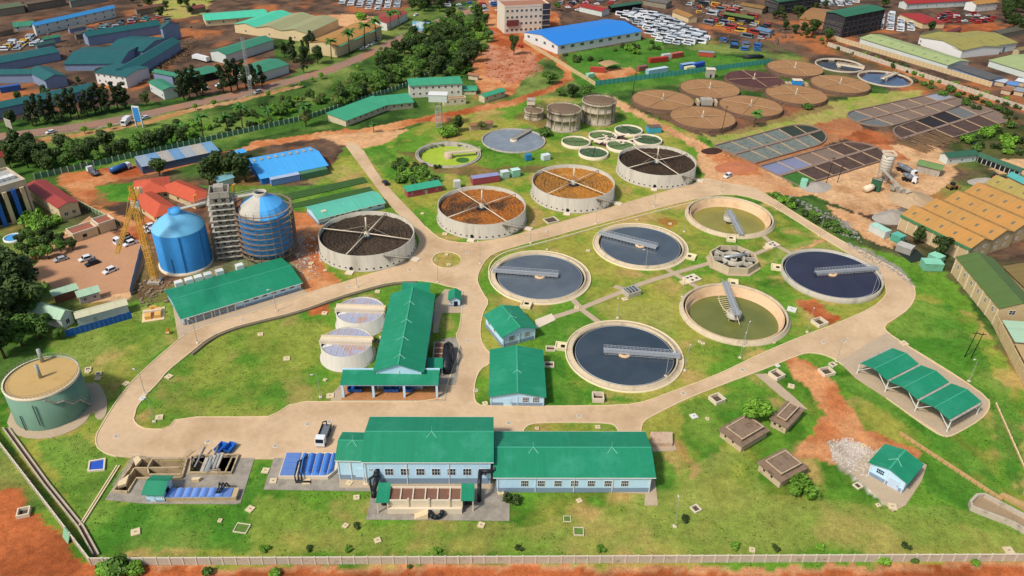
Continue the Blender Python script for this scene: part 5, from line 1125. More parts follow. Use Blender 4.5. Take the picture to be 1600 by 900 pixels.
# gatehouse
T = thing('gatehouse', 'sand-coloured gatehouse with two curved walls at the car park entrance', 'gatehouse', gp(140,372), yaw(gp(112,380), gp(165,362)))
for x0, x1, hh in ((-5,3.5,3.0),(4.2,10,3.6)):
    w_ = MB().box(x0, x1, 0, 5.5, 0, hh).build('block', M_cream, T); MB().box(x0+.5, x1-.5, .5, 5, hh, hh+.15).build('roof', mat('brick_top', '9a5a48', .9, .15), w_)
    MB().ribbon([(x0,0),(x1,0),(x1,5.5),(x0,5.5)], .4, hh, hh+.7, True).build('parapet', M_concL, w_)
MB().box(-8.5,-5.2,1,1.2,.2,2.4).build('gate', mat('rust_gate', '9a6a55', .7, .2), T); MB().box(-2,-.5,-.06,.0,1,2.2).build('window', M_glass, T)
# mint-roofed sheds and blue hoarding
M_mint = roof_mat('pale_mint_roof', 'a6c4a4', 'x'); M_pale = roof_mat('pale_sand_roof', 'c8c3a0', 'x'); M_palewall = mat('pale_wall', 'c6ccc4', .85, .1)
B = bld('mint_shed', 'pale mint shed with arched end beside the big dark trees', (100,515), (117,504), (95,467), h=4.2, roof='y', rise=1.6, rm=roof_mat('pale_mint_roof', 'a6c4a4', 'y'), wall=M_palewall, depth=(gp(66,476,4)-gp(98,512,4)).length*.95); win(B, 'f', [B.L*.5], 1, 1.4, 1.8, 2, 1, gm=M_glass)
B = bld('sand_roof_shed', 'low shed with pale sand roof behind the blue hoarding', (124,512), (203,490), (197,466), h=3.4, rise=.6, rm=M_pale, wall=M_palewall, ov=.3, og=.3); MB().box(B.L*.3, B.L*.36, -.05, .0, .4, 2.2).build('door', M_steel, B.o)
B = bld('mint_lean_to', 'small mint-roofed hut with red skirting above the sand-roofed shed', (127,476), (158,467), (156,455), h=3, rise=.5, roof='mono', rm=M_mint, wall=mat('white_red_wall', 'c9b7ae', .85, .15)); win(B, 'f', even(B.L, 2, 1.5), 1, 1, 1, 2, 1)
B = bld('mint_long_hut', 'narrow pale mint hut topmost in the shed cluster by the trees', (88,474), (124,463), (122,452), h=3, rise=.4, roof='mono', rm=M_mint, wall=mat('brown_wall2', '8a5a42', .85, .15))
T, L, lc = frame('hoarding', 'blue corrugated hoarding along the edge of the left lawn', 'fence', (104,527), (207,497)); n = 14
for i in range(n): MB().box(L*i/n+.02, L*(i+1)/n-.02, -.05, .05, 0, 2.4+.1*(i % 2)).build('panel', mat('hoarding_blue', '1f5aa8', .55, .15, .5, 3), T)
T, L, lc = frame('hoarding', 'grey sheet hoarding along the right side of the car park', 'fence', (205,462), (222,392)); n = 10
for i in range(n): MB().box(L*i/n+.02, L*(i+1)/n-.02, -.05, .05, 0, 2.4+.1*(i % 3)).build('panel', mat('hoarding_grey', '7f8a98', .55, .2, .5, 3), T)

# ------------------------------------------------------------------ vegetation prototypes
def leaf_cloud(seed, lobes, n, ls, squash=1.0):
    rg = random.Random(seed); mb = MB(); 
    for _ in range(n):
        cx, cy, cz, rr = rg.choice(lobes)
        while True:
            x, y, z = rg.uniform(-1,1), rg.uniform(-1,1), rg.uniform(-1,1); d = x*x+y*y+z*z
            if d < 1: break
        k = (d**.5)**-.45 if d > .02 else 1; k = min(k, 1/(d**.5+1e-6)); j = rg.uniform(.75,1.08)
        c = Vector((cx+x*k*rr*j, cy+y*k*rr*j, cz+z*k*rr*squash*j)); s = ls*rg.uniform(.5,1.25)
        nrm = Vector((x+rg.uniform(-.6,.6), y+rg.uniform(-.6,.6), z+.35+rg.uniform(-.6,.6))).normalized(); u = nrm.orthogonal().normalized(); v = nrm.cross(u); t = rg.uniform(0,6.28)
        u, v = u*math.cos(t)+v*math.sin(t), v*math.cos(t)-u*math.sin(t)
        mb.add([c-u*s*.9, c-v*s*.45+nrm*s*.1, c+u*s, c+v*s*.5-nrm*s*.12], [(0,1,2,3)])
    return mb
def lobes_for(seed, rx, z0, z1, n, fr):
    rg = random.Random(seed); L = []
    for i in range(n):
        a_ = rg.uniform(0,6.28); q = rg.random()**.6*rx*.62; z = z0+(z1-z0)*rg.uniform(.25,.85); L.append((q*math.cos(a_), q*math.sin(a_), z, rx*rg.uniform(fr*.75,fr*1.2)))
    L.append((0,0,z0+(z1-z0)*.72,rx*fr)); return L
M_bark = mat('bark', '5c4836', .95, .25, .8, 3); M_leafd = leaf_mat('leaf_dark', '35491f'); M_leafm = leaf_mat('leaf_mid', '496a28'); M_leafl = leaf_mat('leaf_light', '5f8a2c'); M_leafp = leaf_mat('leaf_palm', '3f6a2a'); M_pine = leaf_mat('leaf_pine', '2a3a1e'); M_olive = leaf_mat('leaf_olive', '5d6a38')
PROTO = {}
def proto(kind, lob, n, ls, mt, th, tr, squash=.9, seed=1):
    cr = leaf_cloud(seed, lob, n, ls, squash).mesh('crown'); cr.materials.append(mt); t_ = MB().tube((0,0,0),(.1,.05,th),tr,8,tr*.55); rg = random.Random(seed)
    for i in range(6):
        x, y, z, r_ = lob[i % len(lob)]; t_.tube((.05,.02,th*rg.uniform(.5,.95)), (x*.7, y*.7, z), tr*.4, 5, tr*.12)
    tm = t_.mesh('trunk'); tm.materials.append(M_bark); PROTO[kind] = (cr, tm)
for i in range(3):
    proto('broad%d' % i, lobes_for(10+i, 4.2, 2.2, 8.2, 9, .46), 1500, .62, M_leafm, 4.2, .32, .85, 10+i)
    proto('dark%d' % i, lobes_for(20+i, 3.8, 2.0, 8.8, 9, .45), 1500, .6, M_leafd, 4.4, .3, .9, 20+i)
rgt = random.Random(77)
for i in range(4):
    proto('tall%d' % i, [(rgt.uniform(-2.1,2.1)*(1-j/18), rgt.uniform(-2.1,2.1)*(1-j/18), 3.0+j*.72+rgt.uniform(-.5,.5), rgt.uniform(.9,1.75)*(1-.025*j)) for j in range(13)], 1500, .55, M_pine, 11, .28, .85, 30+i)
    proto('bush%d' % i, [(rgt.uniform(-1,1), rgt.uniform(-1,1), rgt.uniform(.5,1.1), rgt.uniform(.55,1.0)) for j in range(7)], 620, .34, (M_leafl, M_leafm, M_leafl, M_leafm)[i], .9, .1, .85, 40+i)
    proto('shrub%d' % i, [(math.sin(j*1.9)*.9, math.cos(j*2.6)*.9, .6+.35*math.sin(j*1.3), .85) for j in range(5)], 320, .4, M_leafd, .6, .08, .85, 44+i)
proto('broadl', lobes_for(15, 4.2, 1.4, 7.6, 10, .46), 1700, .6, M_leafl, 3.6, .3, .85, 15)
proto('topiary', [(0,0,2.6,1.45)], 620, .34, M_leafl, 2.2, .14, .8, 50)
proto('olive0', lobes_for(61, 3.6, 1.6, 6.0, 8, .48), 1200, .5, M_olive, 3, .22, .85, 61)
def palm_proto(kind, th, fl, nf, seed):
    rg = random.Random(seed); t_ = MB(); z = 0; pr = 8
    for i in range(pr): t_.tube((.06*i*i*.15,0,th*i/pr),(.06*(i+1)**2*.15,0,th*(i+1)/pr),.27-.012*i,7,.26-.013*i)
    tx = .06*pr*pr*.15; tm = t_.mesh('trunk'); tm.materials.append(M_bark); c = MB()
    for k in range(nf):
        a_ = 2*math.pi*k/nf+rg.uniform(-.2,.2); el = rg.uniform(.1,1.1); p = Vector((tx,0,th)); n = 6; w_ = .1; prev = None
        d = Vector((math.cos(a_)*math.cos(el), math.sin(a_)*math.cos(el), math.sin(el))); sd = Vector((-math.sin(a_), math.cos(a_), 0)); V = []
        for i in range(n+1):
            wv = [.12,.55,.75,.75,.6,.38,.05][i]; V += [p+sd*wv-Vector((0,0,wv*.45)), p+Vector((0,0,.05)), p-sd*wv-Vector((0,0,wv*.45))]; p = p+d*fl/n; d = (d+Vector((0,0,-.27))).normalized()
        c.add(V, [f for i in range(n) for f in ((i*3,i*3+1,i*3+4,i*3+3),(i*3+1,i*3+2,i*3+5,i*3+4))])
    cm_ = c.mesh('crown'); cm_.materials.append(M_leafp); PROTO[kind] = (cm_, tm)
palm_proto('palm0', 8.5, 3.6, 17, 3); palm_proto('palm1', 6.0, 3.2, 15, 5)
def tree(kind, x, y, s, label, group=None, name='tree', sz=None, cat='tree', rot=None):
    if name == 'tree' and kind[:4] in ('bush', 'shru'): name, cat = 'bush', 'bush'
    rr = random.Random(int(x*13+y*7)); T = thing(name, label, cat, gp(x, y), rr.uniform(0,6.28) if rot is None else rot, group); T.scale = (s*rr.uniform(.92,1.08), s*rr.uniform(.92,1.08), (sz or s))
    cr, tm = PROTO[kind]
    for nm, me in (('crown', cr), ('trunk', tm)): o = bpy.data.objects.new(nm, me); COL.objects.link(o); o.parent = T
    return T
ORD = ['first','second','third','fourth','fifth','sixth','seventh','eighth','ninth','tenth','eleventh','twelfth','thirteenth','fourteenth','fifteenth','sixteenth','seventeenth','eighteenth','nineteenth','twentieth']
def row(items, label, group, name, cat, kinds):        # items: (x, y, s); labelled by place counted from the left
    for i, it in enumerate(sorted(items)): tree(kinds[i % len(kinds)], it[0], it[1], it[2], label % ORD[i], group, name, cat=cat, sz=it[3] if len(it) > 3 else None)
# lawn trees and bushes
tree('broadl', 1172,656, 1.15, 'round leafy tree behind the derelict chamber on the right lawn', sz=.95); tree('bush0', 1250,770, 2.2, 'round light-green bush beside the stained derelict chamber', name='bush', cat='bush', sz=2.3)
tree('shrub0', 801,782, 1.3, 'spiky green plant at the left corner of the long front hall', name='plant', cat='plant')
row([(1070, 812, 0.74), (1147, 855, 0.68), (1281, 858, 0.62), (1213, 858, 0.62), (1415, 855, 0.68), (938, 860, 0.62), (810, 858, 0.62), (682, 862, 0.56), (545, 860, 0.56), (483, 858, 0.56), (413, 860, 0.62), (557, 823, 0.62)], 'small dark shrub on the front lawn, %s from the left', 'small shrubs on the front lawn', 'shrub', 'shrub', ['bush0','shrub1'])
row([(170, 893, 1.9), (195, 897, 2.2), (215, 892, 1.5), (320, 899, 1.0), (430, 899, 0.9), (640, 885, 0.5), (1380, 880, 1.1), (1425, 879, 0.8), (1525, 882, 0.7)], 'green weed bush outside the bottom wall, %s from the left', 'weed bushes outside the front wall', 'bush', 'bush', ['bush2','bush3'])
# big dark trees at the left edge
for i, (x, y, s, k) in enumerate([(8,560,1.5,'dark0'),(22,520,1.7,'dark1'),(45,500,1.6,'dark2'),(60,490,1.3,'broad1'),(10,480,1.7,'dark0'),(40,465,1.6,'dark1'),(-20,520,1.8,'dark2'),(20,440,1.5,'dark0'),(62,530,1.0,'broad2'),(-10,455,1.6,'dark1'),(75,515,.7,'broad0'),(95,530,.5,'broad2'),(35,540,1.2,'broad1')]):
    tree(k, x, y, s, 'tall dark-leaved tree in the thick clump at the left edge', 'dark trees at the left edge')
# ------------------------------------------------------------------ boundary walls
M_wallp = mat('wall_panel', 'b8ad9a', .9, .14, .5, 2.5, stain=('7a6a58', .54, .75, .5)); M_wallc = mat('wall_coping', 'cfc3ae', .9, .1, .5, 3)
def panel_wall(label, a, b, n, h=2.3, name='boundary_wall', post=True, m=None, t=.14, group=None, copem=None, cop=True):
    T, L, lc = frame(name, label, 'wall', a, b, group=group); pm = MB().box(0.1, L/n-.1, -t/2, t/2, 0, h-.12); me = pm.mesh('panel'); me.materials.append(m or M_wallp)
    po = MB().box(-.14,.14,-.17,.17,0,h+.15).mesh('post'); po.materials.append(copem or M_wallc); cp = MB().box(.14, L/n-.14, -.13, .13, h-.12, h).mesh('coping'); cp.materials.append(copem or M_wallc)
    for i in range(n+1):
        for nm, mm in (('panel', me), ('post', po), ('coping', cp)):
            if i == n and nm != 'post': continue
            if nm == 'coping' and not cop: continue
            o = bpy.data.objects.new(nm, mm); COL.objects.link(o); o.parent = T; o.location = (L*i/n, 0, 0)
    return T
panel_wall('long concrete panel wall along the bottom of the picture', (143,883), (1700,876), 78)
panel_wall('concrete panel wall running up the left edge from the bottom corner', (143,883), (-25,664), 26, 2.2)
T = thing('drain_channel', 'narrow open concrete drain inside the left boundary wall', 'drain', gp(70,750))
for off in (0, 9): MB().ribbon([((gp(x+off, y)-T.location).x, (gp(x+off, y)-T.location).y) for x, y in ((5,670),(68,757),(122,824),(146,868))], .35, 0, .55).build('drain_wall', M_conc, T)
MB().ribbon([((gp(x+5, y)-T.location).x, (gp(x+5, y)-T.location).y) for x, y in ((5,670),(68,757),(122,824),(146,868))], 1.2, 0, .08).build('drain_floor', mat('drain_floor', '5d4a3c', .9, .2), T)
T = thing('pipe_trench', 'thin tan trench edging from the inlet works to the left wall', 'drain', gp(150,780))
for off in (0, 4): MB().ribbon([((gp(x+off, y)-T.location).x, (gp(x+off, y)-T.location).y) for x, y in ((183,728),(124,822))], .3, 0, .3).build('edging', M_kerb, T)
T, L, lc = frame('drying_slab', 'mint sheet leaning on the outside of the left wall', 'sheet', (98,838), (107,850)); MB().add([(0,0,0),(L,0,0),(L,1.0,2.3),(0,1.0,2.3),(0,-.1,0),(L,-.1,0),(L,.9,2.35),(0,.9,2.35)], [(0,1,2,3),(7,6,5,4),(0,4,5,1),(1,5,6,2),(2,6,7,3),(3,7,4,0)]).build('sheet', mat('mint_sheet', '7fae8c', .6, .1), T)
# earth-coloured wall, long drain and pit at lower right
M_mud = mat('mud_wall', 'b89564', .95, .2, .5, 2.5)
panel_wall('tan stepped roadside drain wall across the lower right lawn', (1406,678), (1565,782), 18, .7, m=M_mud, copem=M_mud, t=.9, name='drain_wall'); panel_wall('thin tan kerb wall on the far right lawn', (1556,632), (1606,745), 10, .5, m=M_mud, copem=M_kerb, t=.4, name='kerb_wall')
T = thing('concrete_channel', 'long round-ended concrete trough at the lower right edge', 'channel', gp(1560,810)); lc = local(T)
P = [(1514,789),(1524,779),(1536,778),(1600,812),(1650,838),(1640,858),(1580,822),(1530,803),(1516,797)]
MB().ribbon([lc(x, y, 0)[:2] for x, y in P], .6, 0, 1.5, True).build('wall', M_conc, T); MB().prism([lc(x, y, 0)[:2] for x, y in P], 0, .4).build('bed', mat('trough_bed', '9a8466', .95, .2), T)
MB().prism([lc(x, y, 0)[:2] for x, y in [(1560,776),(1566,774),(1620,800),(1615,806)]], 0, 1.0).build('side_channel', M_mud, T)
# retaining walls at road edge
T = thing('retaining_wall', 'low stone retaining wall along the curved road above the left lawn', 'wall', gp(420,500)); lc = local(T)
MB().ribbon([lc(x, y+3, 0)[:2] for x, y in smooth([(300,552),(330,527),(365,512),(400,503),(467,487),(530,464),(575,451),(610,442),(650,439)], False)], .9, -.1, .55).build('wall', mat('dark_stone', '7a6c58', .95, .25, .8, 3), T)
T = thing('retaining_wall', 'curved cream retaining wall behind the clarifier nearest the roundabout', 'wall', gp(790,400)); lc = local(T)
MB().ribbon([lc(x, y, 0)[:2] for x, y in smooth([(764,436),(763,420),(770,407),(785,397),(810,389),(860,377),(940,354),(1020,333),(1090,315)], False)], .3, -.1, .5).build('wall', M_lip, T)
# ------------------------------------------------------------------ lamp posts
lm = MB().tube((0,0,0),(0,0,7.6),.09,6,.06); lm = lm.mesh('pole'); lm.materials.append(M_steel)
am = MB().path([(0,0,7.5),(.25,0,8.0),(.8,0,8.25),(1.3,0,8.25)], .05, 5).mesh('arm'); am.materials.append(M_steel)
hm = MB().add([(1.2,-.14,8.18),(1.9,-.1,8.15),(1.9,.1,8.15),(1.2,.14,8.18),(1.2,-.14,8.34),(1.9,-.08,8.28),(1.9,.08,8.28),(1.2,.14,8.34)], [(3,2,1,0),(4,5,6,7),(0,1,5,4),(1,2,6,5),(2,3,7,6),(3,0,4,7)]).mesh('lamp_head'); hm.materials.append(M_white)
fm_ = MB().box(-.4,.4,-.4,.4,0,.3).mesh('footing'); fm_.materials.append(M_concL)
for x, y, rz, lb in [(829,380,60,'on the upper road verge below the tan filter'),(931,350,60,'on the upper road verge right of the tan filter'),(1022,323,60,'on the upper road verge below the brown filter'),(1126,301,80,'at the upper road junction'),(1069,362,60,'between the steel-blue and yellow-green clarifiers'),(855,390,240,'behind the clarifier nearest the roundabout'),(1008,421,200,'in front of the steel-blue clarifier'),(965,497,240,'behind the dark slate clarifier'),(1066,464,240,'left of the olive clarifier'),(1162,541,60,'in front of the olive clarifier rim'),(1156,559,60,'on the front road verge below the olive clarifier'),(1070,579,60,'right of the dark slate clarifier'),(1040,588,20,'over the lower right rim of the dark slate clarifier'),(558,449,200,'below the lone dark filter'),(684,441,120,'at the roundabout entry above the long building'),(750,412,120,'right of the roundabout'),(432,486,200,'on the curved road below the grit hall'),(501,621,200,'on the left lawn beside the loading bay'),(241,659,200,'at the left lawn corner'),(227,616,160,'on the left bend of the road'),(309,536,160,'beside the grit hall corner'),(1307,565,20,'at the carport entrance'),(1514,596,200,'behind the carport'),(1361,465,20,'over the indigo clarifier rim'),(1261,519,60,'by the square pit below the indigo clarifier'),(1280,369,200,'on the right road edge above the indigo clarifier'),(1214,327,220,'right of the yellow-green clarifier'),(1054,823,90,'alone on the front lawn')]:
    T = thing('street_lamp', 'slim grey street lamp '+lb, 'street lamp', gp(x, y), R(rz), 'street lamps of the plant')
    for nm, me in (('pole', lm), ('arm', am), ('lamp_head', hm), ('footing', fm_)): o = bpy.data.objects.new(nm, me); COL.objects.link(o); o.parent = T
# ------------------------------------------------------------------ covers and open pits
M_cov = mat('cover_cream', 'd3bf98', .9, .12, .8, 3); M_covw = mat('cover_white', 'd6d3c8', .9, .1, .8, 3)
def cover(x, y, s, lb, m=None, rz=0, h=.3, asp=1.0):
    T = thing('cover_slab', 'concrete cover slab '+lb, 'cover slab', gp(x, y), R(rz), 'cover slabs in the lawns'); MB().box(-s*asp/2,s*asp/2,-s/2,s/2,0,h).build('slab', m or M_cov, T)
    MB().box(-s*.15,s*.15,-.06,.06,h+.002,h+.07).build('lifting_bar', M_dark, T)
for c in [(212,832,1.9,'in the lush grass left of the bottom wall corner lawn'),(391,796,1.7,'right of the inlet works on the front lawn'),(344,814,.9,'small and tilted below the covered grit channel'),(557,778,1.4,'left of the front biofilter pad'),(540,822,1.2,'below the biofilter pad on the left'),(590,845,1.4,'near the bottom wall, below the front biofilter'),(752,821,1.5,'at the lower right corner of the biofilter pad'),(905,783,1.2,'below the long front hall windows'),(415,736,1.7,'left of the blue covered tank'),(427,752,1.6,'on the gravel pad below the blue covered tank'),(479,753,1.8,'at the black manifold of the blue tank'),(546,755,1.4,'at the annex door'),(572,756,1.2,'at the corner of annex and hall'),(782,770,1.5,'between the two front halls'),(407,523,1.6,'leftmost on the left lawn'),(448,561,1.8,'in the middle of the left lawn'),(516,619,2.0,'beside the loading bay corner'),(508,594,1.0,'small, left of the loading bay roof'),(590,456,1.6,'above the farther covered tank'),(507,490,1.7,'on the orange soil by the left lawn'),(264,589,1.8,'at the road bend on the left lawn edge'),(249,653,1.9,'in the left lawn corner by the lamp'),(197,600,1.6,'left of the bending road'),(153,592,1.5,'behind the green tank, lower of two'),(138,581,1.4,'behind the green tank, upper of two'),(223,623,1.4,'white, on the road edge by the bend'),(597,516,1.3,'between the covered tanks and long building, upper'),(596,528,1.3,'between the covered tanks and long building, lower'),(758,631,1.4,'left of the lower central house'),(934,668,1.3,'on the grass strip behind the long front hall'),(839,670,1.0,'left on the grass strip behind the long front hall'),(1084,651,1.8,'white, left of the leafy tree'),(1237,484,2.8,'white and flat below the indigo clarifier'),(1208,535,1.2,'at the right foot of the olive clarifier'),(1093,534,1.0,'left of the olive clarifier foot, first of two'),(1098,537,1.2,'left of the olive clarifier foot, second of two'),(901,481,1.5,'beside the path crossing'),(976,468,1.8,'at the middle path step'),(919,392,1.4,'between the two upper clarifiers'),(1047,350,1.3,'on red soil below the upper road'),(995,344,1.0,'under the upper road retaining wall'),(785,355,1.6,'at the foot of the orange filter'),(695,366,1.8,'at the left foot of the orange filter'),(698,398,1.2,'upper in the roundabout'),(701,414,1.4,'lower in the roundabout'),(660,334,1.3,'on the verge left of the orange filter'),(596,418,1.5,'at the foot of the lone dark filter'),(486,412,1.5,'on red soil right of the grit hall'),(485,418,1.2,'lower on red soil right of the grit hall'),(464,398,1.6,'on soil below the scaffolded silo'),(508,423,1.1,'on the red soil left of the lone filter'),(1412,537,2.2,'at the road edge behind the carport'),(1490,647,.9,'small, beside the carport end'),(1236,604,1.8,'on the grass left of the red track'),(1215,572,1.2,'white, at the start of the red track'),(1349,697,1.2,'on the pale rubble left of the small house'),(1394,792,1.9,'at the lower corner of the small house paving'),(1372,790,1.0,'below the small house door'),(1576,861,2.0,'orange-tinged, at the lower right by the wall'),(1175,860,1.3,'by the bottom wall under the right lawn'),(1000,270,1.2,'near the brown filter foot'),(1105,655,1.0,'small, beside the leafy tree path')]:
    cover(c[0], c[1], c[2], c[3], M_covw if c[3].startswith('white') else M_cov, rz=rng.uniform(-30,30))
M_pitf = mat('pit_floor', '54493c', .9, .25); M_pitg = mat('pit_grass', '5c7a34', .95, .3, .6, 3)
def pit(x, y, s, lb, h=1.0, asp=1.2, rz=0, m=None, inner=None, t=.28):
    T = thing('open_pit', 'open square concrete pit '+lb, 'pit', gp(x, y), R(rz), 'open concrete pits'); a_, b_ = s*asp/2, s/2
    for q in ((-a_,a_,-b_,-b_+t),(-a_,a_,b_-t,b_),(-a_,-a_+t,-b_+t,b_-t),(a_-t,a_,-b_+t,b_-t)): MB().box(*q, 0, h).build('wall', m or M_concL, T)
    MB().box(-a_+t, a_-t, -b_+t, b_-t, 0, .12).build('floor', inner or M_dark, T)
for p in [(934,624,3.0,'below the dark slate clarifier',1.5,1.05,0),(1120,626,3.2,'on the right lawn beside the front road',1.2,1.1,30),(1213,588,3.4,'left of the red track by the front road',1.2,1.0,32),(1280,506,3.6,'below the indigo clarifier on the road edge',1.2,1.1,28),(1291,583,3.2,'brown, at the top of the stepped drain',1.0,1.2,20),(1301,571,1.8,'small, beside the carport corner',.6,1,30),(378,826,2.6,'with a green rim on the front left lawn',.3,1.2,-8,'g'),(904,831,2.3,'with a grey rim on the front middle lawn',.3,1,0,'g'),(886,811,1.8,'flush and grassy on the front middle lawn',.12,1,0,'g'),(1087,796,2.0,'beside the lone front lamp',.5,1,30),(154,585,1.6,'nearest behind the green tank',.4,1,20),(138,578,1.6,'farther behind the green tank',.4,1,20),(860,546,2.2,'at the wall of the central houses',.6,1.3,0),(858,571,2.2,'at the wall of the lower central house',.6,1.3,0),(731,345,1.0,'tiny, at the upper road edge',.3,1,0),(861,345,4.2,'with grey frame between the orange and tan filters',.5,1.2,30),(38,803,2.6,'tilted outside the left wall',1.0,1,20),(1340,760,1.8,'on the rubble by the small house',.4,1,30),(1075,437,1.0,'tiny, by the splitter box',.3,1,0)]:
    pit(p[0], p[1], p[2], p[3], p[4], p[5], p[6], inner=M_pitg if len(p) > 7 else M_pitf, t=.16 if len(p) > 7 else .28)
# rubble by the small house
rk = random.Random(5)
def rocks(name, label, pts, n, s0, s1, m, cat='rubble'):
    o = MB(); X = [p[0] for p in pts]; Y = [p[1] for p in pts]; k = 0; c = gp(sum(X)/len(X), sum(Y)/len(Y)); Pn = [(gp(x, y).x, gp(x, y).y) for x, y in pts]; bx = [p[0] for p in Pn]; by = [p[1] for p in Pn]
    while k < n:
        x, y = rk.uniform(min(bx), max(bx)), rk.uniform(min(by), max(by))
        if not inpoly(np.array([x]), np.array([y]), Pn)[0]: continue
        s = s0+(s1-s0)*rk.random()**2.6; o.obox((x-c.x, y-c.y, -.05), (s*rk.uniform(.7,1.4), s, s*rk.uniform(.4,.8)), rk.uniform(0,3)); k += 1
    ob = o.build(name, m, None, c); return stuff(tag(ob, label, cat))
M_rub = mat('rubble', 'c6bcb0', .95, .25, .8, 3)
rocks('rubble', 'pale building rubble strewn left of the small green-roofed house', [(1290,690),(1330,683),(1372,706),(1390,745),(1340,745),(1305,722)], 700, .08, .5, M_rub)
rocks('rubble', 'grey stones along the right road shoulder bend', [(1318,378),(1362,394),(1408,420),(1430,448),(1422,446),(1400,428),(1356,406)], 300, .25, .6, mat('grey_stone', '9a958d', .95, .2))
rocks('rubble', 'stones scattered along the yard edge above the right road', [(1230,303),(1330,350),(1350,382),(1320,370),(1240,325)], 300, .3, .8, MATS['grey_stone'])
rocks('rubble', 'debris lying on the red soil near the scaffolded silo', [(460,370),(495,365),(510,420),(480,440),(460,415)], 220, .12, .6, M_rub)
rocks('rubble', 'debris by the small orange pump frame and car park edge', [(215,440),(270,430),(275,470),(220,480)], 120, .3, .9, mat('debris', '8d7a66', .9, .3))
# ------------------------------------------------------------------ old works at the upper right
M_rubm = media_mat('bed_tan', 'a37a52', 'ab8259', '86664a', .5); M_rubd = media_mat('bed_maroon', '5c3f3d', '654642', '452f2e', .5); M_stonew = mat('dry_stone', '6f5646', .95, .35, 1.2, 4, bump=.4)
GL = [('G1',(94.8,384.1),'old round rock bed at the lower left corner of the cluster, nearest the lane'),('G2',(78.3,409.6),'old round rock bed leftmost in the cluster'),('G3',(107.8,431),'old round rock bed left of the maroon one'),('G4',(124,403.5),'old round rock bed behind the lone palm'),('G5',(137.3,450.2),'old round rock bed of maroon stone'),('G6',(154.3,424.7),'old round rock bed in front of the blue kiosk'),('G7',(168.3,474.7),'old round rock bed farthest back in the cluster'),('G8',(185.7,445.4),'old round rock bed rightmost in the cluster')]
def rough_disc(r, z, amp, nr, na, seed):
    rg = random.Random(seed); V = [(0,0,z)]; F = []
    for i in range(1, nr+1):
        for j in range(na): a_ = 2*math.pi*(j+.5*(i % 2))/na; V.append((r*i/nr*math.cos(a_), r*i/nr*math.sin(a_), z+rg.uniform(-amp,amp)))
    F += [(0,1+j,1+(j+1) % na) for j in range(na)]
    F += [(1+i*na+j, 1+(i+1)*na+j, 1+(i+1)*na+(j+1) % na, 1+i*na+(j+1) % na) for i in range(nr-1) for j in range(na)]
    return MB().add(V, F)
for k, (cx, cy), lb in GL:
    T = thing('rock_filter_bed', lb, 'filter bed', (cx, cy, 0), rng.uniform(0,1.5), 'old round rock filter beds'); r = 16.7
    wm = MB(); n = 72
    V = [(q*math.cos(2*math.pi*i/n), q*math.sin(2*math.pi*i/n), z) for i in range(n) for q, z in ((r+rng.uniform(0,.35),0),(r+rng.uniform(-.1,.25),1.1),(r-.1,2.15),(r-.5,2.1))]
    wm.add(V, [(i*4+m, ((i+1) % n)*4+m, ((i+1) % n)*4+m+1, i*4+m+1) for i in range(n) for m in range(3)]); wm.build('wall', M_stonew, T)
    rough_disc(r-.4, 2.05, .06, 16, 60, hash(k) % 99 if False else int(k[1])).build('rock_media', M_rubd if k == 'G5' else M_rubm, T)
    MB().tube((0,0,2),(0,0,5.6),.3,8,.2).build('mast', M_concL, T); MB().lathe([(.9,2),(.9,2.7),(0,2.7)], 14).build('hub', M_concG, T)
    for i in range(4): MB().tube((.5,0,2.7),(r-1,0,2.5),.13,5).build('distributor_arm', mat('arm_tan', 'b89a78', .8, .15), T, (0,0,0), i*math.pi/2)
T = thing('dosing_house', 'small roofless grey dosing chamber in the gap between four tan rock beds', 'chamber', gp(1103,163)); MB().box(-3,3,-2.2,2.2,0,3.2).build('block', M_concG, T)
for x in (-5.4, 4.2): MB().box(x,x+1.2,-3,2,0,2.6).build('pier', M_old, T)
MB().box(-6,6,-3,3,0,.12).build('pit_floor', M_dark, T)
T = thing('dosing_kiosk', 'bright blue kiosk in the gap between the far rock beds', 'kiosk', gp(1244,135)); MB().box(-2.6,2.6,-1.8,1.8,0,3.8).build('wall', mat('kiosk_blue', '2f8fd0', .5, .1), T); MB().box(-2.8,2.8,-2,2,3.8,4.0).build('roof', M_concL, T)
for x in (-6.5,-4.6, 4.6): MB().box(x,x+1.0,-2.6,1.4,0,2.4).build('pier', M_old, T)
T = thing('valve_hut', 'small cream hut at the green fence above the tan rock beds', 'hut', gp(1109,120)); MB().box(-2.4,2.4,-2,2,0,4.6).build('wall', M_concG, T); MB().box(-2.7,2.7,-2.3,2.3,4.6,4.9).build('roof', M_concL, T); MB().box(-.5,.5,-2.06,-1.98,0,2).build('door', M_dark, T)
for (cx, cy, r, lb, wm, bx, be) in ((218.9,463.2,15.5,'old clarifier of deep blue water beside the far rock beds', water_mat('water_deep_blue', '3d4c66', .12, '4b5a72', .06), (1398,115), -4), (200.5,488.7,14.7,'old clarifier of black water beyond the far rock beds', water_mat('water_black', '24211f', .15, '2c2927', .06), (1337,104), -2)):
    T = thing('old_clarifier', lb, 'tank', (cx, cy, 0), 0, 'old clarifiers at the far right'); MB().lathe([(r,-.1),(r,.7),(r-.8,.7),(r-.8,-.9),(r-1.3,-.9)], 72).build('wall', M_conc, T); MB().disc(r-.85, -.6, 72).build('water', wm, T)
    e = gp(bx[0], bx[1], 1); an = math.atan2(e.y-cy, e.x-cx); MB().lathe([(1.4,-.8),(1.4,.7),(0,.7)], 20).build('centre_pier', M_conc, T); bridge(T, an, be, r-.2, 1.0, 2.0, M_concL, False)
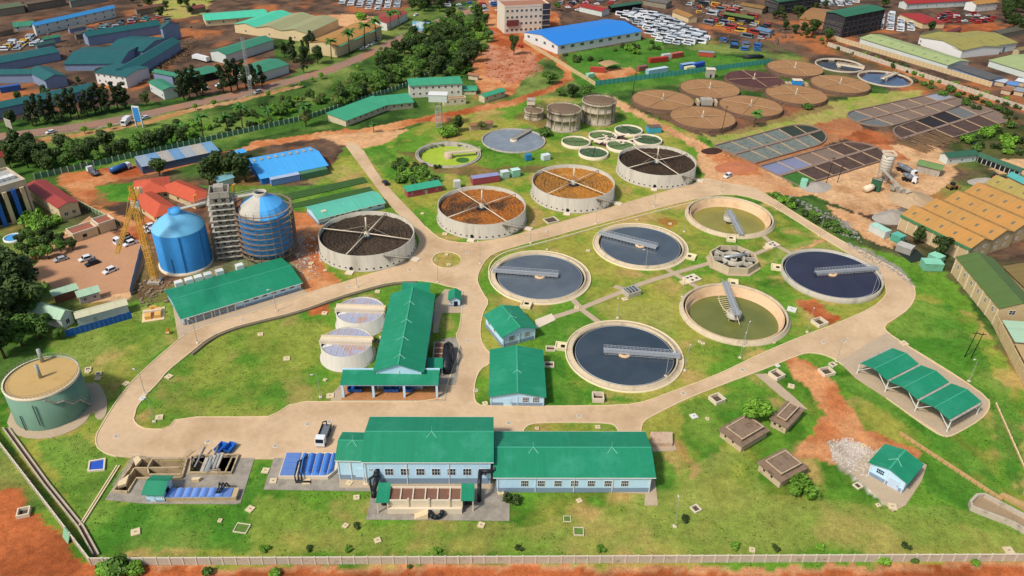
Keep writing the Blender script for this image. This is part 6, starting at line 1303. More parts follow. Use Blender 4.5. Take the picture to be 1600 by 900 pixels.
# drying beds
M_bw = mat('bed_wall', '8a7566', .95, .2, .6, 3); BM = {'g': mat('bed_grey_green', '747a72', .8, .3, .25, 1.5, stain=('4c5a50', .5, .65, .5)), 'd': mat('bed_dark_green', '333b30', .6, .25, .3, 1.5), 'b': mat('bed_blue_grey', '7d8098', .4, .12, .1, 1), 't': mat('bed_taupe', '7d6a5c', .9, .2, .25, 1.5), 'n': mat('bed_brown', '55423a', .9, .3, .3, 1.5, stain=('3a2d28', .5, .68, .4)), 'k': mat('bed_black', '2b2422', .6, .3, .3, 1.5), 's': mat('bed_slate', '6a6b68', .7, .2, .3, 1.5), 'w': mat('bed_pale', '9599a2', .4, .1, .2, 1), 'G': mat('bed_grass', '3c6a2a', .95, .3, .6, 3)}
def drying_beds(label, q, rows, taper, name='drying_beds'):
    """q: pixel corners near-left, near-right, far-right, far-left; rows: strings of cell codes, near row first"""
    T = thing(name, label, 'drying bed', gp(sum(p[0] for p in q)/4, sum(p[1] for p in q)/4)); P = [gp(*p)-T.location for p in q]; n = len(rows[0])
    def pt(u, v):
        wl, wr = taper; f = 1.0
        if wr and u > 1-wr: f = math.sqrt(max(.006, 1-((u-1+wr)/wr)**2))
        if wl and u < wl: f = math.sqrt(max(.006, 1-((wl-u)/wl)**2))
        v = .5+(v-.5)*f
        a_ = P[0].lerp(P[1], u); b_ = P[3].lerp(P[2], u); p = a_.lerp(b_, v); return (p.x, p.y)
    m = len(rows)
    for j, rw in enumerate(rows):
        for i, c in enumerate(rw): 
            k = 6; e = [pt((i+t/k)/n, j/m) for t in range(k+1)]+[pt((i+t/k)/n, (j+1)/m) for t in range(k, -1, -1)]
            MB().prism(e, -.02, .18+.01*((i*3+j) % 3)).build('bed_cell', BM[c], T)
    for i in range(n+1): 
        MB().ribbon([pt(i/n, 0), pt(i/n, 1)], .32, 0, .5).build('cross_wall', M_bw if i in (0, n) else MATS['arm_tan'], T)
    N_ = n*8
    for v, w_, h_ in [(0,.6,.75),(1,.6,.75)]+[(j/m,1.6,.7) for j in range(1, m)]: MB().ribbon([pt(t/N_, v) for t in range(N_+1)], w_, 0, h_).build('long_wall', M_bw, T)
drying_beds('grey-green sludge drying beds with dark cells at the rounded right end', [(1180,256),(1306,220),(1262,190),(1116,229)], ['gggggd','ggggdd'], (0,.26))
drying_beds('sludge drying beds with blue-grey wet cells, nearest the batching yard', [(1250,292),(1400,245),(1340,218),(1187,261)], ['Gnnnnn','bbttnn'], (0,.2))
drying_beds('taupe sludge drying beds with a pale cell, farthest from the lane', [(1372,204),(1516,162),(1470,145),(1306,180)], ['sttttt','sttttw'], (.16,0))
drying_beds('dark brown sludge drying beds with black pools at the far right', [(1440,231),(1584,188),(1520,160),(1380,206)], ['nnnnnt','nnkkst'], (.16,.1))
# algae pond, grey pond, ring tanks, digesters
T = thing('algae_tank', 'round tank of bright lime algae left of the grey pond', 'tank', (-30.43,331.73,0)); r = 14.9
MB().lathe([(r,-.1),(r,.55),(r-.6,.55),(r-.6,.1),(r-1.0,.1),(r-1.0,.6),(r-1.4,.6),(r-1.5,-2)], 72).build('wall', M_concG, T); MB().disc(r-1.45, -1.4, 72).build('water', water_mat('algae_lime', '9ab02e', .5, 'a8bd3a', .3), T); MB().disc(3.0, -1.36, 30, (6.6,-2.4)).build('dark_scum', BM['G'], T)
MB().lathe([(2,-1.6),(2,.9),(0,.9)], 20).build('centre_pier', M_old, T); bridge(T, R(17), -1, r, 1.0, 1.6, M_concL, False)
T = thing('grey_pond_tank', 'round tank of pale grey water with a walkway bridge, left of the old digesters', 'tank', (-.99,350.6,0)); r = 15.2
MB().lathe([(r,-.1),(r,.6),(r-.6,.6),(r-.6,-1)], 72).build('wall', M_concG, T); MB().disc(r-.62, .1, 72).build('water', water_mat('water_pale_grey', '7a8288', .25, '868e94', .15), T); MB().lathe([(1.7,0),(1.7,.8),(.9,.8),(.9,.1)], 20).build('centre_pier', M_concL, T); bridge(T, R(58), -1, r+.3, .9, 1.6, M_concG, False)
for i, (x, y, gm_, lb) in enumerate([(28.4,348.6,'g','leftmost small ring tank, rough and weedy'),(41.8,356.9,'g','small ring tank right behind the leftmost, below the old digesters'),(35.7,336,'d','small ring tank nearest the front of the cluster'),(55.1,365.6,'d','small ring tank farthest back, beside the lane'),(62.9,353.6,'d','rightmost small ring tank in front of the turquoise hut'),(49.3,345.4,'g','small ring tank just behind the brown filter')]):
    T = thing('ring_tank', lb, 'tank', (x, y, 0), 0, 'small ring tanks'); r = 6.9
    MB().lathe([(r,0),(r,1.5),(r-.5,1.5),(r-.5,.6)], 40).build('wall', M_concL, T); rough_disc(r-.48, .8, .15, 8, 30, i).build('weed_fill', mat('pond_weed_'+gm_, '5a7342' if gm_ == 'g' else '3d5a3a', .9, .35, .6, 3, stain=('6a6858', .5, .66, .5)), T)
    MB().tube((-r+.2,0,1.4),(r-.2,0,1.4),.1,5).build('pipe', M_dark, T, (0,0,0), i*.7)
T = thing('ring_walkway', 'pale cross walkways linking the small ring tanks over purple soil', 'walkway', (45,352,0))
for a_, b_ in (((-9.5,0),(10,9)),((-3,7),(6,-4)),((4,-3),(15,5)),((-6,-4),(2,6))): MB().ribbon([a_, b_], 1.3, .9, 1.15).build('walkway', M_concL, T)
MB().prism([(-8,-2),(0,-8),(14,1),(4,9)], 0, .1).build('bed', mat('purple_soil', '4a2f38', .9, .2), T)
M_dig = mat('weathered_digester', 'ada08a', .95, .2, .25, 2, stain=('5a4d40', .49, .62, .35), streak=True); M_digt = mat('digester_top', '75604c', .95, .2, .3, 2)
for (px, py), r, hh, lb in (((880,198),8.3,9.5,'weathered concrete digester with brown top, the left of the tall pair'),((934,188),8.3,10.5,'weathered concrete digester with brown top, the right of the tall pair'),((834,184),4.6,4.2,'short weathered round tank left of the digesters')):
    T = thing('old_digester', lb, 'tank', gp(px, py), 0, 'weathered digesters'); MB().lathe([(r+.3,0),(r+.3,1),(r,1),(r,hh*.55),(r+.12,hh*.55),(r+.12,hh*.62),(r,hh*.62),(r,hh-.9),(r+.4,hh-.8),(r+.4,hh),(r-.2,hh),(r-.2,hh-.4)], 48).build('wall', M_dig, T)
    MB().lathe([(r-.15,hh-.4),(r*.5,hh+.2),(.3,hh+.7),(0,hh+.7)], 40).build('roof', M_digt, T)
    g_ = MB(); n = 30
    for i in range(n): a_ = 2*math.pi*i/n; g_.box((r+.2)*math.cos(a_)-.06,(r+.2)*math.cos(a_)+.06,(r+.2)*math.sin(a_)-.06,(r+.2)*math.sin(a_)+.06,hh,hh+1.1)
    g_.lathe([(r+.2,hh+1.0),(r+.2,hh+1.15)], 40); g_.build('railing', M_dig, T)
    for i in range(6): a_ = R(-150+i*26); MB().obox(((r+.1)*math.cos(a_),(r+.1)*math.sin(a_),.2),(.22,.35,hh*.9),a_).build('rib', M_dig, T)
T = thing('digester_stair_house', 'tiny cream hut on a slim tower above the short weathered tank', 'hut', gp(829,178)); MB().box(-1.5,1.5,-1.5,1.5,0,5.4).build('tower', M_dig, T); MB().box(-2,2,-2,2,5.4,7.6).build('room', M_concL, T); MB().box(-2.2,2.2,-2.2,2.2,7.6,7.9).build('roof', M_concG, T)
# ------------------------------------------------------------------ batching yard
T = thing('cement_silo', 'white banded cement silo standing in the batching yard', 'silo', gp(1378,281)); hs = hz(1378,281,244)
MB().lathe([(.8,2.2),(2.6,4.5),(2.6,hs),(2.2,hs+.8),(0,hs+.9)], 28).build('shell', mat('cement_white', 'cfc7b6', .7, .14, .4, 2, stain=('a88f72', .5, .7, .4), streak=True), T)
for i in range(5): MB().lathe([(2.68,5+i*(hs-6)/4),(2.68,5.3+i*(hs-6)/4)], 28).build('band', M_concG, T)
for i in range(4): a_ = R(45+90*i); MB().tube((2.2*math.cos(a_),2.2*math.sin(a_),0),(2.2*math.cos(a_),2.2*math.sin(a_),5),.2,6).build('leg', M_steel, T)
MB().ribbon([(-2.4,-2.4),(2.4,-2.4),(2.4,2.4),(-2.4,2.4)], .08, hs+.9, hs+1.8, True).build('top_rail', M_concL, T)
B = bld('batch_house', 'dark green box house at the foot of the cement silo', (1358,297), (1373,301), (1381,288), h=5, roof='flat', wall=mat('dark_green_wall', '2e5a40', .7, .15), rm=M_concG, parapet=.2); door(B, 'f', B.L*.5, 1.2, 2.2, M_dark)
T = thing('cement_tank', 'beige horizontal tank left of the green batch house', 'tank', gp(1351,301), yaw(gp(1351,301), gp(1364,296))); MB().tube((0,0,1.6),(7,0,1.6),1.4,16).build('shell', M_concL, T)
for x in (1.2, 5.6): MB().box(x-.2,x+.2,-1.2,1.2,0,.9).build('saddle', M_steel, T)
T = thing('aggregate_conveyor', 'grey conveyor and hoppers beside the mixer trucks', 'machine', gp(1412,302), R(118)); MB().add([(0,-.6,.5),(13,-.6,5.5),(13,.6,5.5),(0,.6,.5),(0,-.6,1.0),(13,-.6,6),(13,.6,6),(0,.6,1.0)], [(3,2,1,0),(4,5,6,7),(0,1,5,4),(1,2,6,5),(2,3,7,6),(3,0,4,7)]).build('belt', M_concG, T)
for x in (5, 10): 
    for y in (-.6,.6): MB().tube((x,y,0),(x,y,.6+x*.38),.12,5).build('leg', M_steel, T)
for i in range(3): MB().add([(-4+i*3,2,1),(-2+i*3,2,1),(-2+i*3,4,1),(-4+i*3,4,1),(-4.5+i*3,1.5,3),(-1.5+i*3,1.5,3),(-1.5+i*3,4.5,3),(-4.5+i*3,4.5,3)], [(3,2,1,0),(0,1,5,4),(1,2,6,5),(2,3,7,6),(3,0,4,7)]).build('hopper', M_concG, T)
def heap(label, px, py, r, h, m, cat='heap'):
    rg = random.Random(int(px)); V = [(0,0,h)]; nr, na = 6, 26
    for i in range(1, nr+1):
        for j in range(na): a_ = 2*math.pi*j/na; q = r*i/nr*(1+.18*math.sin(a_*2+px)+.06*rg.random()); V.append((q*math.cos(a_), q*.75*math.sin(a_), max(-.05, h*(1-(i/nr))**1.15+rg.uniform(-.1,.1)*(i < nr))))
    F = [(0,1+j,1+(j+1) % na) for j in range(na)]+[(1+i*na+j,1+(i+1)*na+j,1+(i+1)*na+(j+1) % na,1+i*na+(j+1) % na) for i in range(nr-1) for j in range(na)]
    o = MB().add(V, F).build('aggregate_heap', m, None, gp(px, py)); return tag(o, label, cat)
M_agg = mat('aggregate', 'a49b8e', .95, .2, .5, 4, bump=.4); M_sandh = mat('sand_heap', 'b59a78', .95, .18, .4, 3, bump=.3)
heap('long sandy heap below the mixer trucks', 1425,312,11,3.0,M_sandh); heap('grey gravel heap at the yard edge above the tan warehouses', 1395,340,8,2.2,M_agg); heap('low grey gravel heap left of the batch house', 1275,292,7,1.6,M_agg); heap('grey gravel heap by the red machines', 1540,285,7,2.2,M_agg); heap('dark soil heap beside the lane junction', 1112,236,5,1.3,mat('dark_heap', '3f2b24', .95, .2)); heap('red earth heap right of the lane', 1150,262,9,.9,mat('red_heap', 'b5704c', .95, .2)); heap('red earth bank below the water tower', 690,186,6,1.8,MATS['red_heap'])
B = bld('yard_shed', 'two-tone green roofed open shed behind the mixer trucks', (1430,268), (1466,277), (1481,260), h=3.6, rise=.8, rm=roof_mat('olive_green_roof', '6f8a52', 'x'), wall=M_concG)
M_dkg = roof_mat('dark_green_roof', '35604a', 'x')
B = bld('yard_stores', 'dark green roofed stores along the top of the batching yard', (1478,257), (1524,252), (1522,234), h=3.6, rise=1.0, rm=M_dkg, wall=M_palewall); win(B, 'f', even(B.L, 3, 2), 1, 1, 1, 1, 1)
B = bld('yard_stores', 'long dark green roofed row of stalls at the right of the batching yard', (1526,253), (1590,277), (1600,266), h=3.4, rise=.8, rm=M_dkg, wall=M_palewall)
for k in range(9): MB().box(B.L*(k+.5)/9-.9, B.L*(k+.5)/9+.9, -.08, -.02, .1, 2.4).build('stall_opening', M_dark, B.o)
# ------------------------------------------------------------------ tan warehouses at the right
M_tan = roof_mat('tan_roof', 'b5874a', 'x', rust=('c28544', .5, .8, .1), var=.12); M_tan2 = roof_mat('khaki_roof', 'a3914f', 'x', var=.12); M_beige = mat('beige_wall', 'c4ab80', .9, .14, .4, 2, stain=('8e7350', .54, .75, .4)); h = 6.0
E0 = [(1409,336),(1442,325),(1476,313),(1508,300),(1540,287),(1566,277)]; ax0 = gp(1516,388,h)-gp(1409,336,h)
for k in range(5):
    A = gp(E0[k][0], E0[k][1], h); C_ = gp(E0[k+1][0], E0[k+1][1], h); L = ax0.length; rz = math.atan2(ax0.y, ax0.x); dep = (C_-A).dot(Vector((-math.sin(rz), math.cos(rz), 0)))
    a_px = pj((A.x, A.y, 0)); e_ = A+ax0; b_px = pj((e_.x, e_.y, 0))
    B = bld('tan_warehouse', ['tan-roofed warehouse bay with green fascia, nearest the small sheds','tan-roofed warehouse bay second from the green fascia','tan-roofed warehouse bay in the middle of the five','tan-roofed warehouse bay second from the turquoise roof','khaki-roofed warehouse bay beside the turquoise roof'][k], a_px, b_px, None, h=h, rise=2.5, depth=dep-.12, rm=M_tan if k < 4 else M_tan2, wall=M_beige, ov=.02, og=.4, skylights=5, group='joined warehouse bays')
    win(B, 'r', [dep*.3, dep*.7], 1.2, 1.5, 1.2, 3, 2); win(B, 'r', [dep*.3, dep*.7], 4, 1.5, 1.2, 3, 2)
    if k == 0:
        MB().box(-.4, L+.4, -.35, -.02, h-.9, h+.1).build('fascia', mat('fascia_green', '4b7f55', .7, .15), B.o)
        for i in range(9): MB().box(L*i/8.2, L*i/8.2+.4, -.25, 0, 0, h-.9).build('pilaster', M_concL, B.o)
B = bld('turquoise_shed', 'turquoise-roofed shed behind the tan warehouses', (1570,290), (1625,318), (1640,300), h=5, rise=1.2, rm=roof_mat('turquoise_roof', '4f9f9a', 'x'), wall=M_beige)
B = bld('olive_hall', 'big olive-green roofed beige hall cut by the right edge', (1486,426), (1551,507), (1612,470), eave=402, rise=2.4, rm=roof_mat('olive_roof', '566d38', 'x', var=.14), wall=M_beige, ov=.3, og=.3); win(B, 'f', even(B.L, 6, 3), 3.2, 1.4, 1.6, 2, 2, gm=mat('brown_pane', '4b3626', .5, .2)); win(B, 'r', [B.D*.35], 4, 2, 1.6, 2, 2, gm=M_dark)
for i in range(7): MB().box(B.L*i/6.1, B.L*i/6.1+.4, -.2, 0, 0, B.h-.3).build('pilaster', M_concL, B.o)
B = bld('khaki_hall', 'khaki-roofed hall behind the olive hall at the right edge', (1560,440), (1640,520), (1700,470), h=6, rise=1.6, rm=roof_mat('brown_khaki_roof', '7d6a3e', 'x', var=.14), wall=M_beige)
panel_wall('tall tan yard wall below the olive hall at the right edge', (1551,508), (1618,640), 9, 4.0, m=M_beige, copem=M_beige, name='yard_wall')
B = bld('lean_to', 'mint-roofed lean-to inside the tan yard wall', (1562,520), (1580,552), (1640,535), h=4.4, rise=.6, roof='mono', rm=roof_mat('pale_mint_roof', 'a6c4a4', 'x'), wall=M_beige)
B = bld('lean_to', 'tan-roofed lean-to lowest inside the yard wall', (1582,556), (1604,598), (1660,560), h=4.0, rise=.5, roof='mono', rm=roof_mat('tan_flat_roof', 'b59a6c', 'x'), wall=M_beige)
container('mint green cabin by the dark pond, upper of two', (1447,408), (1463,416), 4, 3, cm('7fb59c'), roof=cm('8fd0b0')); container('mint green cabin, lower of two near the olive hall', (1443,424), (1472,425), 4.2, 3, cm('74b095'), roof=cm('86c8a8'))
container('small teal cabin among the huts by the tan warehouses', (1390,375), (1404,382), 3.4, 2.8, cm('4f9f8a'), roof=cm('5fb09a')); container('pale long trailer cabin below the gravel heap', (1356,361), (1380,374), 3.4, 3, cm('c6cbc4'), roof=cm('a9d0bc')); container('grey patched hut lowest by the tan warehouses', (1398,392), (1421,400), 4, 2.6, cm('9a958c'), roof=cm('b8b3aa')); container('mint hut on the yard edge beside the drying beds', (1249,292), (1259,294), 3.4, 3, cm('8fc8ae'))
tree('dark1', 1432,380, .8, 'dark round tree beside the tan warehouse wall, farther one'); tree('dark0', 1466,402, 1.0, 'dark round tree beside the tan warehouse wall, nearer one')
slab('dark_pond_sheet', 'dark square sheet lying on the grass near the mint cabins', 'sheet', [(1403,395),(1432,390),(1448,405),(1424,411)], .15, mat('dark_tarp', '26302a', .8, .25, .6, 3))
def pole(lb, px, py, h, lean=0, m=None):
    T = thing('power_pole', lb, 'pole', gp(px, py)); MB().tube((0,0,0),(lean,0,h),.16,6,.1).build('pole', m or M_dark, T); MB().box(lean-1,lean+1,-.07,.07,h-.8,h-.62).build('cross_arm', m or M_dark, T)
for x, y, h_, lb in ((1507,558,9.5,'dark leaning power pole on the right lawn, left of two'),(1517,560,9.5,'dark leaning power pole on the right lawn, right of two'),(988,150,13,'dark power pole left of the tan rock beds'),(1127,208,14,'dark power pole below the tan rock beds'),(1291,286,12,'dark power pole by the grass drying bed'),(1308,285,8,'thick dark leaning trunk by the grass drying bed')): pole(lb, x, y, h_, .6)
# ------------------------------------------------------------------ vehicles
def car_meshes(L=4.4, W_=1.8, H=1.5, van=False):
    pr = [(0,.35),(0,.75),(.1,.85),(L*.24,.95),(L*.36,H),(L*.8,H-.02),(L*.95,.95),(L,.85),(L,.35)] if not van else [(0,.35),(0,.9),(L*.05,1.1),(L*.16,H),(L*.97,H),(L,1.0),(L,.35)]
    b = MB(); n = len(pr); ins = [.0 if z < 1.0 else .12 for _, z in pr]
    b.add([(x-L/2, -W_/2+i, z) for (x, z), i in zip(pr, ins)]+[(x-L/2, W_/2-i, z) for (x, z), i in zip(pr, ins)], [(i, n+i, n+(i+1) % n, (i+1) % n) for i in range(n)]+[tuple(range(n)), tuple(range(2*n-1, n-1, -1))]); b = b.mesh('body')
    g = MB()
    if not van:
        for y in (-1, 1): g.add([(L*.30-L/2, y*(W_/2-.03), 1.0),(L*.84-L/2, y*(W_/2-.03), 1.0),(L*.78-L/2, y*(W_/2-.1), H-.1),(L*.38-L/2, y*(W_/2-.1), H-.1)], [(0,1,2,3)])
        g.add([(L*.245-L/2,-W_/2+.15,.98),(L*.245-L/2,W_/2-.15,.98),(L*.35-L/2,W_/2-.2,H-.05),(L*.35-L/2,-W_/2+.2,H-.05)], [(0,1,2,3)]); g.add([(L*.945-L/2,-W_/2+.15,1.0),(L*.945-L/2,W_/2-.15,1.0),(L*.81-L/2,W_/2-.2,H-.06),(L*.81-L/2,-W_/2+.2,H-.06)], [(3,2,1,0)])
        for v in range(len(g.v)): x, y, z = g.v[v]; g.v[v] = (x+(.04 if x > L*.4 else (-.04 if abs(y) < W_/2-.12 else 0)), y*1.02, z+.03)
    else:
        g.box(L*.035-L/2,L*.04-L/2,-W_/2+.2,W_/2-.2,1.15,H-.2)
        for y in (-W_/2+.08, W_/2-.1): g.box(L*.1-L/2,L*.85-L/2,y,y+.02,1.15,H-.3)
    g = g.mesh('windows'); g.materials.append(M_glass)
    w_ = MB(); 
    wm = MB().tube((0,-.12,0),(0,.12,0),.33,12).mesh('wheel'); wm.materials.append(M_dark)
    return b, g, wm, [(L*.19-L/2,-W_/2+.1),(L*.19-L/2,W_/2-.1),(L*.81-L/2,-W_/2+.1),(L*.81-L/2,W_/2-.1)]
CARM = {'sedan': car_meshes(), 'suv': car_meshes(4.7,1.9,1.8), 'van': car_meshes(5.2,1.95,2.2,True), 'bus': car_meshes(8.5,2.4,3.0,True)}
PAINTS = {k: mat('car_'+k, c, .3, .05, .5, 2) for k, c in (('white','dcdcdc'),('silver','a9adb0'),('dark','2c3138'),('blue','2f62a0'),('red','a8342c'),('pale','c3ccd4'),('grey','70757a'),('yellow','d0a030'),('teal','4a8f94'),('orange','c86a2c'))}
_cb = {}
def car(kind, paint, px, py, rz, label, group=None, wheels=True, cat='car', loc=None):
    b, g, wm, wp = CARM[kind]; k = (kind, paint)
    if k not in _cb: m = b.copy(); m.materials.append(PAINTS[paint]); _cb[k] = m
    T = thing('parked_car' if kind != 'bus' else 'parked_bus', label, cat, loc or gp(px, py), rz, group)
    for nm, me in (('body', _cb[k]), ('windows', g)): o = bpy.data.objects.new(nm, me); COL.objects.link(o); o.parent = T
    if wheels:
        for x, y in wp: o = bpy.data.objects.new('wheel', wm); COL.objects.link(o); o.parent = T; o.location = (x, y, .33)
    return T
def cpx(kind, paint, a, b, label, **k):      # nose px a, tail px b
    A, Bp = gp(*a), gp(*b); return car(kind, paint, 0, 0, yaw(A, Bp), label, loc=(A+Bp)/2, **k)
for kd, pt, a, b, lb in [('suv','white',(124,410),(146,403),'white SUV in the car park, parked beside the dark one'),('suv','dark',(135,417),(155,410),'dark grey SUV in the brown car park'),('suv','white',(161,430),(184,420),'white estate car alone in the middle of the car park'),('sedan','silver',(87,410),(104,405),'silver car under the hedge of the car park'),('suv','white',(194,386),(213,379),'white pickup nearest the gatehouse'),('sedan','white',(228,357),(240,353),'white car parked behind the crane mast'),('sedan','pale',(231,364),(243,360),'pale car parked behind the crane, nearer one'),('sedan','dark',(599,284),(606,291),'dark car driving down the road from the junction'),('suv','white',(1132,279),(1142,274),'white pickup at the upper right road junction'),('sedan','white',(72,210),(88,206),'white car on the town road at far left'),('sedan','silver',(193,188),(207,185),'silver car on the town road left of the tall sign'),('sedan','pale',(221,187),(233,184),'pale car on the town road right of the tall sign'),('sedan','white',(316,142),(328,139),'white car parked before the dark open shed, left one'),('sedan','white',(337,136),(348,133),'white car parked before the dark open shed, right one'),('sedan','white',(562,79),(572,76),'first of four cars parked before the orange-roofed store'),('sedan','silver',(571,75),(580,72),'second of four cars parked before the orange-roofed store'),('sedan','white',(579,71),(588,68),'third of four cars parked before the orange-roofed store'),('sedan','silver',(589,65),(597,61),'fourth of four cars parked before the orange-roofed store'),('sedan','white',(645,26),(655,23),'white car beside the junction by the light blue billboard'),('sedan','dark',(697,26),(704,24),'dark car on the tarred junction road'),('van','blue',(757,54),(772,53),'blue van at the edge of the red slope by the white block'),('sedan','red',(809,72),(817,75),'red car under the tree left of the blue warehouse'),('suv','silver',(398,147),(409,144),'silver car on the town road below the green sheds')]:
    cpx(kd, pt, a, b, lb)
def truck(label, a, b, paint, load, name='truck'):
    A, Bp = gp(*a), gp(*b); L = max((Bp-A).length, 6.5); T = thing(name, label, 'truck', A, yaw(A, Bp)); P = PAINTS[paint]
    c_ = MB().add([(0,-1.2,.5),(0,1.2,.5),(0,1.2,1.6),(0,-1.2,1.6),(.35,-1.15,2.7),(.35,1.15,2.7),(1.9,-1.15,2.8),(1.9,1.15,2.8),(1.9,-1.2,.5),(1.9,1.2,.5)], [(3,2,1,0),(4,5,2,3),(6,7,5,4),(8,9,7,6),(0,8,6,4,3),(9,1,2,5,7)]).build('cab', P, T); MB().add([(-.03,-1.0,1.65),(-.03,1.0,1.65),(.3,1.0,2.6),(.3,-1.0,2.6)], [(0,3,2,1)]).build('windscreen', M_glass, c_)
    MB().box(1.9,L,-.9,.9,.7,.95).build('chassis', M_dark, T)
    for x in (.9, L*.62, L*.82):
        for y in (-1.05, 1.05): MB().tube((x,y-.15,.5),(x,y+.15,.5),.5,12).build('wheel', M_dark, T)
    if load == 'tank': MB().tube((2.2,0,1.95),(L,0,1.95),1.1,16).build('tank', PAINTS['blue'], T)
    elif load == 'mixer': MB().tube((2.2,0,1.9),(L*.62,0,2.3),1.0,14,1.35).tube((L*.62,0,2.3),(L,0,2.7),1.35,14,.6).build('mixer_drum', PAINTS['grey'], T)
    elif load == 'flat':
        MB().box(2.1,L,-1.2,1.2,.95,1.15).build('deck', MATS['car_grey'], T)
        for y in (-1.2,1.1): MB().box(2.1,L,y,y+.1,1.15,1.7).build('side_board', MATS['car_dark'], T)
        MB().path([(L-.4,0,1.1),(L-.4,0,2.6),(L-1.6,.6,3.2)], .15, 6).build('crane_arm', M_dark, T)
    elif load == 'box': MB().box(2.1,L,-1.25,1.25,.96,3.4).build('box_body', P, T)
    return T
truck('hooklift truck with teal bed parked on the road before the annex', (500,700), (512,668), 'white', 'flat'); truck('truck with blue tank on the dirt loop above the tiled house', (205,262), (174,273), 'white', 'tank'); truck('white lorry at the left of the dirt loop', (140,268), (152,276), 'white', 'flat'); truck('mixer truck behind the cement silo', (1430,277), (1400,264), 'white', 'mixer'); truck('white-cabbed mixer truck by the conveyor', (1432,287), (1412,281), 'white', 'mixer'); truck('white box lorry at the green warehouse gate in the timber yard', (303,92), (326,98), 'white', 'box'); truck('white lorry at the car park entrance behind the crane', (180,384), (205,374), 'white', 'flat'); truck('white truck at the foot of the tall sign', (193,198), (201,192), 'white', 'box')
T = thing('wheel_loader', 'brown wheel loader working in the batching yard', 'loader', gp(1487,295), R(20)); ml_ = mat('loader_brown', '8a6a3a', .6, .2); MB().box(-2.2,1.6,-1,1,.9,1.9).build('body', ml_, T); MB().box(-1,.3,-.8,.8,1.9,3.1).build('cab', M_glass, T); MB().add([(2.6,-1.4,.2),(3.6,-1.4,.2),(3.2,-1.4,1.3),(2.6,1.4,.2),(3.6,1.4,.2),(3.2,1.4,1.3)], [(0,1,2),(5,4,3),(0,3,4,1),(0,2,5,3)]).build('bucket', ml_, T)
for x in (-1.4, 1.2):
    for y in (-1.1,1.1): MB().tube((x,y-.25,.75),(x,y+.25,.75),.75,12).build('wheel', M_dark, T)
MB().path([(1.2,0,1.6),(3,0,1.0)], .2, 6).build('arm', ml_, T)
for x, y, lb in ((1555,279,'red farm machine left of the gravel heap'),(1567,283,'red farm machine right, by the turquoise shed')):
    T = thing('tractor', lb, 'tractor', gp(x, y), R(30)); MB().box(-1.6,1.4,-.6,.6,.7,1.5).build('body', PAINTS['red'], T); MB().box(-1.4,-.2,-.7,.7,1.5,2.5).build('cab', M_glass, T)
    for xx, r_ in ((-1.0,.8),(1.1,.5)):
        for yy in (-.9,.9): MB().tube((xx,yy-.2,r_),(xx,yy+.2,r_),r_,12).build('wheel', M_dark, T)
# ------------------------------------------------------------------ town at top left
M_tl = roof_mat('teal_roof', '235c5c', 'x', var=.14); M_tlY = roof_mat('teal_roof', '235c5c', 'y', var=.14); M_blw = mat('blue_grey_wall', '7d8ca6', .85, .12, .3, 2); M_gr2 = roof_mat('mid_green_roof', '3d8264', 'x', var=.14)
def town(label, a, b, c, eave=None, h=None, roof='x', rise=1.5, rm=None, wall=None, wins=0, rows=1, **k):
    B = bld('warehouse', label, a, b, c, eave=eave, h=h, roof=roof, rise=rise, rm=rm or (M_tl if roof != 'y' else M_tlY), wall=wall or M_blw, **k)
    for r_ in range(rows if wins else 0): win(B, 'f', even(B.L, wins, 2), 1.4+r_*3.1, 1.2, 1.3, 2, 1)
    return B
town('long teal-roofed warehouse behind the row of dark trees at far left', (-30,192), (155,152), (152,130), eave=176, dk=1.3)
town('teal-roofed cross wing joining the long front warehouse', (75,141), (107,134), (80,108), h=5.5, roof='y', rise=1.8, dk=1.3)
town('teal-roofed wing left of the cross wing', (0,130), (64,129), (72,110), h=5, dk=1.3)
town('dark teal-roofed warehouse at the left edge, below the blue-roofed shop', (-25,118), (96,94), (90,73), h=5, dk=1.3)
town('wide teal-roofed warehouse in the middle of the teal compound', (103,111), (190,110), (203,79), eave=100, rise=2, dk=1.3)
town('teal-roofed shed with pale gable behind the wide warehouse', (168,85), (224,88), (236,63), eave=77, rise=2, wins=3, dk=1.3)
town('long teal-roofed warehouse slanting up beside the timber heap', (204,130), (284,80), (265,60), eave=113, rise=2)
town('long teal-roofed warehouse along the back of the teal compound', (140,72), (253,53), (254,34), h=6, rise=2, dk=1.3)
town('teal-roofed gabled hall at the top corner of the teal compound', (258,66), (284,59), (283,40), h=9, roof='y', rise=2.5)
town('white three-storey block with small windows in the teal compound', (153,131), (200,138), (192,100), eave=113, rise=1, wall=M_white, wins=5, rows=2)
town('two-storey shop with bright blue roof at top left', (58,56), (182,27), (178,11), eave=39, rise=1.2, rm=M_sb, wall=M_palewall, wins=9, rows=2)
town('small green-roofed shop left of the blue-roofed shop', (24,49), (55,46), (66,31), eave=42, rm=M_gr2, wall=M_palewall, wins=2)
town('green-roofed shop with red front at the town road', (236,143), (258,156), (275,136), eave=128, rise=.8, rm=M_gr2, wall=M_palewall, wins=2)
B = B_ = town('green-roofed house behind the red-fronted shop', (242,126), (281,134), (290,117), h=5, rise=.8, rm=M_gr2); 
town('green-roofed dark open shed beside the town road', (283,137), (344,122), (347,98), eave=125, rise=1, rm=M_gr2, wall=M_dark)
town('long green-roofed warehouse behind the lattice mast', (355,100), (428,76), (408,56), h=5.5, rise=1.6, rm=M_gr2, wall=M_palewall); town('green-roofed warehouse nearest the town road bend', (398,131), (452,114), (446,84), h=5, rise=1.4, rm=M_gr2, wall=M_palewall)
town('mint-roofed low store at the top of the green warehouses', (323,41), (420,33), (415,14), eave=32, rm=roof_mat('bright_mint_roof', '4fc09a', 'x'), wall=M_cream, wins=5)
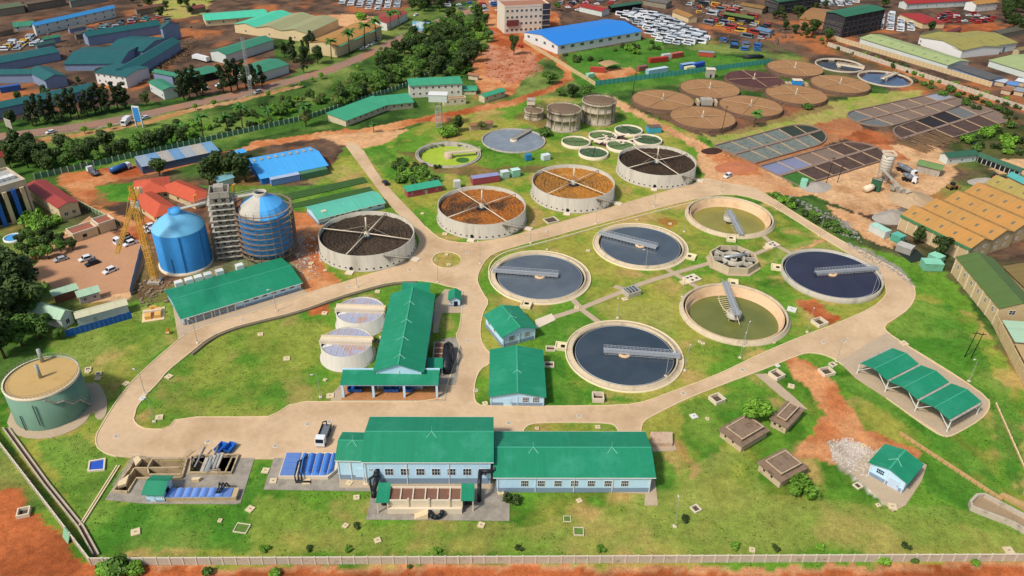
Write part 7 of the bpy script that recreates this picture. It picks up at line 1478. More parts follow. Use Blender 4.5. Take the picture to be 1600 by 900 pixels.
town('small teal-roofed shed below the dark teal warehouse', (70,70), (96,65), (95,56), h=3.5, rise=.8, rm=M_gr2)
town('grey-roofed sheds between the blue shop and wrecks', (110,52), (135,47), (138,42), h=3, rise=.8, rm=roof_mat('grey_roof', '6a665e', 'x'))
for k, (a, b, c, m) in enumerate((((368,51),(402,56),(455,22),roof_mat('bright_mint_roof', '4fc09a', 'y')),((402,56),(441,61),(495,26),roof_mat('khaki_grey_roof', '9b9a6e', 'y')),((441,61),(482,66),(541,32),roof_mat('khaki_grey_roof', '9b9a6e', 'y')))):
    town(['bright mint-roofed bay of the triple store','khaki-roofed middle bay of the triple store','khaki-roofed right bay of the triple store'][k], a, b, c, h=5.5, roof='y', rise=1.8, rm=m, wall=M_cream, ov=.05, wins=1, group='triple store bays')
B = town('store with orange-brown roof and mint edge behind the royal palms', (527,90), (597,58), (570,30), eave=72, rise=1.6, rm=roof_mat('ochre_roof', 'b0803f', 'x', var=.15), wall=M_cream); MB().box(-.6, B.L+.6, -1.6, -.7, B.h-.5, B.h-.3).build('mint_awning', MATS['bright_mint_roofx'], B.o)
town('maroon-roofed white shop at the road junction', (605,48), (637,31), (618,12), eave=36, rm=M_mar_x, wall=M_white, wins=3)
# timber heap
T = thing('timber_heap', 'long heap of brown timber and offcuts beside the slanting teal warehouse', 'heap', gp(260,110)); rg = random.Random(3); mb = MB()
for i in range(160):
    t_ = rg.random(); p = gp(218+t_*80+rg.uniform(-6,6), 130-t_*55+rg.uniform(-5,5))-T.location; a_ = rg.uniform(0,3); l_ = rg.uniform(1,2.6); mb.tube((p.x-l_*math.cos(a_),p.y-l_*math.sin(a_),rg.uniform(.1,1.3)),(p.x+l_*math.cos(a_),p.y+l_*math.sin(a_),rg.uniform(.1,1.5)),.2,4)
stuff(mb.build('timber', mat('timber', '7a6146', .9, .35, .5, 2), T))
# signs, mast, fence
T = thing('pylon_sign', 'tall blue and white advertising pylon beside the town road', 'sign', gp(219,199), R(-10)); hs = hz(219,199,168); MB().box(-1.7,1.7,-.3,.3,3,hs).build('panel', mat('sign_blue', '3a86c8', .5, .06), T); MB().box(-1.9,1.9,-.34,.26,hs,hs+.7).build('top', M_white, T); MB().box(-1.9,-1.6,-.4,.4,0,hs).build('post', M_white, T); MB().box(1.6,1.9,-.4,.4,0,hs).build('post', M_white, T)
T = thing('billboard', 'light blue billboard on a post at the road junction', 'billboard', gp(659,58), R(-8)); MB().box(-6,6,-.25,.25,4,10).build('panel', mat('board_blue', '7fb8d2', .6, .2, .15, .8, stain=('d6dfe2', .5, .55, .3)), T); MB().tube((0,.4,0),(0,.4,6),.4,8).build('post', M_steel, T)
T = thing('billboard', 'steel billboard frame with bare back at far left of the town road', 'billboard', gp(24,226), R(-35)); MB().ribbon([(-3,0),(3,0)], .3, 8, 12).build('panel', M_concG, T); MB().tube((-1.4,0,0),(-1.4,0,8),.25,6).build('post', M_dark, T); MB().tube((1.4,0,0),(1.4,0,8),.25,6).build('post', M_dark, T)
T = thing('radio_mast', 'slim grey lattice mast beside the town road', 'mast', gp(393,150)); lattice(MB(), (0,0,0), (0,0,hz(393,150,58)), 1.4, 1.8, .08, (1,0,0)).build('mast', M_steel, T)
M_fp = mat('fence_post_white', 'cfcabb', .9, .1); M_fgreen = mat('fence_panel_green', '4f7a5c', .8, .2)
for lb, a, b, n in (('white-posted green fence left part, along the dirt loop', (55,280), (305,225), 26), ('white-posted green fence middle part, below the palms', (305,225), (482,186), 22), ('white-posted green fence upper part, behind the green-roofed offices', (482,186), (640,134), 26), ('white-posted green fence farthest part, into the trees', (640,134), (697,106), 10)): panel_wall(lb, a, b, n, 2.4, 'boundary_fence', m=M_fgreen, copem=M_fp, t=.08, cop=False)
panel_wall('cream-posted hedge fence beside the maroon-roofed hall', (73,294), (190,354), 22, 2.0, 'boundary_fence', m=M_fgreen, copem=M_cream, t=.1); panel_wall('cream wall with posts at the left of the car park', (0,425), (60,405), 6, 1.6, 'boundary_fence', m=mat('ochre_wall', 'c09a5c', .9, .12), copem=M_cream, t=.1)
# ------------------------------------------------------------------ offices and warehouses, upper middle
M_go = roof_mat('office_green_roof', '3f9a72', 'x', var=.12); M_ow = mat('office_cream', 'c9bb9c', .9, .12, .4, 2, stain=('9a8a6c', .55, .75, .5))
town('long green-roofed unfinished office wing nearest the dirt road', (541,198), (612,170), (586,152), eave=188, rise=.7, roof='mono', rm=M_go, wall=M_ow, wins=8, ov=1.0)
town('green-roofed office wing joining the white two-storey block', (598,174), (646,169), (643,148), eave=164, rise=.6, roof='mono', rm=M_go, wall=M_ow, wins=4, ov=1.0)
town('white two-storey unfinished office with green roof', (641,153), (722,149), (722,122), eave=134, rise=.8, roof='mono', rm=M_go, wall=mat('office_white', 'd2cdbe', .9, .12), wins=8, rows=2)
town('roofless brown brick shell beside the water tower', (694,166), (728,163), (726,150), h=3.4, roof='flat', rm=mat('soil_floor', 'a0765a', .95, .2), wall=M_ow, wins=3)
town('small green-roofed house beside the dirt road bend', (757,161), (789,151), (781,138), eave=151, rise=.8, rm=M_go, wall=M_ow, wins=3); town('small green-roofed hut between the white office and the bend', (720,148), (744,148), (747,134), eave=141, rise=.7, rm=M_go, wall=M_ow, wins=2); town('tiny brown-roofed hut above the small green-roofed house', (732,124), (746,126), (748,116), h=3, rise=.6, rm=roof_mat('rust_roof', '9a6a4c', 'x'), wall=M_ow)
town('rusty shack among bushes by the algae tank', (735,205), (770,200), (768,190), h=3, rise=.6, rm=roof_mat('rust_roof', '9a6a4c', 'x'), wall=M_old)
T = thing('water_tower', 'white water tank on a lattice tower beside the dirt road', 'tower', gp(686,197)); hw = hz(686,197,157); lattice(MB(), (0,0,0), (0,0,hw), 2.8, 2.2, .2, (1,0,0)).build('lattice_tower', M_steel, T); MB().box(-4.4,4.4,-2.6,2.6,hw,hw+3.4).build('tank', M_palewall, T); MB().box(-4.6,4.6,-2.8,2.8,hw+3.4,hw+3.55).build('lid', M_white, T)
B = bld('blue_warehouse', 'big white warehouse with bright blue roof at the top middle', (871,85), (1001,62), (962,28), eave=71, rise=2.6, rm=roof_mat('bright_blue_roof', '2b7fd0', 'x', var=.05), wall=M_white, ov=.5, og=.5); win(B, 'f', even(B.L, 9, 4), 3.0, 3.2, 1.8, 3, 2, gm=M_glass); win(B, 'l', even(B.D, 4, 5), 3.0, 2.6, 1.8, 2, 2)
B = bld('white_block', 'white four-storey block with dark stair beside the blue-roofed warehouse', (788,53), (858,49), (852,4), eave=12, roof='flat', wall=mat('block_white', 'd6cbb6', .9, .1), rm=mat('block_roof', 'a0705a', .95, .2), parapet=1.0, depth=18)
for r_ in range(4): win(B, 'f', even(B.L*.85, 8, 2), 1.4+r_*B.h/4.1, 1.7, 1.7, 2, 1)
MB().box(B.L*.83, B.L*.99, -1.2, -.05, .2, B.h+1.5).build('stair_frame', mat('stair_dark', '3a3a40', .7, .2), B.o)
for r_ in range(5): MB().box(B.L*.82, B.L*1.0, -1.5, -.02, 1.0+r_*B.h/5, 1.35+r_*B.h/5).build('stair_landing', M_concG, B.o)
MB().box(B.L*.05,B.L*.3,-1.1,-.04,B.h*.3,B.h*.52).build('balcony', mat('maroon_paint', '6f3a38', .8, .15), B.o)
panel_wall('turquoise sheet fence below the container yard', (930,134), (1205,99), 42, 3.0, 'yard_fence', m=mat('turquoise_sheet', '4f9a8a', .6, .2, .5, 2), copem=mat('turquoise_dark', '3f7f74', .6, .1), t=.08, cop=False)
panel_wall('cream block wall beside the dirt road by the blue-roofed warehouse', (818,66), (930,134), 16, 2.2, 'yard_wall', m=M_beige, copem=M_cream)
for a, b, c, rf, lb in [((922,113),(945,114),'b04a3a',None,'red container supporting the tan arched shelter'),((1016,99),(1044,96),'a8382e',None,'red container in the middle of the container yard'),((1036,93),(1052,91),'b9bcb8',None,'white container beside the red-roofed one'),((1050,92),(1068,89),'a04a40','b06050','red container with rusty roof at the yard middle'),((1066,109),(1086,106),'3a66a8','8fa8c8','blue container with pale roof, left of the blue pair'),((1084,108),(1101,104),'2f57b0',None,'deep blue container, right of the blue pair'),((1013,118),(1044,113),'8fb0c0','b8c8d0','pale silver container nearest the turquoise fence'),((1091,88),(1115,90),'b0503f','8a9aa8','red container with grey roof at the right of the yard'),((1072,113),(1086,111),'d0cda0',None,'small yellowish cabin before the blue pair'),((998,112),(1012,110),'8a5a50',None,'dull red container left of the silver one'),((919,124),(929,122),'9ac8a8',None,'mint hut at the corner of the container yard')]:
    container(lb, a, b, 3.0 if rf else 2.6, 2.9, cm(c), roof=cm(rf) if rf else None)
T, L, lc = frame('arched_shelter', 'tan arched shelter roof between red containers', 'shelter', (946,113), (972,109)); mb = MB(); V = []
for j in range(9): t_ = math.pi*(.12+.76*j/8); V += [(L/2-L/2*math.cos(t_), 0, 2.4+1.6*math.sin(t_)), (L/2-L/2*math.cos(t_), 9, 2.4+1.6*math.sin(t_))]
mb.add(V, [(j*2,j*2+2,j*2+3,j*2+1) for j in range(8)]).build('roof', mat('tan_sheet', 'a88a60', .8, .15), T)
for x in (.2, L-.2):
    for y in (.2, 8.8): MB().tube((x,y,0),(x,y,2.9),.12,6).build('post', M_steel, T)
# packed vehicle yards
yr = random.Random(11); FARV = []
def yard(P, n, label, group, kinds, paints, step=7.0, ang=0.3, far=False):
    Q = [(gp(x, y).x, gp(x, y).y) for x, y in P]; X = [q[0] for q in Q]; Y = [q[1] for q in Q]; cx, cy = sum(X)/len(X), sum(Y)/len(Y); S = max(max(X)-min(X), max(Y)-min(Y)); k = 0; sp_ = []
    i = -S
    while i < S:
        j = -S
        while j < S:
            x, y = cx+i*math.cos(ang)-j*math.sin(ang), cy+i*math.sin(ang)+j*math.cos(ang)
            if inpoly(np.array([x]), np.array([y]), Q)[0]: sp_.append((x, y))
            j += 2.9
        i += step
    yr.shuffle(sp_)
    if far:
        FARV.extend((yr.choice(kinds), yr.choice(paints), x, y, ang+yr.uniform(-.08,.08)) for x, y in sp_[:n]); return
    for x, y in sp_[:n]: car(yr.choice(kinds), yr.choice(paints), 0, 0, ang+yr.uniform(-.08,.08)+(math.pi if yr.random() < .4 else 0), label, group, wheels=False, cat='vehicle', loc=(x+yr.uniform(-.5,.5), y+yr.uniform(-.3,.3), 0))
W3 = ['white','white','white','pale','silver','grey']
yard([(965,22),(1000,16),(1070,40),(1104,57),(1113,66),(1062,72),(1030,66),(1003,44)], 190, 'white vehicle in the tightly packed yard right of the blue-roofed warehouse', 'vehicles packed beside the blue-roofed warehouse', ['van','suv','van','bus'], W3, 6.2, -.5)
yard([(528,2),(545,-6),(640,-8),(627,12),(590,17),(540,10)], 70, 'white vehicle in the packed yard at the top edge above the khaki store', 'vehicles packed at the top edge', ['van','suv'], W3, 7.0, .1, True)
yard([(1375,24),(1392,20),(1440,44),(1415,50),(1372,46)], 60, 'white vehicle in the packed yard right of the dark green-roofed block', 'vehicles packed behind the dark block', ['van','suv'], W3, 7.0, -.4, True)
yard([(1276,2),(1300,-6),(1345,0),(1332,9),(1290,11)], 36, 'white vehicle in the packed yard between the two dark blocks', 'vehicles packed between the dark blocks', ['van','suv'], W3, 7.0, -.2, True)
yard([(0,72),(60,55),(62,70),(5,85)], 26, 'pale vehicle in the small yard at the left edge', 'vehicles at the far left yard', ['suv','van'], ['white','silver','yellow','pale'], 7.5, .2)
yard([(130,45),(210,30),(260,25),(262,34),(200,46),(140,58)], 34, 'dull coloured wreck in the yard behind the teal compound', 'wrecks behind the teal compound', ['suv','van','sedan'], ['red','dark','grey','teal','orange','silver'], 7.5, .25)
yard([(1075,8),(1130,2),(1200,40),(1195,66),(1130,50),(1090,30)], 60, 'rusty coloured machine in the scrap yard near the top right', 'machines in the scrap yard', ['van','bus','suv'], ['orange','red','dark','grey','yellow','silver'], 9.0, -.6)
yard([(1120,62),(1180,66),(1198,82),(1150,78)], 18, 'dark scrapped vehicle at the lower edge of the scrap yard', 'dark wrecks by the scrap yard', ['suv','van'], ['dark','grey','blue'], 7.5, -.3)
yard([(1460,22),(1530,20),(1556,30),(1540,38),(1470,36)], 34, 'red or pale vehicle in the red-soil yard at top right', 'vehicles in the red-soil yard', ['suv','van','sedan'], ['red','red','white','silver','dark'], 7.0, .1, True)
yard([(690,4),(780,2),(785,16),(760,22),(700,14)], 22, 'vehicle parked along the junction at the top middle', 'vehicles at the top junction', ['sedan','van'], W3+['blue','dark','red'], 9, .2, True)
yard([(860,5),(960,-2),(965,16),(930,24),(870,14)], 34, 'vehicle in the crowded lot behind the blue-roofed warehouse', 'vehicles behind the blue-roofed warehouse', ['van','suv','sedan'], ['red','silver','white','grey','dark'], 9, -.3, True)
_names = sorted(PAINTS); V, F, MI = [], [], []
for kd, pt_, x, y, an in FARV:          # the most distant packed vehicles, past the countable ones
    for me, mi in ((CARM[kd][0], _names.index(pt_)), (CARM[kd][1], len(_names))):
        n0 = len(V); c_, s_ = math.cos(an), math.sin(an)
        V += [(x+v.co.x*c_-v.co.y*s_, y+v.co.x*s_+v.co.y*c_, v.co.z) for v in me.vertices]
        for p in me.polygons: F.append(tuple(i+n0 for i in p.vertices)); MI.append(mi)
me = bpy.data.meshes.new('distant_vehicles'); me.from_pydata(V, [], F)
for k in _names: me.materials.append(PAINTS[k])
me.materials.append(M_glass); me.polygons.foreach_set('material_index', MI); me.update()
o = bpy.data.objects.new('distant_vehicles', me); COL.objects.link(o); stuff(tag(o, 'mass of distant packed vehicles in the yards along the top edge', 'vehicles'))
# ------------------------------------------------------------------ upper right town
M_blk = mat('dark_block', '39383c', .6, .25, .5, 2); 
for lb, a, b, c, e in (('dark unfinished block with green roof above the far panel wall', (1312,60), (1373,47), (1350,8), 26), ('dark block with grey-green roof at the top edge', (1213,23), (1276,15), (1258,-10), 3)):
    B = bld('dark_block', lb, a, b, c, eave=e, rise=1.0, rm=roof_mat('block_green_roof', '2f6b4c', 'x', var=.12), wall=M_blk, ov=.8, og=.8)
    for r_ in range(3): MB().box(-.3, B.L+.3, -.5, -.03, 3.2+r_*3.6, 3.6+r_*3.6).build('floor_band', mat('band_grey', '5c5a5c', .8, .2), B.o); win(B, 'f', even(B.L, 9, 2), 1.0+r_*3.6, 1.8, 1.6, 2, 1, fm=M_concG); win(B, 'l', even(B.D, 5, 2), 1.0+r_*3.6, 1.8, 1.6, 2, 1, fm=M_concG)
    for k in range(7): MB().box(B.L*k/6-.25, B.L*k/6+.25, -.7, -.06, 0, B.h-.3).build('column', M_blk, B.o)
town('tan-roofed brick store left of the dark green-roofed block', (1247,40), (1288,46), (1284,14), h=5, rise=1.4, rm=roof_mat('rust_tan_roof', '9a7040', 'x'), wall=mat('brick_tan', 'b0754c', .9, .2), wins=5)
town('red-roofed hipped house in the red-soil yard', (1404,30), (1440,45), (1468,32), h=4, roof='hip', rise=2, rm=roof_mat('red_roof', '9c2f2a', 'x'), wall=M_cream); town('long dark red-roofed range at the top right edge', (1415,15), (1522,9), (1520,-4), h=4.5, rise=1.5, rm=roof_mat('red_roof', '9c2f2a', 'x'), wall=M_palewall, wins=8); town('white house with ochre roof at the end of the red-roofed range', (1522,19), (1556,15), (1552,-2), h=6, rise=1.6, rm=roof_mat('ochre_roof', 'b0803f', 'x'), wall=M_white, wins=3, rows=2)
B = town('white warehouse with olive-yellow roof at the upper right', (1500,91), (1585,79), (1545,46), eave=78, rise=2, rm=roof_mat('olive_yellow_roof', '9a9048', 'x', var=.14), wall=M_white, skylights=5)
for u in (.2, .78): MB().box(B.L*u-1, B.L*u+1, -.08, 0, 0, 3.4).build('door', mat('door_blue', '4f7f9a', .6, .1), B.o)
town('brown-edged olive roof joined to the left of the white warehouse', (1434,68), (1500,91), (1537,64), h=5, rise=1.6, rm=roof_mat('olive_yellow_roof', '9a9048', 'x', var=.14), wall=M_white, wins=5)
town('long pale green-roofed shed along the far panel wall', (1342,69), (1478,112), (1506,93), h=4.2, rise=1.4, rm=roof_mat('pale_green_roof', 'a0ad72', 'x', var=.14), wall=M_palewall, skylights=8)
town('dark grey-roofed shed at the end of the pale green shed', (1486,114), (1544,134), (1568,121), h=3.6, rise=.9, rm=roof_mat('slate_roof', '5c5a58', 'x', var=.14)); town('green-roofed white shed at the right edge beyond the grey shed', (1543,104), (1606,124), (1660,98), h=4, rise=1.2, rm=roof_mat('pale_green_roof', 'a0ad72', 'x', var=.14), wall=M_palewall)
town('maroon low shed behind the scrap yard', (905,18), (940,26), (960,16), h=4, rise=1, rm=roof_mat('red_roof', '9c2f2a', 'x'), wall=M_palewall); town('dark green-roofed store behind the packed vehicle yard', (955,20), (1002,13), (990,4), h=4, rise=1, rm=M_dkg, wall=M_dark); town('brown-roofed house in the scrap yard', (1050,26), (1075,36), (1090,26), h=4, rise=1.4, rm=roof_mat('rust_tan_roof', '9a7040', 'x'), wall=M_cream); town('olive-roofed open shed right of the scrap yard', (1130,30), (1175,38), (1180,28), h=4, rise=1, rm=roof_mat('olive_roof', '63783c', 'x', var=.14), wall=M_dark)
panel_wall('far concrete panel wall, upper of the two along the red track', (1303,63), (1548,136), 42, 3.0, m=M_beige); panel_wall('far concrete panel wall, lower of the two along the red track', (1293,72), (1640,186), 54, 2.6)
for i, (x, y) in enumerate(((1560,133),(1578,138),(1592,133),(1570,146),(1590,148))): B = bld('market_shack', ['pale tin shack','blue tin shack','white tin shack','rust tin shack','grey tin shack'][i]+' in the cluster at the right edge by the panel wall', (x-7,y), (x+7,y+3), None, h=2.6, depth=6, rise=.3, roof='mono', rm=roof_mat('tin%d' % i, ['b8c4cc','5f8ac0','d0d4d4','9a6a4a','8f9498'][i], 'x'), wall=M_old, cat='shack')
# patchwork tin shed and shelters, left
T0 = [('8fa0ae',.0),('6f96b8',.14),('a8a298',.3),('6a92b4',.45),('9aa2a6',.6),('aca698',.74),('6f98b6',.87)]
A0, A1 = (224,272), (345,246)
for i in range(7):
    p = (A0[0]+(A1[0]-A0[0])*i/7, A0[1]+(A1[1]-A0[1])*i/7); q = (A0[0]+(A1[0]-A0[0])*(i+1)/7, A0[1]+(A1[1]-A0[1])*(i+1)/7)
    bld('tin_shed', ORD[i]+' bay from the left of the patchwork tin shed on the dirt road', p, q, None, h=3.2, depth=11, rise=.6, roof='mono', rm=roof_mat('patch'+T0[i][0], T0[i][0], 'x', rust=('8a6a5a', .56, .7, .5)), wall=mat('tin_wall', '4f5f7a', .7, .2), ov=.2, og=.0, group='patchwork tin shed bays', cat='shed')
bld('site_hut', 'pale turquoise site hut behind the stair tower', (343,294), (366,287), (372,277), h=3, rise=.8, roof='mono', rm=roof_mat('turq_hut', '7fb0b8', 'x'), wall=M_palewall); bld('blue_canopy', 'small blue canopy beside the bright blue shed', (363,252), (385,247), (382,240), h=3, rise=.4, roof='mono', rm=M_sb, wall=M_steel)
slab('settling_basin', 'dark grass-lined basin, upper of two behind the mint workshop', 'basin', [(432,318),(575,285),(568,277),(435,306)], .25, mat('basin_green', '3a5a2a', .9, .25, .4, 2)); slab('settling_basin', 'dark grass-lined basin, lower of two behind the mint workshop', 'basin', [(440,328),(480,322),(585,300),(578,292),(440,322)], .2, MATS['basin_green'])
T = thing('fountain', 'round blue fountain basin in the office garden at left', 'fountain', gp(22,373)); MB().lathe([(3.4,0),(3.4,.7),(2.9,.7),(2.9,.3)], 28).build('rim', M_white, T); MB().disc(2.92, .45, 28).build('water', mat('pool_blue', '4f9ad0', .2, .1), T)
# ------------------------------------------------------------------ trees of the background
def grove(P, n, kinds, s0, s1, label, group, dmin=3.5, seed=1):
    rg = random.Random(seed); X = [p[0] for p in P]; Y = [p[1] for p in P]; out = []; tries = 0
    while len(out) < n and tries < n*60:
        tries += 1; x, y = rg.uniform(min(X), max(X)), rg.uniform(min(Y), max(Y))
        if not inpoly(np.array([x]), np.array([y]), P)[0]: continue
        g_ = gp(x, y)
        if any((g_.x-o.x)**2+(g_.y-o.y)**2 < dmin*dmin for o in out): continue
        out.append(g_); tree(rg.choice(kinds), x, y, rg.uniform(s0, s1), label, group)
BR, DK, TL = ['broad0','broad1','broad2'], ['dark0','dark1','dark2'], ['tall0','tall1','tall2','tall3']
grove([(560,130),(600,95),(660,60),(700,30),(755,20),(765,70),(745,110),(715,128),(640,128),(560,160),(525,170)], 95, BR+DK+DK, .7, 1.35, 'leafy tree in the thick grove below the town road', 'trees of the thick grove', 4, 1)
grove([(500,165),(560,125),(640,128),(625,138),(540,170)], 22, BR+['olive0'], .6, 1.0, 'leafy tree in the grove just above the white-posted fence', 'trees above the white-posted fence', 4, 2)
grove([(640,8),(700,2),(700,18),(640,22)], 12, DK, .9, 1.3, 'dark tree at the top edge beside the junction', 'trees at the top junction', 5, 3)
grove([(60,245),(200,232),(300,215),(300,228),(160,255),(60,275)], 26, DK+BR, .6, 1.1, 'dark leafy tree on the verge above the dirt loop', 'trees above the dirt loop', 4.5, 4)
grove([(0,235),(50,235),(60,262),(0,265)], 9, DK, .7, 1.2, 'dark tree on the verge at the far left edge', 'trees on the far left verge', 5, 5)
grove([(430,160),(500,150),(520,165),(470,190),(430,185)], 10, ['olive0']+BR, .5, .9, 'pale loose tree on the verge beside the palms', 'trees beside the palms', 5, 6)
grove([(440,85),(490,70),(500,100),(470,118),(440,115)], 12, TL+DK, .8, 1.2, 'dark tree before the khaki store', 'trees before the khaki store', 4, 7)
row([(52, 197, 0.99), (62, 190, 1.1), (74, 193, 1.1), (86, 189, 1.16), (100, 190, 1.1), (112, 186, 1.22), (124, 185, 1.22), (138, 182, 1.1), (150, 178, 1.1), (160, 176, 1.22), (172, 175, 1.16), (185, 172, 1.22), (197, 170, 1.1)], 'tall dark tree in the row before the long teal warehouse, %s from the left', 'row of dark trees along the town road', 'tree', 'tree', TL)
row([(18,198,.9),(124,131,.45),(230,165,.8)], 'single dark tree in the teal compound, %s from the left', 'single trees in the teal compound', 'tree', 'tree', DK)
row([(288, 156, 1.25), (297, 155, 1.31), (308, 150, 1.31), (318, 150, 1.12), (350, 146, 1.25), (362, 143, 1.38), (372, 141, 1.38), (385, 139, 1.31), (398, 140, 1.12), (410, 137, 1.0)], 'tall dark tree before the green sheds of the town road, %s from the left', 'dark trees before the green sheds', 'tree', 'tree', TL)
row([(133,209,1.0),(173,202,.9),(306,172,.9),(335,167,1.0),(420,152,.9),(470,137,.9),(488,128,.8),(502,124,1.1),(560,110,.9),(595,82,1.0)], 'round clipped tree along the town road, %s from the left', 'clipped trees along the town road', 'topiary_tree', 'tree', ['topiary'])
row([(290, 222, 1.22), (318, 216, 1.22), (357, 208, 1.35), (380, 203, 1.35), (422, 195, 1.22), (478, 198, 1.22)], 'feathery palm on the grassy verge, %s from the left', 'palms on the verge', 'palm_tree', 'palm', ['palm1','palm0'])
row([(518, 92, 1.25), (546, 84, 1.5), (570, 72, 1.5), (588, 64, 1.5), (610, 48, 1.38), (624, 42, 1.12)], 'tall royal palm before the orange-roofed store, %s from the left', 'royal palms along the store', 'palm_tree', 'palm', ['palm0'])
tree('palm1', 1177,198, 1.15, 'lone palm beside the tan rock beds', name='palm_tree', cat='palm'); tree('palm1', 584,207, .7, 'small palm beside the dirt road junction', name='palm_tree', cat='palm')
tree('dark2', 803,86, .9, 'dark column tree on the red slope before the white block', sz=1.4); tree('broad2', 858,131, 1.3, 'spreading tree at the bend of the dirt road', sz=.85); tree('dark0', 895,152, 1.2, 'dark spreading tree behind the old digesters, left one', sz=.8); tree('broad1', 918,152, 1.3, 'dark spreading tree behind the old digesters, right one', sz=.8); tree('broad0', 875,150, .8, 'low tree left of the spreading pair by the digesters', sz=.5)
tree('olive0', 479,198, .9, 'dark small tree beside the white-posted fence', sz=1.2); tree('dark1', 716,205, .9, 'bushy tree below the water tower'); tree('bush0', 700,212, 2.6, 'big green bush at the foot of the water tower', name='bush', cat='bush'); tree('bush1', 850,212, 2.2, 'bush right of the grey pond tank', name='bush', cat='bush'); tree('olive0', 752,203, .7, 'grey-green tree over the rusty shack'); tree('bush1', 1263,170, 1.8, 'dark bush against the rock bed wall', name='bush', cat='bush')
tree('dark0', 250,275, 1.0, 'round dark tree before the patchwork tin shed', sz=.85); tree('dark1', 328,290, 1.3, 'dark tree behind the stair tower, left one'); tree('dark2', 345,284, 1.4, 'dark tree behind the stair tower, middle one'); tree('dark0', 384,284, 1.4, 'dark tree behind the scaffolded silo, nearest the blue shed'); tree('dark1', 366,276, 1.3, 'dark tree between the site hut and the blue shed')
grove([(0,395),(60,370),(105,380),(118,395),(60,412),(0,418)], 16, DK+BR, .45, .75, 'dark hedge tree between the office garden and the car park', 'hedge trees of the office garden', 3.5, 8)
grove([(45,345),(85,340),(90,355),(55,362)], 6, ['bush0','bush1'], 1.5, 2.2, 'green garden bush before the maroon-roofed hall', 'garden bushes before the maroon hall', 3, 9)
grove([(615,255),(640,262),(690,288),(650,292),(625,285)], 14, ['bush0','bush1','shrub0'], 1.3, 2.2, 'leafy bush on the bank behind the red site office', 'bushes behind the site office', 2.5, 10)
grove([(1205,303),(1250,322),(1330,368),(1310,365),(1240,330)], 26, ['shrub0','bush0','bush1'], .8, 1.5, 'wild bush on the bank of the right road', 'wild bushes along the right road', 2.5, 12)
grove([(1490,225),(1560,200),(1620,195),(1640,235),(1560,245)], 22, ['bush0','bush1','shrub0'], 1.4, 2.6, 'green bush on the overgrown bank right of the drying beds', 'bushes right of the drying beds', 5, 13)
grove([(1560,0),(1620,-10),(1640,50),(1580,55),(1560,30)], 14, DK, 1.1, 1.6, 'dark tree in the top right corner', 'trees in the top right corner', 6, 14)
grove([(1305,70),(1540,145),(1600,168),(1590,172),(1500,140),(1310,78)], 34, ['shrub0','shrub1','bush0'], .8, 1.5, 'scrubby bush along the red track between the far panel walls', 'bushes along the far red track', 4, 15)
grove([(1230,40),(1300,66),(1296,72),(1225,48)], 14, ['bush1','shrub0','dark0'], .6, 1.3, 'bush at the corner of the far panel wall by the scrap yard', 'bushes at the far wall corner', 4, 16)
grove([(880,86),(1020,66),(1032,76),(905,104)], 14, ['bush0','bush1','shrub0'], 1.0, 2.0, 'bush on the green slope below the blue-roofed warehouse', 'bushes below the blue-roofed warehouse', 5, 17)
grove([(180,2),(330,-5),(330,20),(250,30),(215,20)], 12, DK, .6, 1.1, 'dark tree behind the teal compound at the top edge', 'trees behind the teal compound', 7, 18)
grove([(600,236),(640,255),(690,262),(650,268)], 6, ['shrub0'], 1, 1.4, 'low shrub at the edge of the algae tank lawn', 'shrubs by the algae tank', 3, 19)
tree('bush0', 565,30, 2.6, 'leafy bush before the orange soil lot at the top', name='bush', cat='bush'); tree('dark1', 1380,12, 1.0, 'dark tree above the packed yard at top right'); tree('dark0', 1452,50, .9, 'dark tree at the corner of the red-soil yard'); tree('broad0', 870,17, 0.8, 'tree behind the blue-roofed warehouse')
rocks('debris', 'scattered debris and scrap over the yards of the town', [(60,40),(260,20),(330,60),(300,110),(215,120),(100,80)], 200, .5, 1.8, mat('scrap_mix', '6f5c50', .8, .5, .3, 1), 'debris')
rocks('debris', 'scrap heaps scattered through the scrap yard', [(1060,0),(1140,-5),(1210,40),(1240,60),(1170,85),(1100,40)], 260, .6, 2.2, MATS['scrap_mix'], 'debris')
rocks('rubble', 'pink rock debris on the red slope by the dirt road', [(755,70),(830,78),(850,112),(800,135),(755,122)], 150, .3, 1.4, mat('pink_rock', 'b0785c', .95, .25), 'rubble')

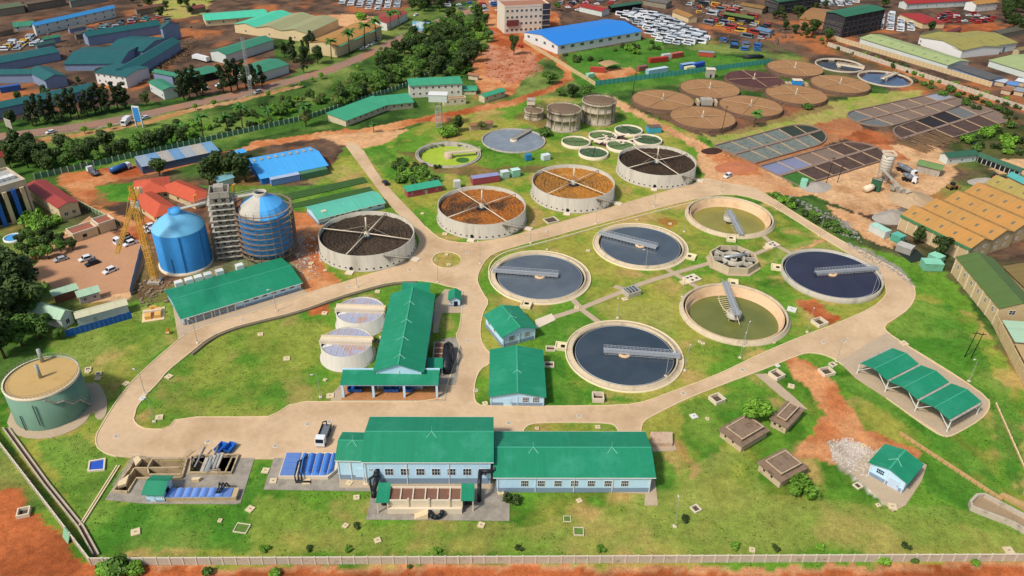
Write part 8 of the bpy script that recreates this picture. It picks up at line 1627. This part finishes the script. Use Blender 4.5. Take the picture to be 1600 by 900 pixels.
# ------------------------------------------------------------------ more of the crowded town edge
for i, (a, b, c, h_, rc, wc, lb) in enumerate([((0,26),(40,20),(38,2),5,'5f6a4c','8a8270','olive-roofed store at the top left corner'),((45,18),(105,8),(100,-6),5,'6b5a4a','7d7264','brown-roofed range along the top left edge'),((112,12),(170,2),(165,-8),5,'4f6f60','8a8a80','dull green-roofed range right of the brown one at the top edge'),((0,58),(22,52),(22,42),3.5,'7a5f4a','8a7a66','small rusty shed at the left edge by the pale vehicles'),((60,80),(88,74),(88,64),3.5,'3f5f58','7d8690','small dark teal lean-to below the pale vehicles'),((120,62),(140,58),(140,48),3.5,'6a665e','7d7668','small grey shed before the wrecks yard'),((215,24),(258,17),(255,6),4,'705040','8a7a66','brown-roofed shed behind the wrecks yard'),((300,22),(322,18),(322,6),3.5,'7a4038','8a7a66','dull red-roofed hut on the grassy lot at the top'),((645,8),(690,-2),(688,-12),4,'8a6a4c','b09a80','tan-roofed shop at the junction on the top edge'),((880,2),(925,-6),(920,-14),4,'9a4a40','b09a80','red-roofed shop behind the white block at the top edge'),((1005,8),(1040,14),(1050,2),4,'6a665e','8a8270','grey-roofed shed above the packed vehicle yard'),((1085,4),(1120,-4),(1118,-14),4,'5c6a50','8a8270','green-grey shed at the top of the scrap yard'),((1155,16),(1190,22),(1198,10),4,'8a6a3c','8a7a66','ochre-roofed shed at the right of the scrap yard'),((1180,52),(1200,57),(1204,46),3,'5f7f9a','8a929a','blue-grey cabin at the scrap yard corner'),((1440,62),(1470,56),(1466,48),3.5,'6f6a4c','8a8270','olive hut between the red-soil yard and the white warehouse'),((1560,62),(1600,54),(1596,40),4,'5a5648','8a8270','dark-roofed shed behind the white warehouse at right'),((1590,88),(1630,80),(1626,68),4,'8a7a50','b0a080','khaki shed at the right edge beyond the white warehouse'),((1470,62),(1500,52),(1495,45),3.5,'7a4038','8a7a66','dull red shed behind the brown-edged olive roof')]):
    bld('shed', lb, a, b, c, h=h_, rise=1.0, rm=roof_mat('edge%d' % i, rc, 'x', rust=('6b4a36', .55, .7, .3), var=.16), wall=mat('edgewall'+wc, wc, .9, .2, .4, 2), cat='shed')
container('long blue trailer in the yard left of the cross wing', (2,146), (34,141), 3, 3, cm('2f5a9a'))
T = thing('pipe_stack', 'stack of black pipes on the grass at the end of the turquoise fence', 'pipes', gp(1175,90), R(10))
for i in range(9): MB().tube((-7+(i % 3)*.6,(i % 5)*1.1-2.2,.45+.8*(i//5)),(6+(i % 2),(i % 5)*1.1-2.0,.45+.8*(i//5)),.4,8).build('pipe', M_black, T)
T, L, lc = frame('timber_rack', 'brown slatted timber rack beside the dark drying beds', 'rack', (1448,240), (1500,222)); D = 16
for i in range(26): MB().obox((L*(i+.5)/26, D*.5+rng.uniform(-1,1), .9+rng.uniform(-.15,.15)), (.35, D*rng.uniform(.7,1), .18), rng.uniform(-.12,.12)).build('slat', MATS['timber'], T)
for x in (0, L*.5, L): MB().box(x-.2, x+.2, 0, D, 0, .85).build('bearer', MATS['timber'], T)
tag(MB().tube(gp(1517,221), gp(1524,228)+Vector((0,0,.4)), .5, 8).build('blue_pipe', PAINTS['blue']), 'short blue pipe at the end of the timber rack', 'pipe')
grove([(220,205),(420,165),(500,140),(520,150),(440,195),(280,225)], 46, ['bush0','bush1','bush2','shrub0','shrub1'], .9, 2.0, 'low bush on the grassy verge between fence and town road', 'bushes on the town road verge', 4, 32)
grove([(700,35),(750,25),(765,75),(740,105),(720,120)], 24, ['bush0','bush2','bush1'], 1.6, 2.8, 'bright bush at the edge of the thick grove by the red slope', 'bushes at the grove edge', 3, 33)

grove([(20,160),(140,120),(170,125),(120,150),(60,165)], 7, DK, .5, .8, 'dark tree in the courts of the teal compound', 'trees in the teal courts', 7, 35)
grove([(1200,30),(1240,20),(1290,0),(1300,10),(1250,45)], 10, DK, .6, 1.0, 'dark tree among the dark blocks at the top right', 'trees among the dark blocks', 6, 36)
grove([(1380,100),(1440,118),(1540,160),(1600,190),(1560,185),(1440,140)], 22, ['shrub0','bush1','bush3'], 1.0, 2.0, 'bush on the strip below the far panel walls', 'bushes below the far panel walls', 5, 37)
# ------------------------------------------------------------------ manholes let into the roads
for x, y, lb in [(481,663,'on the wide front road right of the lawn corner'),(431,697,'on the wide front road left of the truck'),(515,659,'on the wide front road above the truck'),(325,690,'on the front road above the inlet works'),(182,682,'on the bend of the front road beside the green tank'),(795,661,'on the front road behind the halls'),(743,610,'on the central road beside the lower house'),(732,533,'on the central road beside the scrubber'),(725,480,'on the central road beside the kiosk'),(905,650,'on the front road behind the long hall'),(1068,615,'on the front road below the slate clarifier'),(1160,578,'on the front road below the olive clarifier'),(1287,535,'on the road before the carport'),(640,422,'on the road left of the roundabout'),(730,395,'on the road right of the roundabout'),(545,448,'on the curved road below the lone filter'),(380,500,'on the curved road below the grit hall'),(1319,533,'at the carport entrance')]:
    T = thing('manhole_cover', 'flat pale manhole cover '+lb, 'manhole cover', gp(x, y), rng.uniform(0,3), 'manhole covers in the roads'); MB().lathe([(.75,.0),(.75,.085),(.55,.09),(.55,.08)], 18).build('frame', M_concL, T); MB().disc(.55, .082, 18).build('lid', M_concG, T)
# ------------------------------------------------------------------ tufts and weeds growing through the lawns
green = (col[:, 1] > col[:, 0]*1.12) & (PY > 150) & (PY < 880) & (PX > -40) & (PX < 1640)
paved = [rings[0]]+[p[1] for p in pads]+[[(164,781),(208,714),(398,716),(376,786),(226,787)], [(8,655),(20,678),(90,683),(168,640),(166,618),(110,600),(40,620)]]
def free(px, py, x, y):
    on = np.zeros(px.shape, bool)
    on |= inpoly(px, py, rings[0])
    for r in rings[1:]: on &= ~inpoly(px, py, r)
    for p in paved[1:]: on |= inpoly(px, py, p)
    for cx, cy, r in [(c[0], c[1], R_C+.2) for c in CL.values()]+[(c[0], c[1], FR+.8) for c in FC.values()]+[(g[1][0], g[1][1], 17.2) for g in GL]+[(-30.4,331.7,15.2),(-1,350.6,15.5),(218.9,463.2,15.8),(200.5,488.7,15),(-46.2,197.8,8.2),(-47.3,181.4,8.2),(-120.2,155.5,9.6)]: on |= (x-cx)**2+(y-cy)**2 < r*r
    return ~on
ng = np.random.default_rng(4)
idx = np.nonzero(green)[0]; wgt = np.where(fbm(gx[idx], gy[idx], 6, 71) > .5, 1.0, .25)*np.where(PY[idx] > 400, 1.0, .6); idx = ng.choice(idx, 18000, p=wgt/wgt.sum())
tx = gx[idx]+ng.uniform(-.6,.6,len(idx)); ty = gy[idx]+ng.uniform(-.6,.6,len(idx)); d0 = ty*_cp+CAMH*_sp
tpx = 800+FPX*(tx*CR.x+ty*CR.y-CAMH*CR.z)/d0; tpy = 450-FPX*(tx*CU.x+ty*CU.y-CAMH*CU.z)/d0
kp = free(tpx, tpy, tx, ty); tx, ty = tx[kp], ty[kp]; n = len(tx)
an = ng.uniform(0, math.pi, n); s_ = ng.uniform(.10,.30,n); hh = ng.uniform(.02,.08,n)
ca, sa = np.cos(an)*s_, np.sin(an)*s_
Vt = np.stack([np.stack([tx-ca, ty-sa, np.full(n,-.05)],1), np.stack([tx+ca, ty+sa, np.full(n,-.05)],1), np.stack([tx+ca*.7-sa*.8, ty+sa*.7+ca*.8, hh],1), np.stack([tx-ca*.8+sa*.5, ty-sa*.8-ca*.5, hh*.8],1)],1).reshape(-1,3)
tm = bpy.data.meshes.new('grass_tufts'); tm.vertices.add(n*4); tm.vertices.foreach_set('co', Vt.astype(np.float32).ravel()); tm.loops.add(n*4); tm.loops.foreach_set('vertex_index', np.arange(n*4, dtype=np.int32)); tm.polygons.add(n); tm.polygons.foreach_set('loop_start', np.arange(0,n*4,4,dtype=np.int32)); tm.polygons.foreach_set('loop_total', np.full(n,4,np.int32)); tm.update(); tm.validate()
tm.materials.append(leaf_mat('tuft_green', '66862f', .28)); o = bpy.data.objects.new('grass_tufts', tm); COL.objects.link(o); stuff(tag(o, 'tufts and weeds scattered through the lawns and verges', 'grass'))
